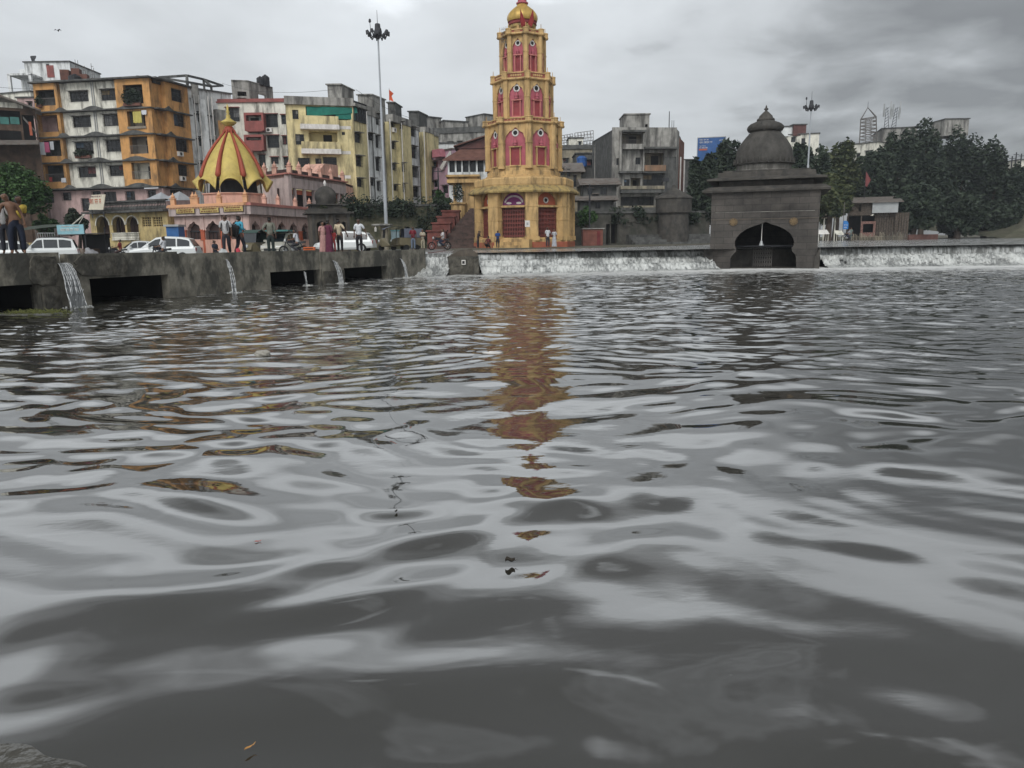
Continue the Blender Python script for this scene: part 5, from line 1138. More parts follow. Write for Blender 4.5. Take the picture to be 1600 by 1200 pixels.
            for j in range(nd): f2c = .5+(fp_.L-1.0)*(j+.5)/nd; fp_.prism(k, ringpoly(r_, 10, f2c, (zt_+zp)/2+.08), .0, .03)
            k.build('parapet_discs', M_TYEL, pp)
        wb_.build('tier_wall', M_TYEL, rt)
        k = MB(); ringoct(k, [(Rr-.2, zt_-.1), (Rr+.10, zt_-.02), (Rr+.24, zt_+.06), (Rr+.22, zt_+.2), (Rr-.1, zt_+.22)]); ringoct(k, [(Rr+.02, zp-.06), (Rr+.18, zp-.05), (Rr+.18, zp+.04), (Rr-.1, zp+.05)])
        k.build('cornice', M_TYEL, rt)
        if ti < 2:
            k = MB(); ringoct(k, [(Rr, zt_+.1), (Rr-.1, zt_+.25), (tiers[ti+1][0]-.2, zt_+.26)]); k.build('tier_roof', M_TYELD, rt)
    # lantern and dome
    zb = tw_z(56); zl = tw_z(41); zd = tw_z(36)
    k = MB(); k.lathe(V(TX, TY, 0), [(2.0, zb-.35), (1.25, zb-.3), (1.06, zb-.2), (1.06, zl-.3), (1.16, zl-.2), (1.16, zl), (1.2, zl+.02)], 32); k.build('lantern_drum', M_TYELD, rt)
    for j in range(8):
        a = A0+j*PI/4+.3; k = MB(); k.obox(V(TX+1.1*math.sin(a), TY-1.1*math.cos(a), zb-.2), .22, .12, zl-zb, a); k.build('lantern_pilaster', M_TYEL, rt)
    k = MB(); k.lathe(V(TX, TY, 0), [(1.18, zl), (1.24, zl+.05), (1.2, zl+.25), (1.26, zl+.3), (1.22, zd)], 32); k.build('dome_collar', M_MAROON, rt)
    dz = tw_z(7)-zd; prof = []
    for t, r in ((0, 1.18), (.06, 1.24), (.2, 1.30), (.35, 1.28), (.5, 1.17), (.64, .98), (.76, .76), (.86, .56), (.93, .46), (1.0, .42)): prof.append((r, zd+dz*t))
    prof.append((.40, prof[-1][1]+.02))
    k = MB(); n = 48; k.lathe(V(TX, TY, 0), prof, n)
    for idx, v in enumerate(k.v):
        i = idx % n; a = 2*PI*i/n; q = 1+.02*math.cos(a*12); k.v[idx] = (TX+(v[0]-TX)*q, TY+(v[1]-TY)*q, v[2])
    k.build('dome', mat('gilded_dome', (.50, .33, .09), .42, .2, (.2, .12, .05), .4, 1.5, .3, metal=.3), rt, True)
    z = prof[-1][1]; k = MB(); k.lathe(V(TX, TY, 0), [(.5, z), (.52, z+.1), (.40, z+.14), (.36, z+.35), (.55, z+.5), (.5, z+.62), (.25, z+.75), (.35, z+1.0), (.38, z+1.2), (.15, z+1.5), (.07, z+1.7), (.04, z+2.3)], 20); k.build('kalash_finial', M_TPINK, rt, True)
    # two red pennants at the lantern
    for sx, dx, lab in ((-.1, -.35, 'left of the two dark red pennants crossing the golden dome'), (.75, .55, 'right of the two dark red pennants crossing the golden dome')):
        p = V(TX+sx, TY-1.45, tw_z(48)); k = MB(); q = p+V(-.0, -.02, 2.0); k.tube(p+V(.25 if sx < .3 else -.2, 0, -.6), p+V(.05, 0, .2), .02, .02, 5)
        for yy in (0, .02): k.add([p+V(0, yy, -.1), p+V(.42 if sx < .3 else -.32, yy+.1, .2), p+V(dx*.25, yy, 1.35), p+V(dx*.35, yy-.08, .4)], [(0, 1, 2, 3)])
        tag(k.build('pennant', mat('pennant_red', (.20, .02, .02), .8, .2)), lab, 'flag')
    k = MB(); c = at(790, 50, 69)
    for i in range(5): k.tube(c+V(-.35+.17*i, 0, -.9), c+V(-.30+.17*i, 0, .35+.05*i), .02, .02, 4)
    for j in range(5): k.tube(c+V(-.35, 0, -.8+.25*j), c+V(.38, 0, -.75+.27*j), .02, .02, 4)
    tag(k.build('wire_frame_lamp', M_GRIL), 'small leaning wire frame on the left of the tower top parapet', 'lamp frame')
    # entrance step and notice
    f = octf(RB+.3, 7); k = MB(); c = f.L/2
    for j in range(3): f.box(k, c-1.5, c+1.6, Z0, gl[1]-.1-.28*j, .02+.35*j, .02+.35*(j+1))
    f.box(k, c+1.1, c+1.75, Z0, gl[1]+.1, .02, 1.15); k.build('entrance_steps', M_TYEL, rt)
    fb_ = octf(RB+.6, 7); k = MB(); a = A0; p = V(TX+(RB+.26)*math.sin(a)-.18, TY-(RB+.26)*math.cos(a), tw_z(356)); k.obox(p+V(-.22, 0, 0), .42, .03, .55, A0); pl_ = k.build('notice_plate', M_WPAINT, rt)
    k = MB(); k.obox(p+V(-.22, -.03, .15), .16, .02, .22, A0); k.build('notice_mark', M_METAL, pl_)
M_WOOD2 = mat('grey_brown_planks', (.085, .068, .054), .9, .5, vs=6)
M_KIOSK = mat('kiosk_paint', (.20, .11, .09), .8, .6, vs=8)
M_TYELD = mat('temple_yellow_grimy', (.36, .26, .10), .85, .25, (.10, .08, .05), .75, 1.0, .5, lo=.45, hi=.6)
M_TFR = mat('rose_frame', (.46, .17, .15), .8, .2)
M_CORALP = mat('parapet_red', (.27, .075, .055), .8, .25)
tower()
# ------------------------------------------------------------ dark stone shrine standing in the weir
def shrine():
    Y = 44.2; f = Face((at(1109, 395, 45.0).x, 45.0), (at(1277, 395, 43.1).x, 43.1)); L = f.L; c = L/2; z = lambda y, w=0: f.uv(1193, y, w)[1]
    rt = root('stone_shrine', f.P(c, 0), 'square black stone shrine with a wide cusped doorway and onion dome standing in the weir', 'shrine')
    ct = z(297); D = 6.4
    # wide ogee opening with a foot cusp
    def op(px, py): u, v = f.uv(px, py); return (u, v)
    raw = [(1140, 424), (1244, 424), (1244, 404), (1243, 398), (1238, 393), (1237, 388), (1240, 383), (1241, 378), (1239, 371), (1234, 364), (1226, 358), (1215, 353), (1204, 350), (1197, 346.5), (1190, 349.5), (1178, 353), (1166, 358), (1157, 364), (1151, 371), (1148, 378), (1148, 384), (1150, 389), (1150, 393), (1145, 398), (1141, 404)]
    pl_ = [op(*p) for p in raw]; pl_[0] = (pl_[0][0], -.6); pl_[1] = (pl_[1][0], -.6)
    # monotone in u is needed for the lintel strips: split the opening into leaf shape by polygon with hole
    m = MB(); outer = [(0, -.6), (L, -.6), (L-.04, ct), (.04, ct)]
    bm = bmesh.new()
    def ringv(pts, w): return [bm.verts.new(f.P(u, v, w)) for u, v in pts]
    def strip(inner, w0):
        # triangulate frame between outer rectangle and opening (bottom shared)
        vo = ringv([(0, -.6)] + [(0, -.6+(ct+.6)*i/6) for i in range(1, 7)] + [(L*i/12, ct) for i in range(1, 12)] + [(L, ct-(ct+.6)*i/6) for i in range(0, 7)], w0)
        vi = ringv([inner[0]]+inner[:1:-1]+[inner[1]], w0)
        es = [bm.edges.new((a, b)) for a, b in zip(vo[:-1], vo[1:])]+[bm.edges.new((a, b)) for a, b in zip(vi[:-1], vi[1:])]
        es.append(bm.edges.new((vo[0], vi[0]))); es.append(bm.edges.new((vo[-1], vi[-1])))
        bmesh.ops.triangle_fill(bm, use_beauty=True, edges=es); return vo, vi
    vo, vi = strip(pl_, 0.0); vo2, vi2 = strip(pl_, -.8)
    for a, b in ((vo, vo2), (vi, vi2)):
        for i in range(len(a)-1): bm.faces.new((a[i], a[i+1], b[i+1], b[i]))
    bmesh.ops.recalc_face_normals(bm, faces=bm.faces)
    off = worldloc(rt)
    for v in bm.verts: v.co -= off
    me = bpy.data.meshes.new('front_wall'); bm.to_mesh(me); bm.free(); me.materials.append(M_SHR); o = bpy.data.objects.new('front_wall', me); C.objects.link(o); o.parent = rt
    m = MB(); f.box(m, 0, .7, -.6, ct, -D, -.8); f.box(m, L-.7, L, -.6, ct, -D, -.8); f.box(m, .7, L-.7, -.6, ct, -D, -D+.7); f.box(m, .7, L-.7, ct-.3, ct, -D+.7, -.8); m.build('side_walls', M_SHR, rt)
    m = MB(); f.box(m, .7, L-.7, -.6, .04, -D+.7, -.3); m.build('floor_slab', M_STONE, rt)
    # raised arch border and joint courses
    m = MB()
    vv = [z(y) for y in (331, 342)]
    f.box(m, .02, L-.02, vv[1]-.02, vv[1]+.02, 0, .03); m.build('string_course', M_STONE2, rt)
    m = MB(); f.box(m, .25, L-.25, vv[0], vv[0]+.025, 0, .012); m.build('lime_joint', mat('lime_line', (.22, .21, .19), .9, .5), rt)
    # eaves
    m = MB(); e = z(299); h2 = .35
    cen = f.P(c, 0, -D/2); hw = L/2
    def sq(mb, prof): mb.lathe(V(cen.x, cen.y, 0), [(r*math.sqrt(2), zz) for r, zz in prof], 4, PI/4+math.atan2(f.d.y, f.d.x))
    sq(m, [(hw-.1, ct), (hw+.18, ct+.02), (hw+.50, e+.0), (hw+.53, e+.10), (hw+.46, e+.16), (hw+.15, e+.32), (hw-.2, e+.34)]); m.build('eave_slab', M_STONE, rt)
    m = MB(); y1, y2, y3, y4 = [f.uv(1193, y, -1.2)[1] for y in (289, 283, 280, 270)]
    sq(m, [(hw-.35, e+.3), (hw-.35, y2), (hw+.30, y2+.02), (hw+.30, y2+.12), (hw-.1, y2+.2), (hw-.25, y2+.22), (hw-.30, y3+.4), (hw-.55, y3+.42), (hw-.55, y4+.15), (.5, y4+.16)]); m.build('parapet_block', M_STONE, rt)
    zz = lambda y: at(1195, y, Y+3.2).z; X = at(1195, 240, Y+3.2).x; cc = V(X, Y+3.3, 0)
    m = MB(); m.lathe(cc, [(1.66, zz(274)), (1.66, zz(268)), (1.60, zz(266)), (1.60, zz(259)), (1.68, zz(257.5))], 28); m.build('dome_drum', mat('drum_stone', (.10, .095, .085), .9, .35, (.22, .21, .19), .5, 2, .3), rt)
    m = MB(); hts = [(1.58, 258), (1.64, 255), (1.66, 250), (1.64, 243), (1.62, 236), (1.48, 228), (1.28, 220), (1.08, 213), (.90, 208), (.84, 206)]
    m.lathe(cc, [(r, zz(y)) for r, y in hts], 40)
    m.build('onion_dome', M_SHD, rt, True)
    for i in range(24):
        pass
    m = MB(); n = 24; m.lathe(cc, [(.92, zz(257.8)), (.92, zz(257.7))], 6) if False else None
    for i in range(28):
        a = 2*PI*i/28; b = a+2*PI/28; 
        p = [V(cc.x+1.74*math.sin(t_), cc.y-1.74*math.cos(t_), zz(256)) for t_ in (a, (a+b)/2, b)]
        m.tube(p[0], p[0]+V(0, 0, .28), .05, .02, 4); m.path([p[0], p[1]+V(0, 0, -.03), p[2]], .035, 4)
    m.build('petal_band', M_SHD, rt)
    m = MB(); n = 48; m.lathe(cc, [(.85, zz(206)), (.95, zz(205)), (1.03, zz(201)), (1.0, zz(197)), (.86, zz(193.5)), (.60, zz(190.5)), (.50, zz(189))], n)
    for idx, v in enumerate(m.v):
        i = idx % n; q = 1+.035*math.cos(i/n*2*PI*16); m.v[idx] = (cc.x+(v[0]-cc.x)*q, cc.y+(v[1]-cc.y)*q, v[2])
    m.build('ribbed_amalaka', M_SHD, rt, True)
    m = MB(); m.lathe(cc, [(.46, zz(190)), (.52, zz(188)), (.50, zz(185.5)), (.40, zz(184)), (.38, zz(181)), (.16, zz(175)), (.07, zz(173)), (.06, zz(172.5)), (.12, zz(171)), (.13, zz(169.5)), (.05, zz(168)), (.06, zz(167)), (.015, zz(164))], 20); m.build('finial', M_STONE, rt, True)
    # medallions
    for x, y in ((1146, 347), (1240, 346)):
        u, v = f.uv(x, y); m = MB(); f.prism(m, ringpoly(.22, 18, u, v, 1.05), 0, .05); d = m.build('medallion', mat('brass_medallion', (.115, .08, .045), .7, .4, vs=6), rt); m = MB()
        f.prism(m, ringpoly(.13, 12, u, v), .05, .07); f.prism(m, ringpoly(.06, 8, u, v), .07, .10)
        for q in range(8): f.prism(m, ringpoly(.035, 6, u+math.cos(q*PI/4)*.17, v+math.sin(q*PI/4)*.17), .05, .075)
        m.build('rosette', mat('brass_light', (.16, .11, .055), .6, .3), d)
    # folding gate inside
    u0, u1 = f.uv(1177, 400, -1.6)[0], f.uv(1206, 400, -1.6)[0]; v1 = f.uv(1193, 387, -1.6)[1]; m = MB()
    for i in range(9): uu = u0+(u1-u0)*i/8; f.box(m, uu-.012, uu+.012, .04, v1, -1.62, -1.6)
    for a in range(4):
        for i in range(8):
            p = u0+(u1-u0)*i/8; q = p+(u1-u0)/8; w0 = .1+(v1-.15)*a/4; w1 = w0+(v1-.1)/4*.8
            f.prism(m, [(p, w0), (p+.02, w0), (q, w1), (q-.02, w1)], -1.60, -1.59); f.prism(m, [(q-.02, w0), (q, w0), (p+.02, w1), (p, w1)], -1.59, -1.58)
    m.build('folding_gate', M_GRIL, rt)
    m = MB(); f.box(m, .7, L-.7, v1+.05, v1+.15, -1.7, -1.6); m.build('iron_beam', M_DMETAL, rt)
    # bell
    u, v = f.uv(1191, 349, -.4); vb = f.uv(1191, 372, -.4)[1]; p = f.P(u, 0, -.4)
    b = root('temple_bell', V(p.x, p.y, vb), 'pale brass bell hanging on a rope in the doorway of the dark stone shrine', 'bell')
    m = MB(); m.lathe(V(p.x, p.y, vb-.42), [(.15, 0), (.13, .03), (.09, .15), (.07, .24), (.03, .29), (.02, .32)], 14); m.build('bell_body', M_METAL, b, True)
    m = MB(); m.tube(V(p.x, p.y, vb-.12), V(p.x, p.y, v+.05), .018, .018, 6); m.build('rope', M_WPAINT, b)
    m = MB(); m.lathe(V(p.x, p.y, vb-.50), [(.02, 0), (.035, .04), (.01, .12)], 8); m.build('clapper', M_DMETAL, b)
    # flank blocks at the foot
    for x0, x1, y0, nm in ((1100, 1113, 389, 0), (1270, 1281, 388, 1)):
        m = MB(); a = f.uv(x0, 400)[0]; b_ = f.uv(x1, 400)[0]; f.box(m, a, b_, -.6, z(y0), -2.2, .12) if nm == 0 else f.prism(m, [(a+.05, -.6), (b_, -.6), (b_, z(y0)), (a+.35, z(y0)), (a+.1, z(402))], -2.2, .12); m.build('foot_block', M_STONE, rt)
    # bands of roof cable
    m = MB(); a = at(1191, 190, Y+2.3); b2 = at(1135, 225, 60); pts = []
    for i in range(13): t = i/12; q = a.lerp(b2, t); q.z -= .9*math.sin(PI*t); pts.append(q)
    m.path(pts, .018, 5); a = at(1171, 205, Y+2.3); b2 = at(1160, 245, 50); m.path([a, a.lerp(b2, .5)+V(.1, 0, .1), b2], .014, 4)
    tag(m.build('overhead_cable', M_DMETAL), 'slack black cable running from the shrine dome towards the blue billboard', 'cable')
def crs_mat():
    m = bpy.data.materials.new('coursed_basalt'); m.use_nodes = True; t = m.node_tree; b = t.nodes['Principled BSDF']; b.inputs['Roughness'].default_value = .85
    g = N(t, 'ShaderNodeNewGeometry'); mp = N(t, 'ShaderNodeMapping'); mp.inputs['Rotation'].default_value = (PI/2, 0, 0); t.links.new(g.outputs['Position'], mp.inputs[0])
    br = N(t, 'ShaderNodeTexBrick', Scale=1.0); br.inputs['Mortar Size'].default_value = .014; br.inputs['Brick Width'].default_value = .95; br.inputs['Row Height'].default_value = .36; br.inputs['Bias'].default_value = 0
    br.inputs['Color1'].default_value = (.062, .054, .047, 1); br.inputs['Color2'].default_value = (.045, .040, .035, 1); br.inputs['Mortar'].default_value = (.028, .026, .023, 1); t.links.new(mp.outputs[0], br.inputs['Vector'])
    n = N(t, 'ShaderNodeTexNoise', Scale=.8, Detail=7.0, Roughness=.65); t.links.new(g.outputs['Position'], n.inputs['Vector'])
    c = MIXC(t, 1.0, br.outputs['Color'], RAMP(t, n.outputs[0], [(.3, .35), (.7, 1.35)]), 'MULTIPLY'); t.links.new(c, b.inputs['Base Color'])
    n2_ = N(t, 'ShaderNodeTexNoise', Scale=9.0, Detail=4.0); t.links.new(g.outputs['Position'], n2_.inputs['Vector'])
    bp = N(t, 'ShaderNodeBump', Strength=.5, Distance=.04); t.links.new(MATH(t, 'ADD', n2_.outputs[0], MATH(t, 'MULTIPLY', br.outputs['Fac'], -.6)), bp.inputs['Height']); t.links.new(bp.outputs[0], b.inputs['Normal']); return m
M_SHR = crs_mat()
M_SHD = mat('dome_stone', (.066, .062, .056), .85, .35, (.035, .034, .03), .7, 1.2, .4, bump=.5, bs=7)
shrine()
# ------------------------------------------------------------ trees
def leaf_cloud(name, pts, size, m, parent, rng, flat=.55):
    n = len(pts); d = rng.normal(size=(n, 3)); d[:, 2] *= flat; d /= np.linalg.norm(d, axis=1)[:, None]
    r = rng.normal(size=(n, 3)); e = np.cross(d, r); e /= np.linalg.norm(e, axis=1)[:, None]
    s = (size*rng.uniform(.55, 1.35, n))[:, None]
    P = np.asarray(pts)
    co = np.stack([P-d*s, P+e*s*.5, P+d*s, P-e*s*.5], 1).reshape(-1, 3) - np.array(worldloc(parent))
    me = bpy.data.meshes.new(name); me.vertices.add(n*4); me.vertices.foreach_set('co', co.ravel()); me.loops.add(n*4); me.loops.foreach_set('vertex_index', np.arange(n*4))
    me.polygons.add(n); me.polygons.foreach_set('loop_start', np.arange(0, n*4, 4)); me.polygons.foreach_set('loop_total', np.full(n, 4)); me.update(); me.materials.append(m)
    o = bpy.data.objects.new(name, me); C.objects.link(o); o.parent = parent; return o
def tree(x0, x1, yt, yb, Y, gz_, label, seed, m=None, n=5000, size=.34, nb=26, group=None, hollow=.5, name='tree', thick=.28):
    m = m or M_LEAF; rng = np.random.RandomState(seed)
    a = at(x0, (yt+yb)/2, Y); b = at(x1, (yt+yb)/2, Y); zt = at((x0+x1)/2, yt, Y).z; zb = at((x0+x1)/2, yb, Y).z
    c = V((a.x+b.x)/2, Y, (zt+zb)/2); rx = abs(b.x-a.x)/2; rz = (zt-zb)/2; ry = rx*.8
    rt = root(name, V(c.x, Y, gz_), label, 'tree', group)
    blobs = []
    for i in range(nb):
        t = rng.uniform(0, 2*PI); ph = math.asin(rng.uniform(-.85, 1)); k = rng.uniform(.45, .82)
        br = rng.uniform(.20, .38); blobs.append((c.x+rx*k*math.cos(t)*math.cos(ph), c.y+ry*k*math.sin(t)*math.cos(ph), c.z+rz*k*math.sin(ph), br))
    blobs.append((c.x, c.y, c.z, .5))
    w = np.array([q[3]**2 for q in blobs]); w /= w.sum(); idx = rng.choice(len(blobs), n, p=w); B = np.array(blobs)[idx]
    u = rng.normal(size=(n, 3)); u /= np.linalg.norm(u, axis=1)[:, None]; rr = rng.uniform(hollow, 1.05, n)**.7
    P = B[:, :3]+u*np.stack([B[:, 3]*rx, B[:, 3]*ry, B[:, 3]*rz*1.05], 1)*rr[:, None]
    leaf_cloud('crown', P, size, m, rt, rng)
    k = MB(); base = V(c.x, Y, gz_); fork = V(c.x+rng.uniform(-.3, .3), Y, zb+rz*.35); k.path([base, base.lerp(fork, .5)+V(rng.uniform(-.2, .2), 0, 0), fork], thick*1.3, 8, thick)
    for q in blobs[:9]:
        e = V(q[0], q[1], q[2]); mid = fork.lerp(e, .5)+V(0, 0, -.1*rz); k.path([fork, mid, e], thick*.55, 6, thick*.15)
    k.build('trunk', M_BARK, rt); return rt
# left
tree(-30, 76, 246, 356, 62, .8, 'green broad-leaved tree rising at the left edge in front of the timber house', 1, M_LEAFG, 9000, .15, 34)
tree(52, 92, 330, 372, 66, .8, 'low bushy green tree right of the three men at the left edge', 2, M_LEAFG, 2600, .17, 16, thick=.14)
tree(98, 142, 326, 376, 70, .8, 'dark leafy small tree left of the yellow arcade', 3, M_LEAF, 2800, .17, 16, thick=.14)
tree(676, 704, 296, 345, 84, 4.5, 'narrow dark green tree above the mossy retaining wall beside the stairs', 4, M_LEAFG, 1800, .2, 14, thick=.12)
tree(903, 932, 318, 362, 81, 1.2, 'feathery green shrub right of the tower behind the black pole', 5, M_LEAFG, 1400, .18, 12, thick=.08)
# right bank
GT = 'trees massed along the right bank'
RB_ = [(1074, 1124, 236, 372, 100, 'dark tree between the concrete block and the shrine, left one'), (1102, 1172, 222, 345, 106, 'dark spreading tree partly covering the blue billboard'),
       (1216, 1272, 214, 330, 112, 'dark tree directly behind the right shoulder of the shrine dome'), (1256, 1306, 232, 340, 116, 'thin-crowned tree just right of the far light mast'),
       (1276, 1344, 213, 345, 121, 'open airy tree with sky showing, between the far mast and the steel tower'), (1262, 1332, 268, 352, 108, 'rounded olive green tree right of the shrine eave'),
       (1326, 1392, 226, 345, 124, 'tree below the steel lattice tower'), (1362, 1436, 204, 352, 130, 'tall dark tree below the antenna masts'),
       (1410, 1482, 186, 362, 133, 'highest tree of the right bank, peaking left of the concrete water tank'), (1456, 1532, 200, 366, 136, 'tall tree directly under the concrete water tank'),
       (1508, 1580, 218, 368, 134, 'broad tree stepping down right of the concrete water tank'), (1556, 1622, 252, 372, 128, 'dark tree at the right edge above the grassy slope'),
       (1388, 1470, 288, 372, 112, 'low dark tree just right of the riverside hut'), (1456, 1540, 300, 374, 116, 'low shadowy tree in the middle of the right bank'), (1526, 1600, 312, 374, 120, 'low tree before the grassy slope at the right edge'), (1610, 1720, 240, 374, 124, 'tree just beyond the right edge of the view')]
for i, (x0, x1, yt, yb, Y, lab) in enumerate(RB_):
    mm = M_LEAFO if i in (5, 4) else M_LEAF
    tree(x0, x1, yt, yb, Y, GZ, lab, 30+i, mm, 9500 if i not in (3, 4) else 4200, .34, 38, GT, .5, thick=.4)
# hillside at the right edge
k = MB(); p = [at(1566, 371, 112), at(1606, 350, 116), at(1690, 315, 120), at(1800, 300, 126), at(1800, 374, 110)]
hb = [V(q.x, q.y+30, q.z+2) for q in p[:4]]
k.add([V(p[0].x, p[0].y, GZ), V(p[1].x, p[1].y, p[1].z), V(p[2].x, p[2].y, p[2].z), V(p[3].x, p[3].y, p[3].z), V(p[4].x, p[4].y, GZ), *hb], [(0, 4, 3, 2, 1), (1, 2, 7, 6), (2, 3, 8, 7), (0, 1, 6, 5)])
struct('grassy_hillside', k, mat('dry_grass_slope', (.085, .08, .055), .95, .4, (.05, .06, .03), .7, .3, 1))
# --- far right buildings
generic('pale block with a brown roof room seen above the trees behind the shrine dome', 152, 150, 1222, 1280, 0, [(1236, 214, 1243, 222), (1252, 216, 1258, 226)], M_CREAM, zt=pxz(1250, 209, 150), z0=1, dep=10, shades=False)
generic('dark brown roof room on the pale block behind the shrine dome', 151, 151, 1239, 1259, 195, [], M_BRW, z0=pxz(1250, 211, 150), dep=5, name='roof_room_block')
generic('grey roof room left of the dark brown one behind the shrine dome', 151.5, 151.5, 1221, 1239, 198, [], M_WHITE, z0=pxz(1250, 211, 150), dep=5, name='roof_room_block')
generic('cream tower block under the steel lattice tower', 172, 168, 1333, 1374, 0, [(1338, 240, 1344, 250), (1352, 236, 1360, 246)], M_CREAM, zt=pxz(1352, 224, 170), z0=1, dep=12)
generic('round-ended grey building carrying the antenna masts above the trees', 176, 174, 1377, 1432, 0, [(1388, 212, 1396, 220)], M_GREY, zt=pxz(1400, 200, 175), z0=1, dep=12)
generic('grey concrete water tank block rising out of the trees at the right', 160, 160, 1475, 1512, 0, [], M_GREY, zt=pxz(1494, 186, 160), z0=pxz(1494, 212, 160), dep=5, name='water_tank_block')
generic('dark slab of building just left of the trees behind the billboard', 128, 128, 1068, 1104, 0, [(1076, 262, 1084, 272)], M_DGREY, zt=pxz(1084, 250, 128), z0=1, dep=8)
generic('thin slice of a pale building at the right edge above the trees', 150, 150, 1596, 1660, 0, [], M_CREAM, zt=pxz(1600, 250, 150), z0=1, dep=8)
def steel_tower():
    Y = 170; rt = root('steel_tower', at(1355, 222, Y), 'rusty steel lattice tower with a pointed top above the trees on the right', 'lattice tower'); k = MB()
    a = [at(1343, 224, Y), at(1370, 224, Y), at(1370, 224, Y+4), at(1343, 224, Y+4)]; tp = [at(1345, 186, Y), at(1369, 182, Y), at(1369, 184, Y+4), at(1345, 187, Y+4)]; ap = at(1356, 168, Y+2)
    for i in range(4):
        k.tube(a[i], tp[i], .13, .13, 4); k.tube(tp[i], ap, .1, .08, 4); k.tube(tp[i], tp[(i+1) % 4], .1, .1, 4)
        for j in range(7):
            p = a[i].lerp(tp[i], j/7); q = a[(i+1) % 4].lerp(tp[(i+1) % 4], j/7); p2 = a[i].lerp(tp[i], (j+1)/7); q2 = a[(i+1) % 4].lerp(tp[(i+1) % 4], (j+1)/7)
            k.tube(p, q, .07, .07, 4); k.tube(p, q2, .06, .06, 4); k.tube(q, p2, .06, .06, 4)
        for j in (1, 2): k.tube(a[i].lerp(a[(i+1) % 4], j/3), tp[i].lerp(tp[(i+1) % 4], j/3), .06, .06, 4)
    k.build('lattice_frame', M_GRIL, rt); k = MB(); k.tube(ap, ap+V(0, 0, 1.2), .06, .03, 4); k.build('spike', M_DMETAL, rt)
steel_tower()
for j, (x, lab) in enumerate(((1386, 'left antenna mast on the grey building'), (1401, 'right antenna mast on the grey building'))):
    Y = 174; b = at(x-1+j*-4, 200, Y); t = at(x, 168, Y); rt = root('antenna_mast', b, lab, 'antenna', 'antenna masts on the grey building'); k = MB()
    for dx in (-.5, .5): k.tube(b+V(dx, 0, 0), t+V(dx*.3, 0, 0), .06, .05, 4)
    for i in range(7): p = b.lerp(t, i/7); q = b.lerp(t, (i+1)/7); k.tube(p+V(-.45, 0, 0), q+V(.4, 0, 0), .05, .05, 4)
    k.build('mast', M_DMETAL, rt)
    for i in range(5):
        k = MB(); p = b.lerp(t, .5+.12*i); k.obox(p+V((-1)**i*.75, -.2, -.3), .35, .25, 1.6, .3*i); k.tube(p+V((-1)**i*.75, 0, .3), p, .04, .04, 4); k.build('panel_antenna', M_METAL, rt)
# blue billboard
bf = Face((at(1090, 230, 126).x, 126), (at(1133, 230, 125).x, 125)); r = bf.rect(1090, 215, 1133, 252); rt = root('billboard', bf.P(r[1]/2, 3), 'blue billboard with white lettering standing above the trees', 'billboard')
k = MB(); bf.box(k, r[0], r[1], r[2], r[3], -.2, 0); k.build('panel', mat('billboard_blue', (.025, .085, .24), .5, .2), rt)
k = MB(); bf.box(k, r[0]-.1, r[1]+.1, r[3], r[3]+.12, -.25, .05); bf.box(k, r[0]-.12, r[0], r[2], r[3], -.25, .05); bf.box(k, r[1], r[1]+.12, r[2], r[3], -.25, .05); k.build('edge_frame', M_METAL, rt)
def letters(fc, r, m, parent, w, seed, hb=.2, name='lettering', bar=True, cw=.75):
    """small Devanagari-like lettering: a head bar with strokes hanging from it"""
    u0, u1, v0, v1 = r; rng = random.Random(seed); h = v1-v0; k = MB(); u = u0
    while u < u1-h*.5:
        nw = rng.randint(2, 5); ws = u
        for j in range(nw):
            c = h*rng.uniform(.55, .95)*cw
            if u+c > u1: break
            fc.box(k, u+c*.72, u+c*.86, v0, v1-h*hb, w, w+.015)
            q = rng.randint(0, 3); 
            if q != 0: fc.box(k, u+c*.1, u+c*.72, v0+h*.35, v0+h*.5, w, w+.015)
            if q != 1: fc.box(k, u+c*.1, u+c*.24, v0+h*.1, v1-h*hb, w, w+.015)
            if q == 2: fc.box(k, u+c*.24, u+c*.6, v0+h*.02, v0+h*.14, w, w+.015)
            u += c
        fc.box(k, ws, u, v1-h*hb, v1-h*hb+h*.14, w, w+.018); u += h*.45
    if k.v: return k.build(name, m, parent)
for i, (x0, y0, x1, y1) in enumerate(((1093, 217.5, 1108, 219.5), (1093, 221, 1113, 224), (1124, 218, 1131, 220), (1093, 227.5, 1103, 229), (1092.5, 230, 1106, 232))): letters(bf, bf.rect(x0, y0, x1, y1), M_WPAINT, rt, .01, i)
k = MB(); q = bf.rect(1092, 232.5, 1105, 235); bf.box(k, q[0], q[1], q[2], q[3], .01, .03); k.build('price_panel', M_CORAL, rt)
for x in (1097, 1126):
    k = MB(); u = bf.uv(x, 240)[0]; k.tube(bf.P(u, 2, -.4), bf.P(u, r[2]+1, -.4), .15, .15, 8); k.build('support_post', M_DMETAL, rt)
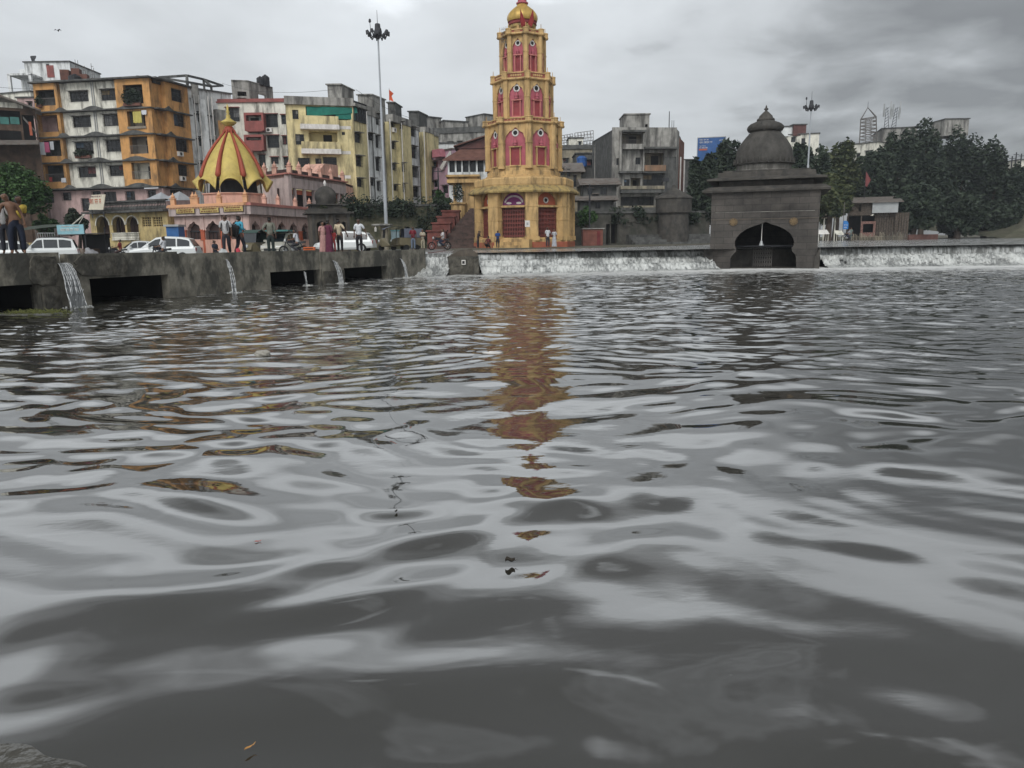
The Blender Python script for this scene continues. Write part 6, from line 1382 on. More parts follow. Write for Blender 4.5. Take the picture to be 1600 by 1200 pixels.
# --- light masts
def light_mast(x, ytop, ybase, Y, label, hz, s=1.0):
    b = at(x[1], ybase, Y); t = at(x[0], ytop, Y); b = V(t.x, Y, b.z); rt = root('light_mast', b, label, 'light mast', 'tall masts with floodlight clusters'); H = t.z-b.z
    k = MB(); k.lathe(b, [(.19*s, 0), (.18*s, H*.22), (.13*s, H*.225), (.12*s, H*.6), (.09*s, H*.605), (.08*s, H)], 12); k.build('mast_pole', M_MAST, rt)
    k = MB(); k.lathe(t, [(.10, -.9), (.22*s, -.75), (.42*s, -.55), (.40*s, -.35), (.30*s, -.1), (.26*s, .25), (.22*s, .28)], 12); k.tube(t+V(0, 0, .28), t+V(0, 0, 1.3), .025, .015, 5); k.build('hoist_head', M_DMETAL, rt)
    for i in range(8):
        a = 2*PI*i/8+.35; d = V(math.cos(a), math.sin(a), 0); k = MB(); rr = .95*s; zz = -.55
        k.path([t+V(0, 0, -.55)+d*.3, t+d*rr*.75+V(0, 0, -.85), t+d*rr+V(0, 0, -.4)], .05, 5)
        c = t+d*rr*1.02+V(0, 0, -.35); ax = (d*.8+V(0, 0, .75)).normalized(); k.tube(c-ax*.0-V(0, 0, .18), c+ax*.14, .23*s, .12*s, 10); k.build('flood_lamp', M_DMETAL, rt)
    k = MB(); k.tube(t+V(-.55, 0, -.5), t+V(-.6, 0, .45), .03, .02, 5); k.lathe(t+V(-.6, 0, .35), [(.03, 0), (.11, .1), (.08, .28), (.02, .32)], 8); k.build('warning_lamp', M_DMETAL, rt)
    return rt
M_MAST = mat('mast_galvanised', (.34, .36, .38), .5, .1, metal=.2)
light_mast((590, 596), 43, 350, 65, 'tall grey light mast rising above the yellow block', 0, .8)
light_mast((1268, 1266), 161, 285, 92, 'farther light mast behind the right shoulder of the stone shrine', 0, .75)
mb_ = at(599, 350, 65); rt = root('mast_platform', V(mb_.x, 65, GZ), 'round concrete platform on a thick column carrying the tall light mast', 'platform')
k = MB(); k.lathe(V(mb_.x-.1, 65, 0), [(.85, mb_.z-.16), (.9, mb_.z-.1), (.88, mb_.z)], 20); k.build('platform_disc', M_GREY, rt); k = MB(); k.lathe(V(mb_.x+.05, 65, 0), [(.33, .6), (.30, mb_.z-.16)], 16); k.build('column', M_OBUFF, rt)
k = MB(); k.lathe(V(mb_.x-.55, 64.3, mb_.z-.62), [(.09, 0), (.10, .28), (.05, .34)], 10); k.tube(V(mb_.x-.55, 64.3, mb_.z-.3), V(mb_.x-.55, 64.5, mb_.z-.1), .02, .02, 5); tag(k.build('lantern', M_WPAINT), 'small white lantern hanging under the mast platform', 'lantern')
# --- golden dome temple
def mini_finial(mb, p, s=1.0):
    mb.obox(V(p.x, p.y, p.z), .30*s, .30*s, .42*s); mb.obox(V(p.x, p.y, p.z+.42*s), .38*s, .38*s, .05*s)
    mb.lathe(V(p.x, p.y, p.z+.47*s), [(.10*s, 0), (.15*s, .07*s), (.14*s, .16*s), (.06*s, .22*s), (.03*s, .34*s), (.01, .38*s)], 8)
def pink_temple():
    g1 = Face((at(271, 330, 69).x, 69), (at(386, 330, 66).x, 66)); g2 = Face((g1.B.x, g1.B.y), (at(487, 335, 78).x, 78)); z0 = .6
    rt = root('pink_temple', g1.P(g1.L/2, z0), 'low pink temple with cusped arches, red column shafts and three yellow plaques', 'temple')
    zb1 = (g1.uv(280, 337)[1]+g1.uv(380, 336)[1])/2; zt1 = (g1.uv(272, 321)[1]+g1.uv(385, 316)[1])/2
    archs = [(292, 314, 345, 374), (322, 346, 344, 400), (361, 377, 344, 374)]
    a2 = [(391, 408, 344, 373), (413, 427, 344, 373), (433, 448, 345, 373), (452, 466, 346, 374), (471, 484, 347, 374)]
    for f, L in ((g1, archs), (g2, a2)):
        polys = []; k = MB()
        for x0, x1, yt, yb in L:
            r = f.rect(x0, yt, x1, yb); r = (r[0], r[1], max(r[2], z0+.05), r[3]); h = r[3]-r[2]
            polys.append(arch_poly(r[1]-r[0], h, h-(r[1]-r[0])*.55, 18, 'cusp', (r[0]+r[1])/2, r[2]))
        arch_wall(f, k, 0, f.L, z0, zb1, polys, 0, .45); k.build('arcade_wall', M_PEACH2, rt)
        for pl_ in polys:
            a, b = pl_[0][0], pl_[1][0]; sp = pl_[2][1]
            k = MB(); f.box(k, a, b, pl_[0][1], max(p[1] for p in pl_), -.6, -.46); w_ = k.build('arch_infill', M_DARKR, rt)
            k = MB(); f.box(k, a, b, sp-.06, sp+.04, -.44, -.34)
            for j in range(5): u = a+(b-a)*j/4; f.box(k, u-.02, u+.02, pl_[0][1], sp-.06, -.42, -.38)
            k.build('grille', M_DMETAL, w_)
            for u in (a-.26, b+.04): k = MB(); f.box(k, u, u+.22, pl_[0][1], sp, 0, .12); f.box(k, u-.04, u+.26, sp, sp+.1, 0, .16); f.box(k, u-.04, u+.26, pl_[0][1]-.1, pl_[0][1], 0, .16); k.build('column_shaft', M_CORAL, rt)
            for u in (a-.24, b+.06): k = MB(); f.box(k, u, u+.18, sp+.1, zb1, 0, .08); k.build('pilaster', M_PEACH2, rt)
        k = MB(); f.box(k, -.15, f.L+.1, zb1, zt1-.25, -.4, .42); k.build('parapet', M_TEMPLEG, rt)
        k = MB(); f.box(k, -.25, f.L+.12, zt1-.25, zt1-.1, -.45, .52); f.box(k, -.2, f.L+.1, zt1-.1, zt1, -.4, .46)
        if f is g1:
            for j in range(46): u = f.L*(j+.5)/46; f.box(k, u-.035, u+.035, zt1-.38, zt1-.25, .43, .50)
        k.build('cornice', M_PEACHO if f is g1 else M_REDW2, rt)
        k = MB(); f.box(k, 0, f.L, z0, g1.uv(330, 374)[1]-.02, .01, .1) if f is g1 else f.box(k, 0, f.L, z0, f.uv(440, 374)[1]-.12, .01, .1); k.build('plinth', M_PEACH, rt)
    rf = MB(); q = [g1.A, g1.B, g2.B, g2.B+V(-1, 8, 0), g1.A+V(-1, 10, 0)]; poly_slab(rf, [(p.x, p.y) for p in q], zb1, zb1+.3)
    rf.quad(V(q[4].x, q[4].y, z0), V(q[0].x, q[0].y, z0), V(q[0].x, q[0].y, zb1), V(q[4].x, q[4].y, zb1)); rf.build('roof', M_PEACH, rt)
    for i, (x0, y0, x1, y1) in enumerate(((275, 325, 305, 334.5), (312, 323, 343, 333.5), (349, 321, 381, 331.5))):
        r = g1.rect(x0, y0, x1, y1, .44); k = MB(); g1.box(k, r[0], r[1], r[2], r[3], .42, .47); o = k.build('plaque_frame', M_DARKR, rt)
        k = MB(); g1.box(k, r[0]+.08, r[1]-.08, r[2]+.07, r[3]-.07, .47, .49); o2 = k.build('plaque', mat('plaque_yellow', (.46, .36, .13), .7, .2), o)
        letters(g1, (r[0]+.3, r[1]-.25, r[3]-.24, r[3]-.12), M_MAROON, o, .49, 10+i, cw=.7); letters(g1, (r[0]+.2, r[1]-.2, r[2]+.12, r[2]+.24), M_MAROON, o, .49, 20+i, cw=.7)
    fi = MB()
    for x in (272, 303, 308, 344, 385): fi_ = MB(); p = g1.P(g1.uv(x, 315)[0], zt1, .1); mini_finial(fi_, p, 1.25); fi_.build('roof_finial', M_PEACHO, rt)
    for x in (412, 433, 460, 482): fi_ = MB(); p = g2.P(g2.uv(x, 320)[0], zt1, .1); mini_finial(fi_, p, 1.15); fi_.build('roof_finial', M_PEACH, rt)
    # drum and lotus-like golden dome
    cY = 72; c = V(at(365, 290, cY).x, cY, 0); zz = lambda y: at(362, y, cY).z
    k = MB(); k.lathe(c, [(2.75, zb1+.2), (2.75, zz(306)), (2.9, zz(305)), (2.9, zz(303.5)), (2.6, zz(303))], 8, R(-7)); k.build('dome_drum', M_PEACH, rt)
    k = MB(); k.lathe(c, [(2.1, zz(303)), (2.0, zz(284))], 16); k.build('inner_drum', M_DARK, rt)
    for j in range(8):
        k = MB(); a = R(-7)+j*PI/4; k.tube(c+V(2.6*math.sin(a), -2.6*math.cos(a), zz(303)), c+V(2.55*math.sin(a), -2.55*math.cos(a), zz(284)), .05, .05, 6); k.build('dome_post', M_GREY, rt)
    T = [(0.0, .30), (.06, .40), (.15, .78), (.3, 1.35), (.45, 1.86), (.6, 2.27), (.75, 2.58), (.88, 2.80), (1.0, 2.94)]
    ytop, yb = 203, 287
    def prof(t):
        for (t0, r0), (t1, r1) in zip(T[:-1], T[1:]):
            if t <= t1: return r0+(r1-r0)*(t-t0)/(t1-t0)
        return T[-1][1]
    zt_, zl = zz(ytop), zz(yb); rib_z = zz(277)
    for j in range(8):
        a0 = R(-7)+j*PI/4; half = PI/8; nt_, na = 26, 16
        def petal(off):
            vs = []
            for i in range(nt_+1):
                for q in range(na+1):
                    s = q/na*2-1; t = i/nt_*1.0
                    ang = a0+half+s*half*.86
                    low = zl - .80*abs(s)**2.2 + .10*(1-abs(s)**2)   # arched mouth
                    z = zt_+(low-zt_)*t
                    tt = min(1, (zt_-z)/(zt_-zl))
                    r = prof(tt)*math.cos(half*.9)/math.cos(s*half*.9)**.6
                    r *= 1+.10*(1-s*s)*min(1, tt*1.5)
                    fl = max(0, (t-.80)/.20); r += .50*fl**1.7*(.55+.45*(1-s*s))
                    r += off; vs.append(c+V(r*math.sin(ang), -r*math.cos(ang), z+.10*fl**2))
            return vs
        k = MB(); n1_ = (nt_+1)*(na+1); A_ = petal(0); B_ = petal(-.07); k.v = [tuple(p) for p in A_+B_]
        for i in range(nt_):
            for q in range(na):
                a = i*(na+1)+q; k.f.append((a, a+na+1, a+na+2, a+1)); k.f.append((n1_+a, n1_+a+1, n1_+a+na+2, n1_+a+na+1))
        for q in range(na): a = nt_*(na+1)+q; k.f.append((a, n1_+a, n1_+a+1, a+1))
        for i in range(nt_):
            for q in (0, na): a = i*(na+1)+q; k.f.append((a, n1_+a, n1_+a+na+1, a+na+1))
        k.build('golden_petal', M_GOLD, rt, True)
        k = MB(); pts = []
        for i in range(15):
            t = i/14; z = zt_+(rib_z-zt_)*t; tt = (zt_-z)/(zt_-zl); r = prof(tt)+.06; wdt = .15+.42*t; ww = wdt/max(r, .3)
            for s, ro in ((-1, -.06), (-.5, .13), (0, .18), (.5, .13), (1, -.06)): ang = a0+s*ww/2; pts.append(c+V((r+ro)*math.sin(ang), -(r+ro)*math.cos(ang), z))
        e = len(pts); r = prof((zt_-rib_z)/(zt_-zl)); ap = c+V((r+.05)*math.sin(a0), -(r+.05)*math.cos(a0), rib_z-.22); pts.append(ap)
        k.add(pts, [(i*5+q, (i+1)*5+q, (i+1)*5+q+1, i*5+q+1) for i in range(14) for q in range(4)]+[(70+q, e, 71+q) for q in range(4)]+[(i*5+4, (i+1)*5+4, (i+1)*5, i*5) for i in range(14)])
        k.build('red_rib', M_RIBRED, rt, True)
    k = MB(); k.lathe(c, [(.42, zz(208)), (.46, zz(205)), (.42, zz(202)), (.36, zz(198.5)), (.2, zz(197.5))], 16); k.build('dome_neck', M_RIBRED, rt, True)
    k = MB(); k.lathe(c, [(.16, zz(199)), (.30, zz(197)), (.68, zz(192)), (.70, zz(191)), (.30, zz(186.5)), (.17, zz(184)), (.20, zz(181)), (.10, zz(178)), (.16, zz(175)), (.08, zz(171)), (.10, zz(168)), (.02, zz(162))], 20); k.build('gold_finial', M_GOLD, rt, True)
    # upper storey wing set back on the right
    h1 = Face((at(411, 300, 81).x, 81), (at(451, 300, 78).x, 78)); h2 = Face((h1.B.x, h1.B.y), (at(541, 300, 90).x, 90)); zt2 = (h2.uv(452, 272)[1]+h2.uv(540, 286)[1])/2
    w2 = root('pink_annexe', h1.B, 'two storey pinkish grey annexe with a loggia behind the golden dome temple', 'building'); k = MB()
    lo = h2.rect(455, 291, 536, 314); lo2 = (lo[0], lo[1], h2.uv(460, 322)[1], h2.uv(460, 294)[1])
    h1.wall(k, 0, h1.L, z0, zt2, (), 0, .4); h2.wall(k, 0, h2.L, z0, zt2, [(.5, h2.L-.6, lo2[2], lo2[3])], 0, .4); k.build('wall', M_TEMPLEG, w2)
    k = MB()
    for j in range(6): u = .5+(h2.L-1.1)*(j+.5)/6; h2.box(k, u-.16, u+.16, lo2[2], lo2[3], -.3, -.05)
    k.build('loggia_columns', M_TEMPLEG, w2)
    k = MB(); h2.box(k, .5, h2.L-.6, lo2[2], lo2[3], -1.6, -1.5); k.build('loggia_back', M_DARKR, w2); k = MB(); h2.box(k, .5, h2.L-.6, lo2[3]-.55, lo2[3]-.1, -.5, -.35); k.build('coral_blinds', M_CORAL, w2)
    k = MB()
    for f in (h1, h2): f.box(k, -.1, f.L+.15, zt2, zt2+.14, -.4, .25)
    h2.box(k, 0, h2.L, lo2[2]-.3, lo2[2]-.12, 0, .2); k.build('coral_cornice', M_REDW2, w2)
    for f, xs_ in ((h1, (414, 430)), (h2, (453, 468, 484, 500, 517, 535))):
        for x in xs_: k = MB(); p = f.P(f.uv(x, 280)[0], zt2+.14, 0); mini_finial(k, p, 1.5); k.build('roof_finial', M_PEACH, w2)
    k = MB()
    for f in (h1, h2): f.box(k, .2, f.L-.2, zt2+.14, zt2+.5, -.1, -.02)
    k.build('low_railing', M_DARKR, w2)
    k = MB(); q = [h1.A, h1.B, h2.B, h2.B+V(0, 8, 0), h1.A+V(0, 8, 0)]; poly_slab(k, [(p.x, p.y) for p in q], zt2-.3, zt2-.02)
    for i in (2, 4): p, r = q[i], q[(i+1) % 5]; k.quad(V(p.x, p.y, z0), V(r.x, r.y, z0), V(r.x, r.y, zt2-.1), V(p.x, p.y, zt2-.1))
    k.build('roof', M_PEACH, w2)
    k = MB(); st = h2.rect(500, 265, 541, 284); k.add([h2.P(st[0], zt2, -1.0), h2.P(st[1], zt2, -1.0), h2.P(st[1], zt2+2.0, -1.0), h2.P((st[0]+st[1])/2, zt2+1.9, -1.0), h2.P(st[0], zt2, -3.4), h2.P(st[1], zt2, -3.4), h2.P(st[1], zt2+2.0, -3.4), h2.P((st[0]+st[1])/2, zt2+1.9, -3.4)], [(0, 1, 2, 3), (7, 6, 5, 4), (3, 2, 6, 7), (0, 3, 7, 4), (1, 5, 6, 2)]); k.build('stair_head', M_PEACH, w2)
M_PEACH2 = mat('pink_grey_plaster', (.50, .36, .32), .85, .14, (.22, .15, .13), .5, .9, .3)
M_PEACHO = mat('peach_orange', (.60, .33, .18), .8, .15)
M_REDW2 = mat('faded_coral', (.40, .17, .14), .85, .2)
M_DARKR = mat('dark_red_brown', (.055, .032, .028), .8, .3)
pink_temple()
# --- yellow arcade building
def arcade():
    f = Face((at(141, 345, 77).x, 77), (at(262, 345, 73).x, 73)); z0 = .6; zt = (f.uv(150, 332)[1]+f.uv(250, 333)[1])/2
    rt = root('arcade_building', f.P(f.L/2, z0), 'single storey yellow building with round arches and a dark balustraded roof', 'building')
    pl_ = []
    for x0, x1, yt, yb in ((151, 171, 338, 372), (176, 195, 338, 364), (198, 216, 338, 364)):
        r = f.rect(x0, yt, x1, yb); pl_.append(arch_poly(r[1]-r[0], r[3]-r[2], (r[3]-r[2])-(r[1]-r[0])*.5, 14, 'round', (r[0]+r[1])/2, r[2]))
    k = MB(); us = f.uv(219, 345)[0]; arch_wall(f, k, 0, us, z0, zt, pl_, 0, .4)
    lat = [f.rect(222, 339, 236, 354), f.rect(239, 339, 254, 354)]; f.wall(k, us, f.L, z0, zt, lat, 0, .4)
    b = V(1, 9, 0); k.quad(f.P(0, z0, -.4)+b*0, f.P(0, zt, -.4), f.P(0, zt, -.4)+b, f.P(0, z0, -.4)+b); k.quad(f.P(f.L, z0, -.4), f.P(f.L, z0, -.4)+b, f.P(f.L, zt, -.4)+b, f.P(f.L, zt, -.4)); k.build('wall', M_ARC, rt)
    for p in pl_:
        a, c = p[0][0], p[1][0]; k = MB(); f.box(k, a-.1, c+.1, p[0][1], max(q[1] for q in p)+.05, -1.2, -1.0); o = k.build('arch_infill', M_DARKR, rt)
        n = len(p); k = MB(); ctr = ((a+c)/2, p[2][1]); out = [(ctr[0]+(q[0]-ctr[0])*1.14, ctr[1]+(q[1]-ctr[1])*1.14) for q in p[2:]]
        for i in range(2, n-1): f.prism(k, [p[i], out[i-2], out[i-1], p[i+1]][::-1], 0, .06)
        k.build('arch_moulding', M_CREAM, rt)
    k = MB(); r0, r1 = pl_[1][0][0]-.1, pl_[2][1][0]+.1; v = pl_[1][0][1]
    for j in range(22): u = r0+(r1-r0)*(j+.5)/22; k.lathe(f.P(u, v-.62, .10), [(.05, 0), (.08, .12), (.04, .3), (.07, .45), (.05, .55)], 6)
    f.box(k, r0, r1, v-.06, v+.02, 0, .2); f.box(k, r0, r1, v-.7, v-.62, 0, .2); k.build('balustrade', M_CREAM, rt)
    for r in lat:
        k = MB()
        for i in range(5): u = r[0]+(r[1]-r[0])*i/4; f.box(k, u-.03, u+.03, r[2], r[3], -.15, -.08)
        for i in range(5): vv = r[2]+(r[3]-r[2])*i/4; f.box(k, r[0], r[1], vv-.03, vv+.03, -.15, -.08)
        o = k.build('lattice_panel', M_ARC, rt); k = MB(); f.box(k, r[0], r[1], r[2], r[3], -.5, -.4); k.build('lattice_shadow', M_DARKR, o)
    k = MB(); f.box(k, -.3, f.L+.3, zt, zt+.18, -5, .7); f.box(k, 0, f.L, zt+.18, zt+.22, -5, .1)
    f.box(k, -.1, f.L+.1, zt+1.0, zt+1.14, -.15, .2); k.build('roof_slab', M_DGREY, rt)
    k = MB(); nb = 52
    for j in range(nb): u = f.L*(j+.5)/nb; k.lathe(f.P(u, zt+.2, .02), [(.05, 0), (.09, .2), (.04, .45), (.08, .65), (.06, .8)], 6)
    k.build('roof_balustrade', M_DGREY, rt)
    sf = Face((at(147.5, 320, 75.5).x, 75.5), (at(172, 320, 74.5).x, 74.5)); k = MB(); q = [sf.uv(147, 328), sf.uv(169.5, 328), sf.uv(173, 304), sf.uv(151.5, 305)]; sg = root('sign_board', sf.P(.5, q[0][1]), 'leaning cream sign board with large red lettering on the arcade roof', 'sign')
    sf.prism(k, q, .5, .56); k.build('board', mat('cream_board', (.58, .53, .42), .7, .1), sg); L = q[1][0]-q[0][0]
    letters(sf, (q[0][0]+.22, q[1][0]+.02, q[0][1]+.50, q[0][1]+.98), M_CORAL, sg, .565, 3, cw=.55); letters(sf, (q[0][0]+.32, q[1][0]+.02, q[0][1]+1.12, q[0][1]+1.28), M_PINKW, sg, .565, 4, cw=.7)
    for x in (150, 168): k = MB(); u = sf.uv(x, 325)[0]; sf.box(k, u-.04, u+.04, q[0][1]-.8, q[0][1]+.1, .42, .49); k.build('board_leg', M_DMETAL, sg)
    for i, (x0, x1) in enumerate(((222, 242), (252, 270))):
        k = MB(); a = f.uv(x0, 315)[0]; c = f.uv(x1, 315)[0]; m_ = (a+c)/2; k.add([f.P(a, zt+1.15, -.6), f.P(c, zt+1.0, -.6), f.P(m_, zt+1.9, -1.6), f.P(a, zt+1.1, -2.6), f.P(c, zt+1.1, -2.6), f.P(m_, zt+1.15, .3)], [(0, 5, 2), (5, 1, 2), (1, 4, 2), (4, 3, 2), (3, 0, 2)]); tag(k.build('tarpaulin', mat('grey_tarp', (.36, .38, .40), .5, .15)), ('left grey-white tarpaulin tent behind the arcade roof balustrade', 'right grey-white tarpaulin sheet at the end of the arcade roof')[i], 'tarpaulin')
M_ARC = mat('arcade_yellow', (.46, .36, .17), .85, .2, (.10, .085, .05), .7, .8, .4)
arcade()
# --- small black stone shrine left
def chhatri():
    Y = 62; f = Face((at(487, 370, Y).x, Y), (at(547, 370, Y+1).x, Y+1)); L = f.L; z0 = .9; z = lambda y: f.uv(517, y)[1]
    rt = root('small_stone_shrine', f.P(L/2, z0), 'small black domed stone shrine beside the pink temple', 'shrine'); k = MB()
    pl_ = [arch_poly(L*.24, z(345)-z0, z(350)-z0, 12, 'ogee', L*.27, z0), arch_poly(L*.11, z(346)-z(361), z(349)-z(361), 10, 'ogee', L*.85, z(361))]
    arch_wall(f, k, 0, L, z0, z(334), pl_, 0, .5); f.box(k, 0, .45, z0, z(334), -3, -.5); f.box(k, L-.45, L, z0, z(334), -3, -.5); f.box(k, .45, L-.45, z0, z(334), -3, -2.6); k.build('wall', M_STONE2, rt)
    k = MB(); f.box(k, L*.78, L*.92, z(361), z(346), -.5, -.4); f.box(k, .5, L-.5, z(334)-.1, z(334)-.02, -2.6, -.5); k.build('inner_ceiling', M_DARK, rt)
    for u in (.06, .42, .62, .97): k = MB(); f.box(k, L*u-.1, L*u+.1, z0, z(334), 0, .12); f.box(k, L*u-.15, L*u+.15, z(338), z(334), 0, .2); k.build('pilaster', M_STONE, rt)
    k = MB(); f.box(k, -.35, L+.35, z(334), z(331), -3.3, .45); f.box(k, -.15, L-.15, z(331), z(326), -3, .1); f.box(k, .1, L-.5, z(326), z(319), -2.8, -.1); f.box(k, -.1, L-.3, z(320), z(318.5), -3, .1); k.build('eave_slabs', M_STONE, rt)
    c = f.P(L*.47, 0, -1.5); zz = lambda y: at(516, y, Y+1.5).z; k = MB(); n = 32; k.lathe(c, [(.72, zz(322)), (.72, zz(317)), (.80, zz(314)), (.86, zz(309)), (.85, zz(303)), (.74, zz(298)), (.55, zz(294)), (.34, zz(291.5)), (.2, zz(290.5)), (.12, zz(290))], n)
    for i_, v in enumerate(k.v):
        q = 1+.035*abs(math.cos((i_ % n)/n*2*PI*6)); k.v[i_] = (c.x+(v[0]-c.x)*q, c.y+(v[1]-c.y)*q, v[2])
    k.build('ribbed_dome', M_STONE, rt, True); k = MB(); k.lathe(c, [(.10, zz(290)), (.06, zz(288)), (.13, zz(286)), (.10, zz(284)), (.02, zz(281))], 10); k.build('finial', M_WPAINT, rt, True)
    k = MB(); rng_ = random.Random(4); bush_mesh(k, f.P(L*.3, z(324), -.2), .5, .3, .2, 120, .12, rng_); tag(k.build('moss_tuft', M_LEAFO), 'grassy tuft growing on the small black shrine roof', 'plant')
chhatri()
# --- stalls and clutter on the plaza left
f = Face((at(90, 360, 58).x, 58), (at(132, 360, 57).x, 57)); r = f.rect(90, 351, 131.5, 366); rt = root('stall', f.P(f.L/2, .8), 'street stall under a pale turquoise banner in front of the arcade', 'stall')
k = MB(); f.box(k, r[0], r[1], r[2], r[3], 0, .05); bn = k.build('banner', mat('banner_turquoise', (.22, .40, .45), .6, .12), rt)
letters(f, (r[0]+.35, r[1]-.3, r[2]+.22, r[2]+.42), M_WPAINT, bn, .055, 7, cw=.8); letters(f, (r[0]+.5, r[1]-.4, r[3]-.16, r[3]-.08), M_WPAINT, bn, .055, 8)
k = MB()
for u in (.05, f.L-.05): f.box(k, u-.03, u+.03, .7, r[3], -.06, 0); f.box(k, u-.03, u+.03, .7, r[3]-.2, -1.8, -1.74)
k.build('stall_posts', M_DMETAL, rt); k = MB(); k.add([f.P(-.4, r[2]+.1, -2), f.P(f.L+.8, r[2]+.1, -2), f.P(f.L+.5, r[2], 0), f.P(-.9, r[2]-.15, .4)], [(0, 1, 2, 3)]); k.add([f.P(-.4, r[2]+.07, -2), f.P(f.L+.8, r[2]+.07, -2), f.P(f.L+.5, r[2]-.03, 0), f.P(-.9, r[2]-.18, .4)], [(3, 2, 1, 0)]); k.build('canopy', M_TIN, rt)
k = MB(); f.box(k, .1, f.L-.1, .7, 1.65, -1.2, -.3); k.build('counter', M_WOOD, rt); k = MB(); f.box(k, 0, f.L, .7, r[2], -2.1, -2.0); k.build('back_sheet', M_DARK, rt)
rng = random.Random(9)
for i, (x, Y, w_, h_, col_, lab) in enumerate(((140, 56, .9, .9, (.28, .28, .29), 'grey sack pile beside the turquoise banner stall'), (118, 55, .8, 1.0, (.20, .16, .13), 'brown cloth bundle on the stall front'), (86, 57, 1.0, 1.2, (.12, .13, .14), 'dark sacks left of the stall'), (163, 60, 1.3, 1.1, (.09, .08, .075), 'dark covered cart in front of the first arch'), (348, 32.6, .30, .33, (.50, .52, .52), 'white cloth bundle at the feet of the man in the white shirt'), (371, 33.2, .16, .34, (.42, .05, .07), 'red bag at the feet of the man in blue'))):
    a = at(x, 385, Y); zg = gz(a.x)+h_*.4 if Y > 40 else 1.42; lump('bundle', V(a.x, Y, zg), w_*.6, w_*.5, h_*.6, mat('bundle_%d' % i, col_, .85, .3), lab, 'bundle', 50+i)
f = Face((at(42, 385, 57).x, 57), (at(90, 385, 58).x, 58)); rt = root('picket_fence', f.P(2, .8), 'faded yellow picket fence behind the white cars at the left', 'fence')
for i in range(16): k = MB(); u = f.L*(i+.5)/16; f.box(k, u-.05, u+.05, .7, 2.15, 0, .05); k.build('picket', M_ARC, rt)
k = MB(); f.box(k, 0, f.L, 1.1, 1.18, -.05, 0); f.box(k, 0, f.L, 1.8, 1.88, -.05, 0); k.build('rail', M_ARC, rt)
f = Face((at(30, 385, 59).x, 59), (at(90, 385, 60).x, 60)); rt = root('canopy_shelter', f.P(2, .8), 'sagging green-grey tarpaulin shelter behind the picket fence', 'shelter'); k = MB(); z1 = f.uv(60, 357)[1]
k.add([f.P(-.4, z1-.25, .5), f.P(f.L*.6, z1, .5), f.P(f.L+.3, z1+.15, .5), f.P(f.L+.3, z1+.4, -2.5), f.P(f.L*.6, z1+.35, -2.5), f.P(-.4, z1+.1, -2.5)], [(0, 1, 4, 5), (1, 2, 3, 4)]); k.build('tarpaulin_roof', mat('green_tarp', (.07, .085, .07), .6, .2), rt)
k = MB()
for u in (.1, f.L*.5, f.L): k.tube(f.P(u, .7, .4), f.P(u, z1, .4), .04, .04, 6)
k.build('poles', M_GRIL, rt)
k = MB(); f.box(k, f.L*.55, f.L*.98, 1.9, 1.95, .5, .55)
for i in range(8): u = f.L*(.55+.43*i/7); f.box(k, u-.015, u+.015, 1.9, 2.9, .5, .54)
f.box(k, f.L*.55, f.L*.98, 2.85, 2.9, .5, .55); k.build('rack', M_METAL, rt)
f = Face((at(260, 362, 64).x, 64), (at(279, 362, 64).x, 64)); rt = root('tarpaulin_stall', f.P(.5, .8), 'small blue tarpaulin stall with a pale roof at the left end of the pink temple', 'stall'); r = f.rect(260, 354, 278, 374)
k = MB(); f.box(k, 0, f.L, .7, r[3], -1.2, 0); k.build('tarpaulin', mat('blue_tarp', (.03, .11, .28), .5, .25), rt); k = MB(); f.box(k, -.15, f.L+.1, r[3], r[3]+.16, -1.3, .15); k.build('roof', M_METAL, rt)
k = MB(); p0 = at(112, 352, 60); p1 = at(132, 335, 60); k.tube(p0, p1, .05, .05, 6); k.tube(at(122, 352, 60), p1, .03, .03, 5); tag(k.build('leaning_ladder', M_CREAM), 'pale leaning pole rising over the turquoise banner', 'pole')
# orange crates
c = at(484, 393, 36.2); rt = root('plastic_crate', V(c.x, 36.2, 1.302), 'bright orange plastic crate on the walkway near the small black shrine', 'crate'); k = MB(); k.obox(V(c.x, 36.2, 1.302), .5, .38, .32, .1); k.build('crate_body', mat('orange_plastic', (.55, .12, .03), .5, .15), rt)
k = MB()
for i in range(3): k.obox(V(c.x, 36.0, 1.36+.09*i), .42, .03, .03, .1)
k.build('crate_slots', M_DARK, rt)
# --- right bank small things
f = Face((at(1326, 350, 112).x, 112), (at(1400, 350, 110).x, 110)); rt = root('riverside_hut', f.P(f.L/2, GZ), 'two-level timber and tin hut on the right bank with a pale tin upper wall', 'hut')
u1 = f.uv(1362, 325)[0]; r = f.rect(1324, 317, 1402, 333); k = MB(); f.box(k, u1, r[1]-.0, r[2], r[3], -4, .9); k.build('upper_tin_wall', M_METAL, rt); k = MB(); f.wall(k, 0, u1-.01, r[2]-.3, r[3]-.05, [f.rect(1325, 319, 1331, 331), f.rect(1341, 320, 1345, 331)], .5, .3); f.box(k, .1, u1-.01, r[2]-.3, r[3]-.05, -4, -.4); k.build('upper_plank_wall', M_WOOD2, rt)
k = MB(); k.hexa([f.P(-.4, r[3]-.02, 1.3), f.P(f.L+.6, r[3]-.02, 1.3), f.P(f.L+.6, r[3]+.9, -4.4), f.P(-.4, r[3]+.9, -4.4), f.P(-.4, r[3]+.1, 1.3), f.P(f.L+.6, r[3]+.1, 1.3), f.P(f.L+.6, r[3]+1.02, -4.4), f.P(-.4, r[3]+1.02, -4.4)]); k.build('tin_roof', M_TIN, rt)
k = MB()
for i in range(14): u = f.uv(1366, 350)[0]+i*.32; f.box(k, u, u+.26, GZ, r[2]-.02, -.1, 0)
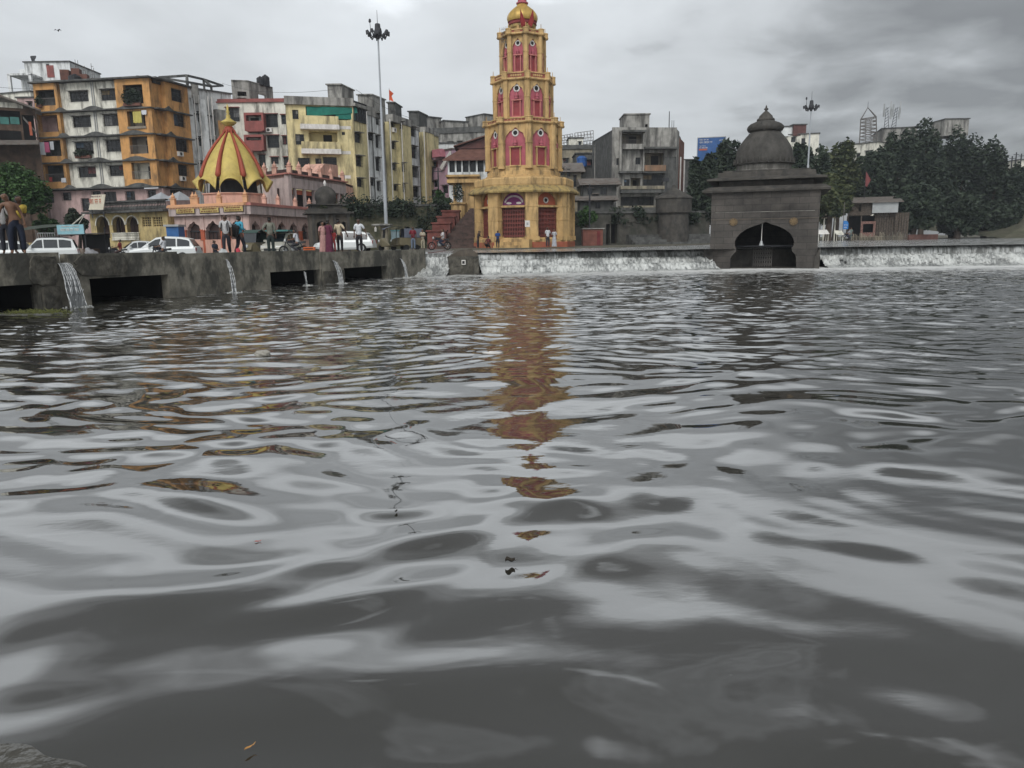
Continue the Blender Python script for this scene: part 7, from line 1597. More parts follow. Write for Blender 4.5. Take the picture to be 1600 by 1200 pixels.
k.build('plank_wall', M_WOOD2, rt); k = MB(); f.box(k, 0, f.L-.5, GZ, r[2]-.3, -3.5, -3.4); k.build('dark_back', M_DARK, rt)
k = MB(); g_ = f.rect(1344, 346, 1367, 371); 
for (a, b, c_, d) in ((g_[0], g_[0]+.3, g_[2], g_[3]), (g_[1]-.3, g_[1], g_[2], g_[3]), (g_[0]+.3, g_[1]-.3, g_[3]-.35, g_[3]), (g_[0]+.3, g_[1]-.3, g_[2], g_[2]+.7)): f.box(k, a, b, c_, d, .3, .6)
k.build('painted_kiosk_frame', M_KIOSK, rt)
for x in (1324, 1345, 1399): k = MB(); u = f.uv(x, 350)[0]; f.box(k, u-.08, u+.08, GZ, r[2]-.02, .3, .46); k.build('post', M_WOOD2, rt)
M_ = 0
pb = at(1322, 372, 104); rt = root('blue_sign', V(pb.x, 104, GZ), 'round-topped blue sign on a tall post beside the riverside hut', 'sign'); sf = Face((at(1317.5, 350, 104).x, 104), (at(1325.5, 350, 104).x, 104)); q = sf.rect(1317.5, 345, 1325.5, 358); k = MB()
sf.prism(k, [(0, q[2]), (sf.L, q[2]), (sf.L, q[3]-.35), (sf.L*.8, q[3]-.08), (sf.L*.5, q[3]), (0, q[3])], 0, .05); k.build('sign_panel', mat('sign_blue', (.03, .16, .42), .5, .1), rt); letters(sf, (.1, sf.L-.08, q[2]+.45, q[2]+.62), M_WPAINT, rt, .055, 3, cw=.4); letters(sf, (.1, sf.L-.08, q[2]+.15, q[2]+.3), M_WPAINT, rt, .055, 4, cw=.4)
k = MB(); t_ = at(1320, 316, 104); k.tube(V(t_.x, 104.05, GZ), V(t_.x, 104.05, t_.z), .05, .04, 6); k.build('post', M_GRIL, rt)
f = Face((at(1283, 340, 108).x, 108), (at(1308, 340, 108).x, 108)); q = f.rect(1283.5, 334, 1308, 341); rt = root('information_board', f.P(1, GZ), 'long cream panel on posts right of the stone shrine', 'sign'); k = MB(); f.box(k, 0, f.L, q[2], q[3], 0, .1); k.build('panel', mat('cream_panel', (.50, .42, .30), .7), rt)
for u in (.5, f.L-.2): k = MB(); f.box(k, u-.08, u+.08, GZ, q[3]+1.0, -.2, -.05); k.build('post', M_CREAM, rt)
k = MB(); q = f.rect(1277, 325, 1290, 330); f.box(k, -.8, .4, q[2], q[3], 0, .1); k.tube(f.P(-.2, GZ, -.05), f.P(-.2, q[3], -.05), .06, .06, 6); tag(k.build('white_board', M_WHITE), 'small white board on a post at the right edge of the shrine', 'sign')
for i, (x0, x1, lab) in enumerate(((1277, 1294, 'white folding stall table nearest the shrine on the right bank'), (1305, 1317, 'cream stall table beside the blue sign'))):
    f = Face((at(x0, 365, 100).x, 100), (at(x1, 365, 100).x, 100)); z1 = f.uv(x0, 360+i)[1]; rt = root('stall_table', f.P(f.L/2, GZ), lab, 'table', 'stall tables on the right bank'); k = MB(); k.hexa([f.P(0, z1-.5, .4), f.P(f.L, z1-.5, .4), f.P(f.L, z1, -.5), f.P(0, z1, -.5), f.P(0, z1-.42, .4), f.P(f.L, z1-.42, .4), f.P(f.L, z1+.08, -.5), f.P(0, z1+.08, -.5)]); k.build('table_top', M_WPAINT if i == 0 else M_CREAM, rt)
    for u in (.1, f.L-.1):
        for w_ in (.3, -.4): k = MB(); k.tube(f.P(u, GZ, w_), f.P(u, z1-.35, w_), .04, .04, 5); k.build('leg', M_CREAM, rt)
k = MB(); f = Face((at(1330, 365, 102).x, 102), (at(1412, 365, 104).x, 104)); rt = root('low_railing', f.P(f.L/2, GZ), 'low pale broken railing along the bank in front of the riverside hut', 'fence')
rng = random.Random(21)
for i in range(34): k = MB(); u = f.L*(i+.5)/34; f.box(k, u-.05, u+.05, GZ, GZ+rng.uniform(.5, 1.1), 0, .06); k.build('paling', M_OBUFF, rt)
k = MB(); f.box(k, 0, f.L, GZ+.45, GZ+.52, .06, .1); k.build('rail', M_OBUFF, rt)
p = at(1351, 298, 114); k = MB(); t_ = at(1350, 268, 114); rt = root('shrine_flag', V(p.x, 114, GZ+3.5), 'narrow dull red pennant above the riverside hut', 'flag'); k.tube(V(p.x, 114, GZ+3.5), V(p.x, 114, t_.z), .05, .04, 5); k.build('flag_pole', M_DMETAL, rt)
k = MB(); k.add([V(p.x, 113.9, t_.z), V(p.x+.7, 113.8, t_.z-1.2), V(p.x+.25, 113.9, t_.z-2.2), V(p.x, 113.9, t_.z-2.0), V(p.x, 113.95, t_.z), V(p.x+.7, 113.85, t_.z-1.2), V(p.x+.25, 113.95, t_.z-2.2), V(p.x, 113.95, t_.z-2.0)], [(0, 1, 2, 3), (7, 6, 5, 4)]); k.build('flag_cloth', mat('dull_flag', (.16, .045, .045), .8), rt)
f = Face((at(1420, 368, 110).x, 110), (at(1466, 366, 112).x, 112)); k = MB(); f.box(k, 0, f.L, GZ-.1, GZ+.7, -.5, 0); tag(k.build('low_bank_wall', mat('bank_wall_red', (.12, .06, .05), .9, .3)), 'low faded reddish wall along the dark right bank', 'wall')
for x, yt in ((1580, 244), (1586, 238), (1594, 240)): pole(x, yt, 262, 140, .12, {1580: 'left of three dark poles above the trees at the right edge', 1586: 'middle of three dark poles above the trees at the right edge', 1594: 'right of three dark poles above the trees at the right edge'}[x])
# wires across the left sky
def wire(pts, label, r=.02):
    k = MB(); n = 10
    for a, b in zip(pts[:-1], pts[1:]):
        L = (b-a).length; q = []
        for i in range(n+1): t = i/n; p = a.lerp(b, t); p.z -= L*.02*4*t*(1-t); q.append(p)
        k.path(q, r, 4)
    tag(k.build('overhead_wire', M_DMETAL), label, 'wire')
wire([at(-20, 134, 92), at(56, 139, 94)], 'thin wire reaching the left end of the orange block roof')
wire([at(347, 130, 104), at(395, 142, 104), at(520, 140, 98)], 'thin wires between the pergola and the yellow block roof')
wire([at(556, 140, 98), at(640, 184, 114)], 'wire sagging from the yellow block roof room towards the right')
k = MB(); c = at(90, 48, 60); k.add([c+V(-.02, 0, .02), c+V(-.16, 0, .12), c+V(-.30, .02, .02), c+V(-.14, 0, .05), c+V(.16, 0, .13), c+V(.30, .02, -.03), c+V(.14, 0, .05), c+V(0, .1, -.06), c+V(0, -.12, .0)], [(0, 3, 2, 1), (0, 1, 3), (8, 4, 5, 6), (8, 6, 7, 0)]); tag(k.build('bird', M_DMETAL), 'small dark bird flying in the upper left sky', 'bird')
# ------------------------------------------------------------ people (skin-modifier figures)
SKINNED = []
def skinned(name, verts, edges, radii, m, parent, loc, rot, sub=1, rootv=0):
    me = bpy.data.meshes.new(name); me.from_pydata([tuple(v) for v in verts], edges, []); me.materials.append(m)
    o = bpy.data.objects.new(name, me); C.objects.link(o); o.parent = parent; o.location = loc; o.rotation_euler = rot
    md = o.modifiers.new('skin', 'SKIN'); md.use_smooth_shade = True
    sv = me.skin_vertices[0].data
    for i, r in enumerate(radii):
        sv[i].radius = (r, r) if isinstance(r, (int, float)) else r
        sv[i].use_root = (i == rootv)
    s = o.modifiers.new('sub', 'SUBSURF'); s.levels = sub; s.render_levels = sub
    SKINNED.append(o); return o
class Chain:
    def __init__(s): s.v = []; s.e = []; s.r = []
    def p(s, pos, r, link=None):
        s.v.append(Vector(pos)); s.r.append(r)
        if link is not None: s.e.append((link, len(s.v)-1))
        return len(s.v)-1
def smat(c, n=None): return mat(n or 'cloth_%02x%02x%02x' % tuple(int(q*255) for q in c), c, .85, .25, vs=9)
SKIN1 = mat('skin_brown', (.15, .080, .050), .55, .15, vs=8); SKIN2 = mat('skin_dark', (.085, .045, .030), .55, .15, vs=8)
HAIR = mat('black_hair', (.010, .009, .009), .5, .2); HAIRG = mat('grey_stubble', (.11, .095, .085), .8, .3)
def person(loc, H, face, label, top=(.5, .5, .5), bottom=(.02, .022, .03), skin=None, lean=(0, 0), arms=('down', 'down'), legs='stand', shirt=True, hair=True, skirt=None, head=(0, 0), group='people on the embankment', bald=False, sleeve=.55, child=False):
    """facing local -Y, height H; face is the heading in degrees (0 looks at the camera)"""
    skin = skin or SKIN1; s = H/1.72; rt = root('person', loc, label, 'person', group); rot = (0, 0, R(face))
    lx, ly = lean
    def B(x, y, z):       # lean the upper body about the hips
        k = max(0, z-.92); return V(x+lx*k, y+ly*k, z - .25*(lx*lx+ly*ly)*k)*s
    dz = 0; hip = .93; kn = {}; an = {}
    L = {'stand': ((-.10, 0, .50, 0, 0, .08), (.10, 0, .50, 0, 0, .08)), 'stride': ((-.09, -.14, .52, 0, -.16, .08), (.09, .03, .50, 0, .24, .12)),
         'wide': ((-.15, 0, .50, 0, 0, .08), (.14, -.02, .50, 0, 0, .08)), 'sit': ((-.13, -.42, .50, 0, .02, .07), (.13, -.42, .50, 0, .02, .07)), 'crouch': ((-.16, -.35, .42, 0, .10, .06), (.16, -.35, .42, 0, .10, .06)),
         'ride': ((-.20, -.40, .52, 0, .12, .22), (.20, -.40, .52, 0, .12, .22))}[legs]
    drop = {'sit': .48, 'crouch': .62, 'ride': .22}.get(legs, 0)
    if drop: B0 = B; B = lambda x, y, z: B0(x, y, z) - V(0, 0, drop if z > .6 else 0)*s
    c = Chain(); pv = c.p(B(0, 0, .95), (.145*s, .11*s)); wa = c.p(B(0, 0, 1.10), (.125*s, .095*s), pv); ch = c.p(B(0, -.005, 1.29), (.155*s, .105*s), wa); cl = c.p(B(0, .005, 1.42), (.105*s, .075*s), ch)
    nk = c.p(B(0, 0, 1.49), .052*s, cl); hx, hy = head
    h0 = c.p(B(hx*.3, hy*.3-.008, 1.545), (.058*s, .066*s), nk); h1 = c.p(B(hx*.7, hy*.7-.008, 1.62), (.074*s, .092*s), h0); h2 = c.p(B(hx, hy, 1.69), (.060*s, .078*s), h1)
    c.p(B(hx*.6, hy*.6-.115, 1.60), .014*s, h1)                      # nose
    for q in (-1, 1): c.p(B(hx*.6+q*.092, hy*.6+.01, 1.615), .014*s, h1)   # ears
    hands = []
    for sd, mode in ((-1, arms[0]), (1, arms[1])):
        sh = c.p(B(sd*.175, 0, 1.40), .058*s, cl)
        E, Wr, F_ = {'down': ((.225, .02, 1.13), (.235, -.03, .90), (0, -.02, -1)), 'bent': ((.23, .04, 1.14), (.12, -.22, 1.12), (-.6, -.5, .1)), 'fwd': ((.23, -.10, 1.16), (.20, -.34, 1.10), (0, -1, 0)), 'back': ((.25, .10, 1.15), (.14, .14, .93), (-.7, .2, -.6)),
                     'out': ((.31, .02, 1.17), (.38, -.04, .95), (.2, -.1, -1)), 'up': ((.27, -.12, 1.32), (.12, -.20, 1.50), (-.3, 0, 1)), 'hip': ((.33, .06, 1.18), (.18, -.03, 1.0), (-.8, -.2, -.5)), 'fold': ((.22, -.03, 1.13), (-.02, -.20, 1.16), (-1, 0, .1))}[mode]
        el = c.p(B(sd*E[0], E[1], E[2]), .042*s, sh); wr = c.p(B(sd*Wr[0], Wr[1], Wr[2]), .028*s, el)
        d = V(sd*F_[0], F_[1], F_[2]).normalized(); pr = B(sd*Wr[0], Wr[1], Wr[2]); pm = c.p(pr+d*.055*s, (.038*s, .018*s), wr)
        sidev = d.cross(V(0, 1, 0) if abs(d.y) < .8 else V(1, 0, 0)).normalized()
        for fi, (o_, ln) in enumerate(((-.028, .062), (-.010, .075), (.010, .072), (.027, .055))):
            k1 = c.p(pr+(d*.098+sidev*o_)*s, .0095*s, pm); c.p(pr+(d*(.098+ln)+sidev*o_*1.15+V(0, -.018, 0))*s, .0075*s, k1)
        c.p(pr+(d*.065-sidev*.055+V(0, -.02, 0))*s, .010*s, pm)
        hands.append((sh, el, wr, sd))
    Lp = []
    for sd, q in ((-1, L[0]), (1, L[1])):
        hp = c.p(B(sd*.095, 0, .88), .095*s, pv); kq = V(q[0], q[1], q[2])*s; kn_ = c.p(kq, .058*s, hp); an_ = c.p(V(q[0]*1.02, q[4], q[5])*s, .036*s, kn_)
        ft = c.p(V(q[0]*1.05, q[4]-.13, q[5]-.045)*s, (.036*s, .022*s), an_); Lp.append((c.v[hp], kq, c.v[an_]))
    body = skinned('body', c.v, c.e, c.r, skin, rt, (0, 0, 0), rot, 1, pv)
    # hair cap
    if hair:
        hc = Chain(); a = hc.p(B(hx*.8, hy*.8+.035, 1.615), (.076*s, .072*s)); hc.p(B(hx, hy+.02, 1.685), (.072*s, .082*s), a); hc.p(B(hx*.6, hy*.6+.05, 1.56), (.045*s, .045*s), a)
        skinned('hair', hc.v, hc.e, hc.r, HAIRG if bald else HAIR, rt, (0, 0, 0), rot, 1)
    if shirt:
        t = Chain(); q0 = t.p(B(0, 0, .86), (.168*s, .128*s)); q1 = t.p(B(0, 0, 1.02), (.155*s, .122*s), q0); q2 = t.p(B(0, 0, 1.28), (.172*s, .125*s), q1); q3 = t.p(B(0, .01, 1.425), (.115*s, .088*s), q2)
        for (sh, el, wr, sd) in hands:
            a = t.p(c.v[sh], .075*s, q3); k_ = c.v[sh].lerp(c.v[el], min(1, sleeve*1.6)); b_ = t.p(k_, .062*s, a)
            if sleeve > .6: t.p(c.v[el].lerp(c.v[wr], .8), .045*s, b_)
        skinned('shirt', t.v, t.e, t.r, smat(top), rt, (0, 0, 0), rot, 1)
    if skirt:
        k = MB(); o = Vector(loc); n = 16; pr = [(.15, 1.0), (.19, .86), (.20, .6), (.22, .35), (.25, .08)]
        for (r_, z_) in []: pass
        mz = Matrix.Rotation(R(face), 3, 'Z'); vs = []
        for r_, z_ in pr:
            for i in range(n): a = 2*PI*i/n; rr = r_*(1+.06*math.cos(a*5)); vs.append(o+mz @ (V(rr*math.cos(a), rr*.75*math.sin(a), z_-drop*(z_ > .6))*s))
        k.add(vs, [(j*n+(i+1) % n, j*n+i, (j+1)*n+i, (j+1)*n+(i+1) % n) for j in range(4) for i in range(n)]); k.build('skirt', smat(skirt), rt, True)
    else:
        t = Chain(); q0 = t.p(B(0, 0, .98), (.15*s, .118*s)); q1 = t.p(B(0, 0, .90), (.155*s, .12*s), q0)
        for hp, kq, aq in Lp:
            a = t.p(hp-V(0, 0, .02)*s, .112*s, q1); b = t.p(kq, .078*s, a); t.p(kq.lerp(aq, .55), .068*s, b); t.p(kq.lerp(aq, .93), .062*s, len(t.v)-1)
        skinned('trousers', t.v, t.e, t.r, smat(bottom), rt, (0, 0, 0), rot, 1)
    if not child and (abs(face) < 60):
        k = MB(); mz = Matrix.Rotation(R(face), 3, 'Z')
        for q in (-1, 1):
            pz = Vector(loc)+mz @ (B(hx*.75+q*.03, hy*.75-.093, 1.635)); k.lathe(pz, [(.002, -.008*s), (.010*s, 0), (.002, .008*s)], 6)
        e = k.build('eyes', HAIR, rt)
    return rt
def wp(px, w=-0.6):
    """foot point on top of the embankment wall under pixel column px"""
    u = FW.uv(px, 395, w)[0]; p = FW.P(u, 0, w); return V(p.x, p.y, 1.585)
def dk_(px, Y): return V(at(px, 392, Y).x, Y, 1.302)
def gp_(px, Y, z=None): x = at(px, 390, Y).x; return V(x, Y, (gz(x) if z is None else z)+.02)
P0 = wp(30, -.7)
def hgt(px, yt, Y, z): return at(px, yt, Y).z - z
def pers(px, yt, p, face, label, **k):
    H = max(1.0, min(1.85, at(px, yt, p.y).z - p.z)) if 'H' not in k else k.pop('H'); return person(p, H, face, label, **k)
bare = pers(24, 300, wp(30, -.5), 28, 'bare-chested man with a shaved grey head and dark trousers on the wall', shirt=False, bald=True, bottom=(.012, .016, .030), lean=(-.20, -.12), arms=('out', 'down'), legs='wide', head=(-.05, -.02), H=1.72)
pers(40, 305, wp(31, -1.05), 60, 'man in a yellow and white shirt leaning over behind the bare-chested man', top=(.58, .42, .08), lean=(.16, -.20), arms=('down', 'bent'), H=1.70, head=(-.06, -.04), skin=SKIN2, sleeve=.5)
pers(6, 318, wp(13, -.95), 20, 'man in a pale shirt and black trousers at the left edge of the wall', top=(.50, .49, .48), lean=(-.22, -.05), arms=('bent', 'down'), H=1.62, skin=SKIN2)
a = pers(355, 335, dk_(355, 33.2), 12, 'man in a grey-white shirt with backpack straps standing on the wall', top=(.42, .42, .42), bottom=(.02, .02, .026), arms=('down', 'down'), legs='stride', skin=SKIN2)
b = pers(374, 337, dk_(376, 34), 150, 'man in a bright blue shirt carrying a large black backpack', top=(.06, .30, .42), bottom=(.018, .02, .03), arms=('bent', 'down'), legs='stride', lean=(0, -.06), skin=SKIN2, sleeve=.9)
pers(424, 339, dk_(424, 35.5), 195, 'man in a grey-green plaid shirt seen from behind', top=(.17, .17, .14), bottom=(.02, .03, .028), arms=('down', 'hip'), legs='stand', skin=SKIN2, sleeve=.9)
pers(515, 344, dk_(515, 37.5), 160, 'woman in a long maroon tunic with loose dark hair', top=(.10, .022, .045), bottom=(.03, .03, .05), skirt=(.10, .022, .045), arms=('bent', 'up'), skin=SKIN1, sleeve=.7)
pers(506, 346, dk_(506, 38.6), 40, 'person in a pale pink dress half hidden behind the maroon woman', top=(.46, .26, .24), skirt=(.42, .24, .22), arms=('down', 'bent'), skin=SKIN1)
pers(521, 352, dk_(521.5, 37.7), 20, 'child in red held between the maroon woman and the man in beige', top=(.40, .05, .05), bottom=(.3, .05, .05), arms=('bent', 'down'), H=1.15, child=True)
pers(528, 342, dk_(532, 38.2), 170, 'man in a beige shirt and dark trousers turned towards the maroon woman', top=(.48, .40, .28), bottom=(.02, .02, .022), arms=('out', 'down'), lean=(.05, 0), skin=SKIN2)
pers(561, 342, dk_(562, 37.6), 8, 'grey-haired man in a loose white shirt standing apart near the far wall end', top=(.56, .58, .60), bottom=(.015, .015, .018), arms=('down', 'out'), skin=SKIN2, bald=True, legs='stand')
G2 = 'people on the far bank'
pers(646, 354, gp_(646, 56, GZ), 10, 'man in a maroon shirt and blue jeans below the retaining wall', top=(.16, .02, .03), bottom=(.12, .15, .20), arms=('bent', 'down'), group=G2, skin=SKIN2)
pers(661, 358, gp_(661, 58, GZ), 25, 'man dressed all in beige with folded arms below the retaining wall', top=(.42, .37, .28), bottom=(.38, .34, .25), arms=('fold', 'fold'), group=G2)
pers(778, 360, gp_(778, 64, GZ), -8, 'man in a dark blue shirt standing at the tower entrance steps', top=(.015, .06, .22), bottom=(.02, .02, .03), arms=('bent', 'bent'), group=G2, skin=SKIN2)
pers(747, 360, gp_(747, 63.5, GZ), 70, 'dark figure with a raised cloth left of the tower steps', top=(.03, .025, .03), bottom=(.03, .03, .035), arms=('up', 'fwd'), lean=(0, -.25), group=G2, skin=SKIN2)
pers(763, 370, gp_(763, 63.8, GZ), -30, 'seated dark figure in red left of the man in dark blue', top=(.12, .03, .03), bottom=(.04, .03, .03), arms=('fwd', 'bent'), legs='crouch', group=G2, H=1.6, skin=SKIN2)
pers(856, 355, gp_(856, 64.5, GZ), 20, 'left of the two people in white standing before the tower', top=(.55, .56, .58), bottom=(.03, .03, .04), arms=('down', 'bent'), group=G2, skin=SKIN2)
pers(866, 358, gp_(866, 65, GZ), -15, 'right of the two people before the tower, in a pale grey long dress', top=(.40, .40, .42), skirt=(.40, .41, .44), arms=('bent', 'down'), group=G2)
pers(107, 380, gp_(107, 52), 170, 'man in a white shirt seated behind the notch in the wall', top=(.55, .54, .52), arms=('down', 'down'), legs='sit', group=G2, H=1.7)
pers(113, 383, gp_(114.5, 52.4), 150, 'person in a peach dress seated beside the man in white behind the notch', top=(.5, .24, .18), skirt=(.5, .24, .18), legs='sit', group=G2, H=1.6)
pers(157, 372, gp_(157, 66), 5, 'thin person in pale clothes in front of the first arch of the arcade', top=(.36, .35, .33), bottom=(.3, .29, .27), arms=('bent', 'down'), group=G2, H=1.65)
pers(336, 374, gp_(336, 50), 60, 'dark-clothed person sitting by the doorway of the pink temple', top=(.02, .025, .04), legs='sit', arms=('fwd', 'bent'), group=G2, H=1.7, skin=SKIN2)
pers(1328, 354, gp_(1328, 103, GZ), 0, 'person in green-grey by the riverside hut', top=(.13, .17, .15), bottom=(.10, .13, .12), group=G2, H=1.7)
# backpack
bp0 = b.location; rt = root('backpack', V(bp0.x-.17, bp0.y-.22, bp0.z+1.08), 'large black backpack on the back of the man in blue', 'backpack'); bm = bmesh.new(); bmesh.ops.create_cube(bm, size=1); bmesh.ops.scale(bm, vec=(.46, .28, .52), verts=bm.verts); bmesh.ops.bevel(bm, geom=bm.edges, offset=.09, segments=3, affect='EDGES', profile=.6)
me = bpy.data.meshes.new('pack_body'); bm.to_mesh(me); bm.free(); me.materials.append(M_BLACKT); o = bpy.data.objects.new('pack_body', me); C.objects.link(o); o.parent = rt; o.rotation_euler = (.1, .25, .3)
k = MB(); q = rt.location; k.obox(V(q.x-.02, q.y-.19, q.z-.22), .30, .10, .24, .3); k.build('front_pocket', M_DARK, rt); k = MB()
for dx in (.02, .30): k.path([V(q.x+dx, q.y+.05, q.z+.22), V(q.x+dx+.06, q.y+.2, q.z+.28), V(q.x+dx+.05, q.y+.28, q.z-.05)], .022, 6)
k.build('strap', M_BLACKT, rt)
q = a.location; rt = root('shoulder_bag', V(q.x, q.y, 2.5), 'dark bag straps worn by the man in the grey-white shirt', 'bag'); k = MB()
for dx in (-.11, .12): k.path([V(q.x+dx, q.y-.02, q.z+1.47), V(q.x+dx, q.y-.15, q.z+1.30), V(q.x+dx*1.1, q.y-.14, q.z+1.05)], .022, 6)
k.build('strap', M_BLACKT, rt); k = MB(); k.obox(V(q.x, q.y+.2, q.z+.95), .34, .16, .45); k.build('pack_body', M_BLACKT, rt)
# ------------------------------------------------------------ vehicles
M_CARW = mat('car_white', (.62, .64, .63), .28, .04, spec=.5); M_CARG = mat('car_dark', (.03, .033, .04), .3, .05, spec=.5); M_TYRE = mat('tyre_rubber', (.012, .012, .012), .8, .2); M_LAMP = mat('lamp_glass', (.45, .46, .46), .2, .1, spec=.5); M_RLAMP = mat('red_lamp', (.25, .02, .02), .3, .1)
M_CGL = mat('car_glass', (.012, .015, .018), .08, .1, spec=.6)
def car(loc, face, label, L=3.9, Wd=1.7, H=1.52, kind='hatch', m=None, rails=False, cat='car'):
    """front of the car points along +X turned by face"""
    m = m or M_CARW; rt = root('parked_car', loc, label, cat, 'white cars parked on the plaza'); mz = Matrix.Rotation(R(face), 3, 'Z'); o = Vector(loc)
    T = lambda x, y, z: o+mz @ V(x, y, z)
    w = Wd/2; belt = .62*H if kind != 'suv' else .60*H
    prof = [(-.5, .42, .95), (-.49, .58, .98), (-.46, .61, 1.0), (-.2, .60, 1.0), (.12, .60, 1.0), (.22, .585, 1.0), (.36, .54, .97), (.47, .46, .92), (.5, .36, .86)]
    k = MB(); sec = []
    for x, zt, ws in prof:
        z1 = zt*H; zb = .17*H if abs(x) < .46 else .24*H; X = x*L; ww = w*ws
        sec.append([T(X, -ww*.92, zb), T(X, -ww, zb+.12), T(X, -ww, z1-.13), T(X, -ww*.94, z1-.02), T(X, -ww*.5, z1+.02), T(X, ww*.5, z1+.02), T(X, ww*.94, z1-.02), T(X, ww, z1-.13), T(X, ww, zb+.12), T(X, ww*.92, zb)])
    n = 10; k.add([p for s_ in sec for p in s_], [(i*n+j, i*n+(j+1) % n, (i+1)*n+(j+1) % n, (i+1)*n+j) for i in range(len(sec)-1) for j in range(n)]+[tuple(range(n))[::-1], tuple(range((len(sec)-1)*n, len(sec)*n))])
    # greenhouse
    if kind == 'suv': g = [(-.475, .60, .0), (-.43, .93, 1), (-.30, .995, 1), (-.02, 1.0, 1), (.06, .97, 1), (.20, .60, 0)]
    else: g = [(-.47, .60, 0), (-.40, .90, 1), (-.28, .97, 1), (-.06, 1.0, 1), (.06, .95, 1), (.26, .585, 0)]
    gs = []
    for x, z, t in g:
        ww = w*(.90 if t == 0 else .74); gs.append([T(x*L, -ww, z*H), T(x*L, -ww*.8, z*H+(.03 if t else .0)), T(x*L, ww*.8, z*H+(.03 if t else 0)), T(x*L, ww, z*H)])
    lowp = [T(x*L, sgn*w*.90, .585*H) for x, z, t in g for sgn in (-1, 1)]
    k.add([p for s_ in gs for p in s_]+lowp, [(i*4+j, i*4+j+1, (i+1)*4+j+1, (i+1)*4+j) for i in range(5) for j in range(3)]+[(24+2*i, i*4, (i+1)*4, 26+2*i) for i in range(5)]+[(25+2*i, 27+2*i, (i+1)*4+3, i*4+3) for i in range(5)])
    k.build('body', m, rt)
    # glass
    def side(sgn, xa_, xb_):
        def pt(x, f):      # f 0 belt 1 roof
            for (x0, z0, t0), (x1, z1, t1) in zip(g[:-1], g[1:]):
                if x0 <= x <= x1: q = (x-x0)/(x1-x0); zr = z0+(z1-z0)*q; break
            z = (.625+(max(zr, .63)-.03-.625)*f)*H; ww = w*(.90-.16*((z/H-.6)/.37))+.015; return T(x*L, sgn*ww, z)
        kk = MB(); m_ = 5; kk.add([pt(xa_+(xb_-xa_)*i/m_, f) for i in range(m_+1) for f in (0, .92)], [(2*i, 2*i+2, 2*i+3, 2*i+1) for i in range(m_)]); return kk.build('side_window', M_CGL, rt)
    for sgn in (-1, 1):
        for a_, b_ in (((-.41, -.24), (-.22, -.03), (-.01, .155))): side(sgn, a_, b_)
    def screen(i0, i1, nm):
        a_, b_ = g[i0], g[i1]; kk = MB(); d = .012
        p = []
        for (x, z, t), wd_ in ((a_, .80), (b_, .66)): p += [T(x*L, -w*wd_, z*H), T(x*L, w*wd_, z*H)]
        nrm = (p[1]-p[0]).cross(p[2]-p[0]).normalized(); c_ = sum(p, V(0, 0, 0))/4; nrm = nrm if (c_-T(0, 0, .6)).dot(nrm) > 0 else -nrm
        p = [c_+(q-c_)*.90+nrm*.03 for q in p]; kk.add(p, [(0, 1, 3, 2)]); kk.build(nm, M_CGL, rt)
    screen(5, 4, 'windscreen'); screen(0, 1, 'rear_window')
    for sx in (-.31, .31):
        for sy in (-1, 1):
            kk = MB(); c_ = T(sx*L, sy*(w-.09), .31); ax = mz @ V(0, sy, 0); kk.tube(c_-ax*.09, c_+ax*.10, .31, .31, 18); wh = kk.build('wheel', M_TYRE, rt); kk = MB(); kk.tube(c_+ax*.09, c_+ax*.115, .2, .19, 12); kk.build('rim', M_METAL, wh)
    for sy in (-1, 1):
        kk = MB(); kk.hexa([T(.455*L, sy*w*.55, .40*H), T(.5*L+.01, sy*w*.50, .34*H), T(.49*L, sy*w*.86, .34*H), T(.44*L, sy*w*.97, .40*H), T(.45*L, sy*w*.55, .475*H), T(.485*L, sy*w*.50, .43*H), T(.475*L, sy*w*.88, .43*H), T(.43*L, sy*w*.975, .475*H)]); kk.build('headlight', M_LAMP, rt)
        kk = MB(); kk.obox(T(-.492*L, sy*w*.80, .42*H), .06, .22, .22, R(face)); kk.build('tail_lamp', M_RLAMP, rt)
        kk = MB(); kk.obox(T(.15*L, sy*(w+.08), .62*H), .12, .2, .13, R(face)); kk.build('wing_mirror', m, rt)
    kk = MB(); kk.obox(T(.502*L, 0, .25*H), .03, w*1.1, .14, R(face)); kk.build('grille', M_BLACKT, rt)
    if rails:
        for sy in (-1, 1): kk = MB(); kk.tube(T(-.36*L, sy*w*.66, H+.05), T(.02*L, sy*w*.66, H+.05), .025, .025, 6); kk.build('roof_rail', M_DMETAL, rt)
    return rt
def cp(px, Y): x = at(px, 390, Y).x; return V(x, Y, gz(x))
car(cp(68, 50), 205, 'white estate car with black roof rails behind the men at the left', 4.0, 1.75, 1.62, 'suv', rails=True)
car(cp(-4, 51), 195, 'white car cut off by the left edge behind the three men', 4.0, 1.7, 1.5)
car(cp(212, 64), 215, 'small distant white car left of the large white hatchback', 3.4, 1.5, 1.45)
car(cp(256, 49), 188, 'large white hatchback parked in front of the yellow arcade', 4.3, 1.75, 1.58)
car(cp(440, 50), 262, 'pale car with a teal cover parked before the pink temple', 3.3, 1.5, 1.50, m=mat('car_beige', (.38, .37, .32), .4, .1))
car(cp(540, 50), 180, 'white car half hidden behind the man in beige', 3.8, 1.65, 1.35)
q = cp(440, 50); k = MB(); k.obox(V(q.x, q.y-.2, q.z+1.56), 1.5, 1.9, .10, .05); tag(k.build('car_cover', mat('teal_cover', (.06, .18, .17), .6)), 'folded teal cover on the roof of the pale car', 'cover')
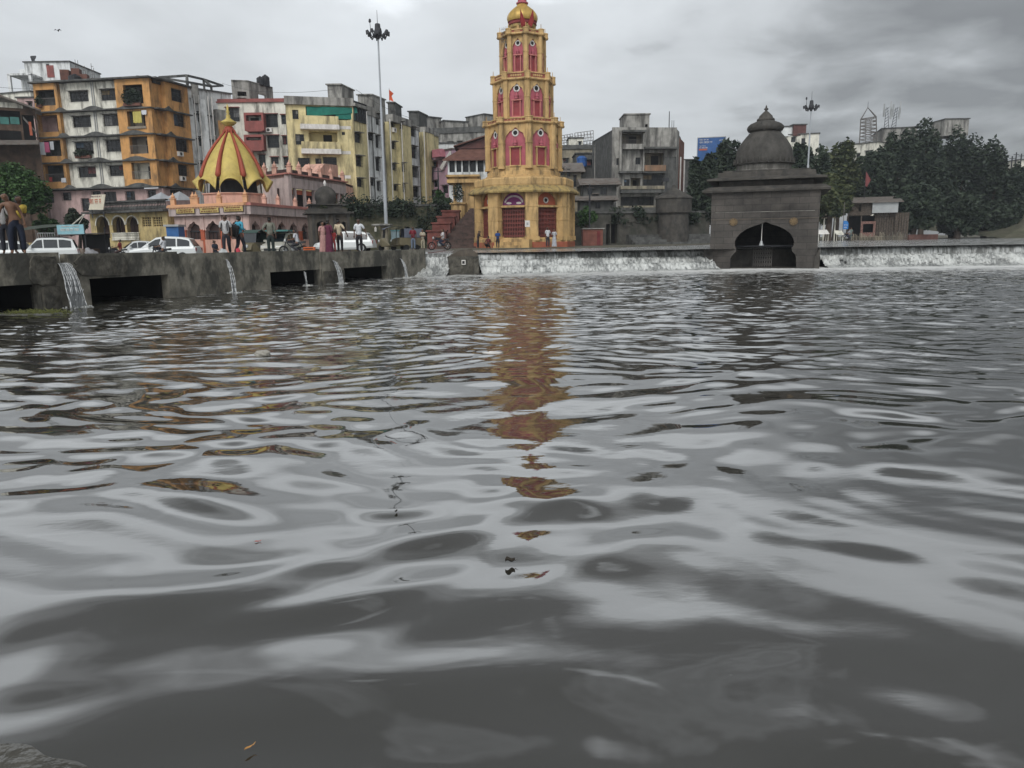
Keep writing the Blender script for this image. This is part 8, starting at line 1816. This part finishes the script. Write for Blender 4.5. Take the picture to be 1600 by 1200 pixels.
def rickshaw(px, Y, face, label, roofc):
    o = cp(px, Y); o.z = gz(o.x) if px < 600 else GZ; rt = root('auto_rickshaw', o, label, 'auto rickshaw', 'three-wheeled rickshaws on the plaza'); mz = Matrix.Rotation(R(face), 3, 'Z'); T = lambda x, y, z: o+mz @ V(x, y, z)
    k = MB(); pr = [(-1.15, .35), (-1.2, .9), (-.3, .95), (-.25, .45), (.45, .40), (.75, .95), (1.05, .85), (1.2, .5), (1.0, .3)]; n = len(pr); k.add([T(x, -.6*(1 if x < .6 else .6), z) for x, z in pr]+[T(x, .6*(1 if x < .6 else .6), z) for x, z in pr], [tuple(range(n)), tuple(range(n, 2*n))[::-1]]+[(i, n+i, n+(i+1) % n, (i+1) % n) for i in range(n)]); k.build('body', mat('rickshaw_ochre', (.13, .11, .065), .5, .2), rt)
    k = MB(); rp = [(-1.25, .95), (-1.2, 1.55), (-.9, 1.72), (.3, 1.75), (.75, 1.62), (.80, 1.55), (-.85, 1.60), (-1.05, 1.45), (-1.1, .95)]; n = len(rp); k.add([T(x, -.62, z) for x, z in rp]+[T(x, .62, z) for x, z in rp], [(i, n+i, n+(i+1) % n, (i+1) % n) for i in range(n)]); k.add([T(-1.25, -.62, .95), T(-1.2, -.62, 1.6), T(-.6, -.62, 1.6), T(-.6, -.62, .95), T(-1.25, .62, .95), T(-1.2, .62, 1.6), T(-.6, .62, 1.6), T(-.6, .62, .95)], [(0, 1, 2, 3), (7, 6, 5, 4)]); k.build('canopy', roofc, rt)
    k = MB(); k.add([T(.78, -.45, .95), T(.78, .45, .95), T(.72, .5, 1.6), T(.72, -.5, 1.6)], [(0, 1, 2, 3)]); k.build('windscreen', M_CGL, rt)
    for x, y in ((1.0, 0), (-.75, -.55), (-.75, .55)): k = MB(); a_ = mz @ V(0, 1, 0); c_ = T(x, y, .22); k.tube(c_-a_*.06, c_+a_*.06, .22, .22, 14); k.build('wheel', M_TYRE, rt)
    k = MB(); k.tube(T(1.13, 0, .72), T(1.2, 0, .72), .11, .09, 10); k.build('headlight', M_LAMP, rt); k = MB(); k.obox(T(-.7, 0, .55), .4, 1.0, .35, R(face)); k.build('seat', M_BLACKT, rt)
M_RB = mat('rickshaw_hood', (.10, .11, .14), .6, .2)
rickshaw(617, 57, 200, 'rickshaw with a grey-blue hood left of the man in maroon', M_RB); rickshaw(636, 58.5, 185, 'second rickshaw just behind, touching the man in maroon', M_RB); rickshaw(404, 50, 250, 'pale rickshaw with a dark green hood before the pink temple arches', mat('green_hood', (.03, .06, .05), .6))
def motorbike(px, Y, face, label, col=(.02, .02, .025)):
    o = cp(px, Y); o.z = gz(o.x) if px < 600 else GZ; rt = root('motorcycle', o, label, 'motorcycle', 'motorcycles on the plaza'); mz = Matrix.Rotation(R(face), 3, 'Z'); T = lambda x, y, z: o+mz @ V(x, y, z)
    for x in (-.62, .62):
        k = MB(); n = 18; pts = [T(x+.27*math.cos(2*PI*i/n), 0, .30+.27*math.sin(2*PI*i/n)) for i in range(n+1)]; k.path(pts, .045, 6); w_ = k.build('wheel', M_TYRE, rt); k = MB()
        for i in range(6): k.tube(T(x, 0, .3), T(x+.25*math.cos(PI*i/3), 0, .3+.25*math.sin(PI*i/3)), .01, .01, 4)
        k.tube(T(x, -.05, .3), T(x, .05, .3), .05, .05, 8); k.build('spokes', M_METAL, w_)
    mm = smat(col); k = MB(); k.path([T(.62, 0, .3), T(.45, 0, .85), T(.38, 0, 1.0)], .035, 6); k.path([T(.40, 0, .78), T(0, 0, .35), T(-.62, 0, .32)], .03, 6); k.path([T(.4, 0, .8), T(-.45, 0, .72), T(-.62, 0, .32)], .028, 6); k.build('frame', M_DMETAL, rt)
    k = MB(); k.lathe(T(-.02, 0, .28), [(.12, 0), (.17, .1), (.15, .3), (.1, .36)], 10); k.build('engine', M_METAL, rt); k = MB(); k.hexa([T(-.08, -.13, .72), T(.36, -.11, .75), T(.36, .11, .75), T(-.08, .13, .72), T(-.05, -.10, .90), T(.30, -.08, .96), T(.30, .08, .96), T(-.05, .10, .90)]); k.build('fuel_tank', mm, rt)
    k = MB(); k.hexa([T(-.72, -.12, .74), T(-.1, -.12, .70), T(-.1, .12, .70), T(-.72, .12, .74), T(-.74, -.10, .86), T(-.1, -.11, .80), T(-.1, .11, .80), T(-.74, .10, .86)]); k.build('seat', M_BLACKT, rt); k = MB(); k.path([T(.30, -.34, 1.05), T(.38, -.1, 1.02), T(.38, .1, 1.02), T(.30, .34, 1.05)], .018, 6); k.build('handlebar', M_DMETAL, rt); k = MB(); k.tube(T(.44, 0, .9), T(.54, 0, .9), .09, .08, 10); k.build('headlight', M_LAMP, rt)
    return o, mz
def rider(px, Y, face, label, **k):
    o, mz = motorbike(px, Y, face, k.pop('bike')); p = o+mz @ V(-.28, 0, 0); p.z = o.z+.08
    person(p, 1.7, face+90, label, arms=('fwd', 'fwd'), legs='ride', group=G2, **k)
rider(687, 59, 200, 'man in a white shirt sitting on a motorcycle beside the stone stairs', top=(.52, .50, .50), bottom=(.02, .025, .05), bike='dark motorcycle beside the stone stairs')
rider(182, 58, 190, 'man in dark red riding a motorcycle in front of the arcade', top=(.20, .03, .03), bottom=(.05, .03, .03), bike='motorcycle in front of the arcade')
rider(250, 46.5, 165, 'man in a white shirt on a motorcycle in front of the large white hatchback', top=(.52, .53, .55), bottom=(.02, .02, .03), bike='motorcycle in front of the large white hatchback')
rider(459, 46, 175, 'person in white bent over a scooter before the pink temple', top=(.45, .46, .48), bottom=(.03, .03, .035), lean=(0, -.25), bike='black scooter before the pink temple')
rider(1322, 103, 185, 'rider in black and white by the blue sign on the right bank', top=(.30, .30, .32), bottom=(.03, .03, .05), bike='motorcycle beside the blue sign on the right bank')
# turn the grown skins into plain meshes
bpy.context.view_layer.update(); dg = bpy.context.evaluated_depsgraph_get()
for o in SKINNED:
    me = bpy.data.meshes.new_from_object(o.evaluated_get(dg)); me.name = o.name
    ms = [s_ for s_ in o.data.materials]; o.modifiers.clear(); o.data = me
    if not me.materials:
        for q in ms: me.materials.append(q)
    me.polygons.foreach_set('use_smooth', [True]*len(me.polygons))

# ------------------------------------------------------------ damp air
hz = MB(); hz.box(-140, 300, -90, 230, -1.5, 46); m = bpy.data.materials.new('damp_air'); m.use_nodes = True; t = m.node_tree
t.nodes.remove(t.nodes['Principled BSDF']); pv_ = N(t, 'ShaderNodeVolumePrincipled', Density=0.00032); pv_.inputs['Color'].default_value = (.86, .92, 1.0, 1); t.links.new(pv_.outputs[0], t.nodes['Material Output'].inputs['Volume'])
tag(hz.build('haze', m), kind='stuff')
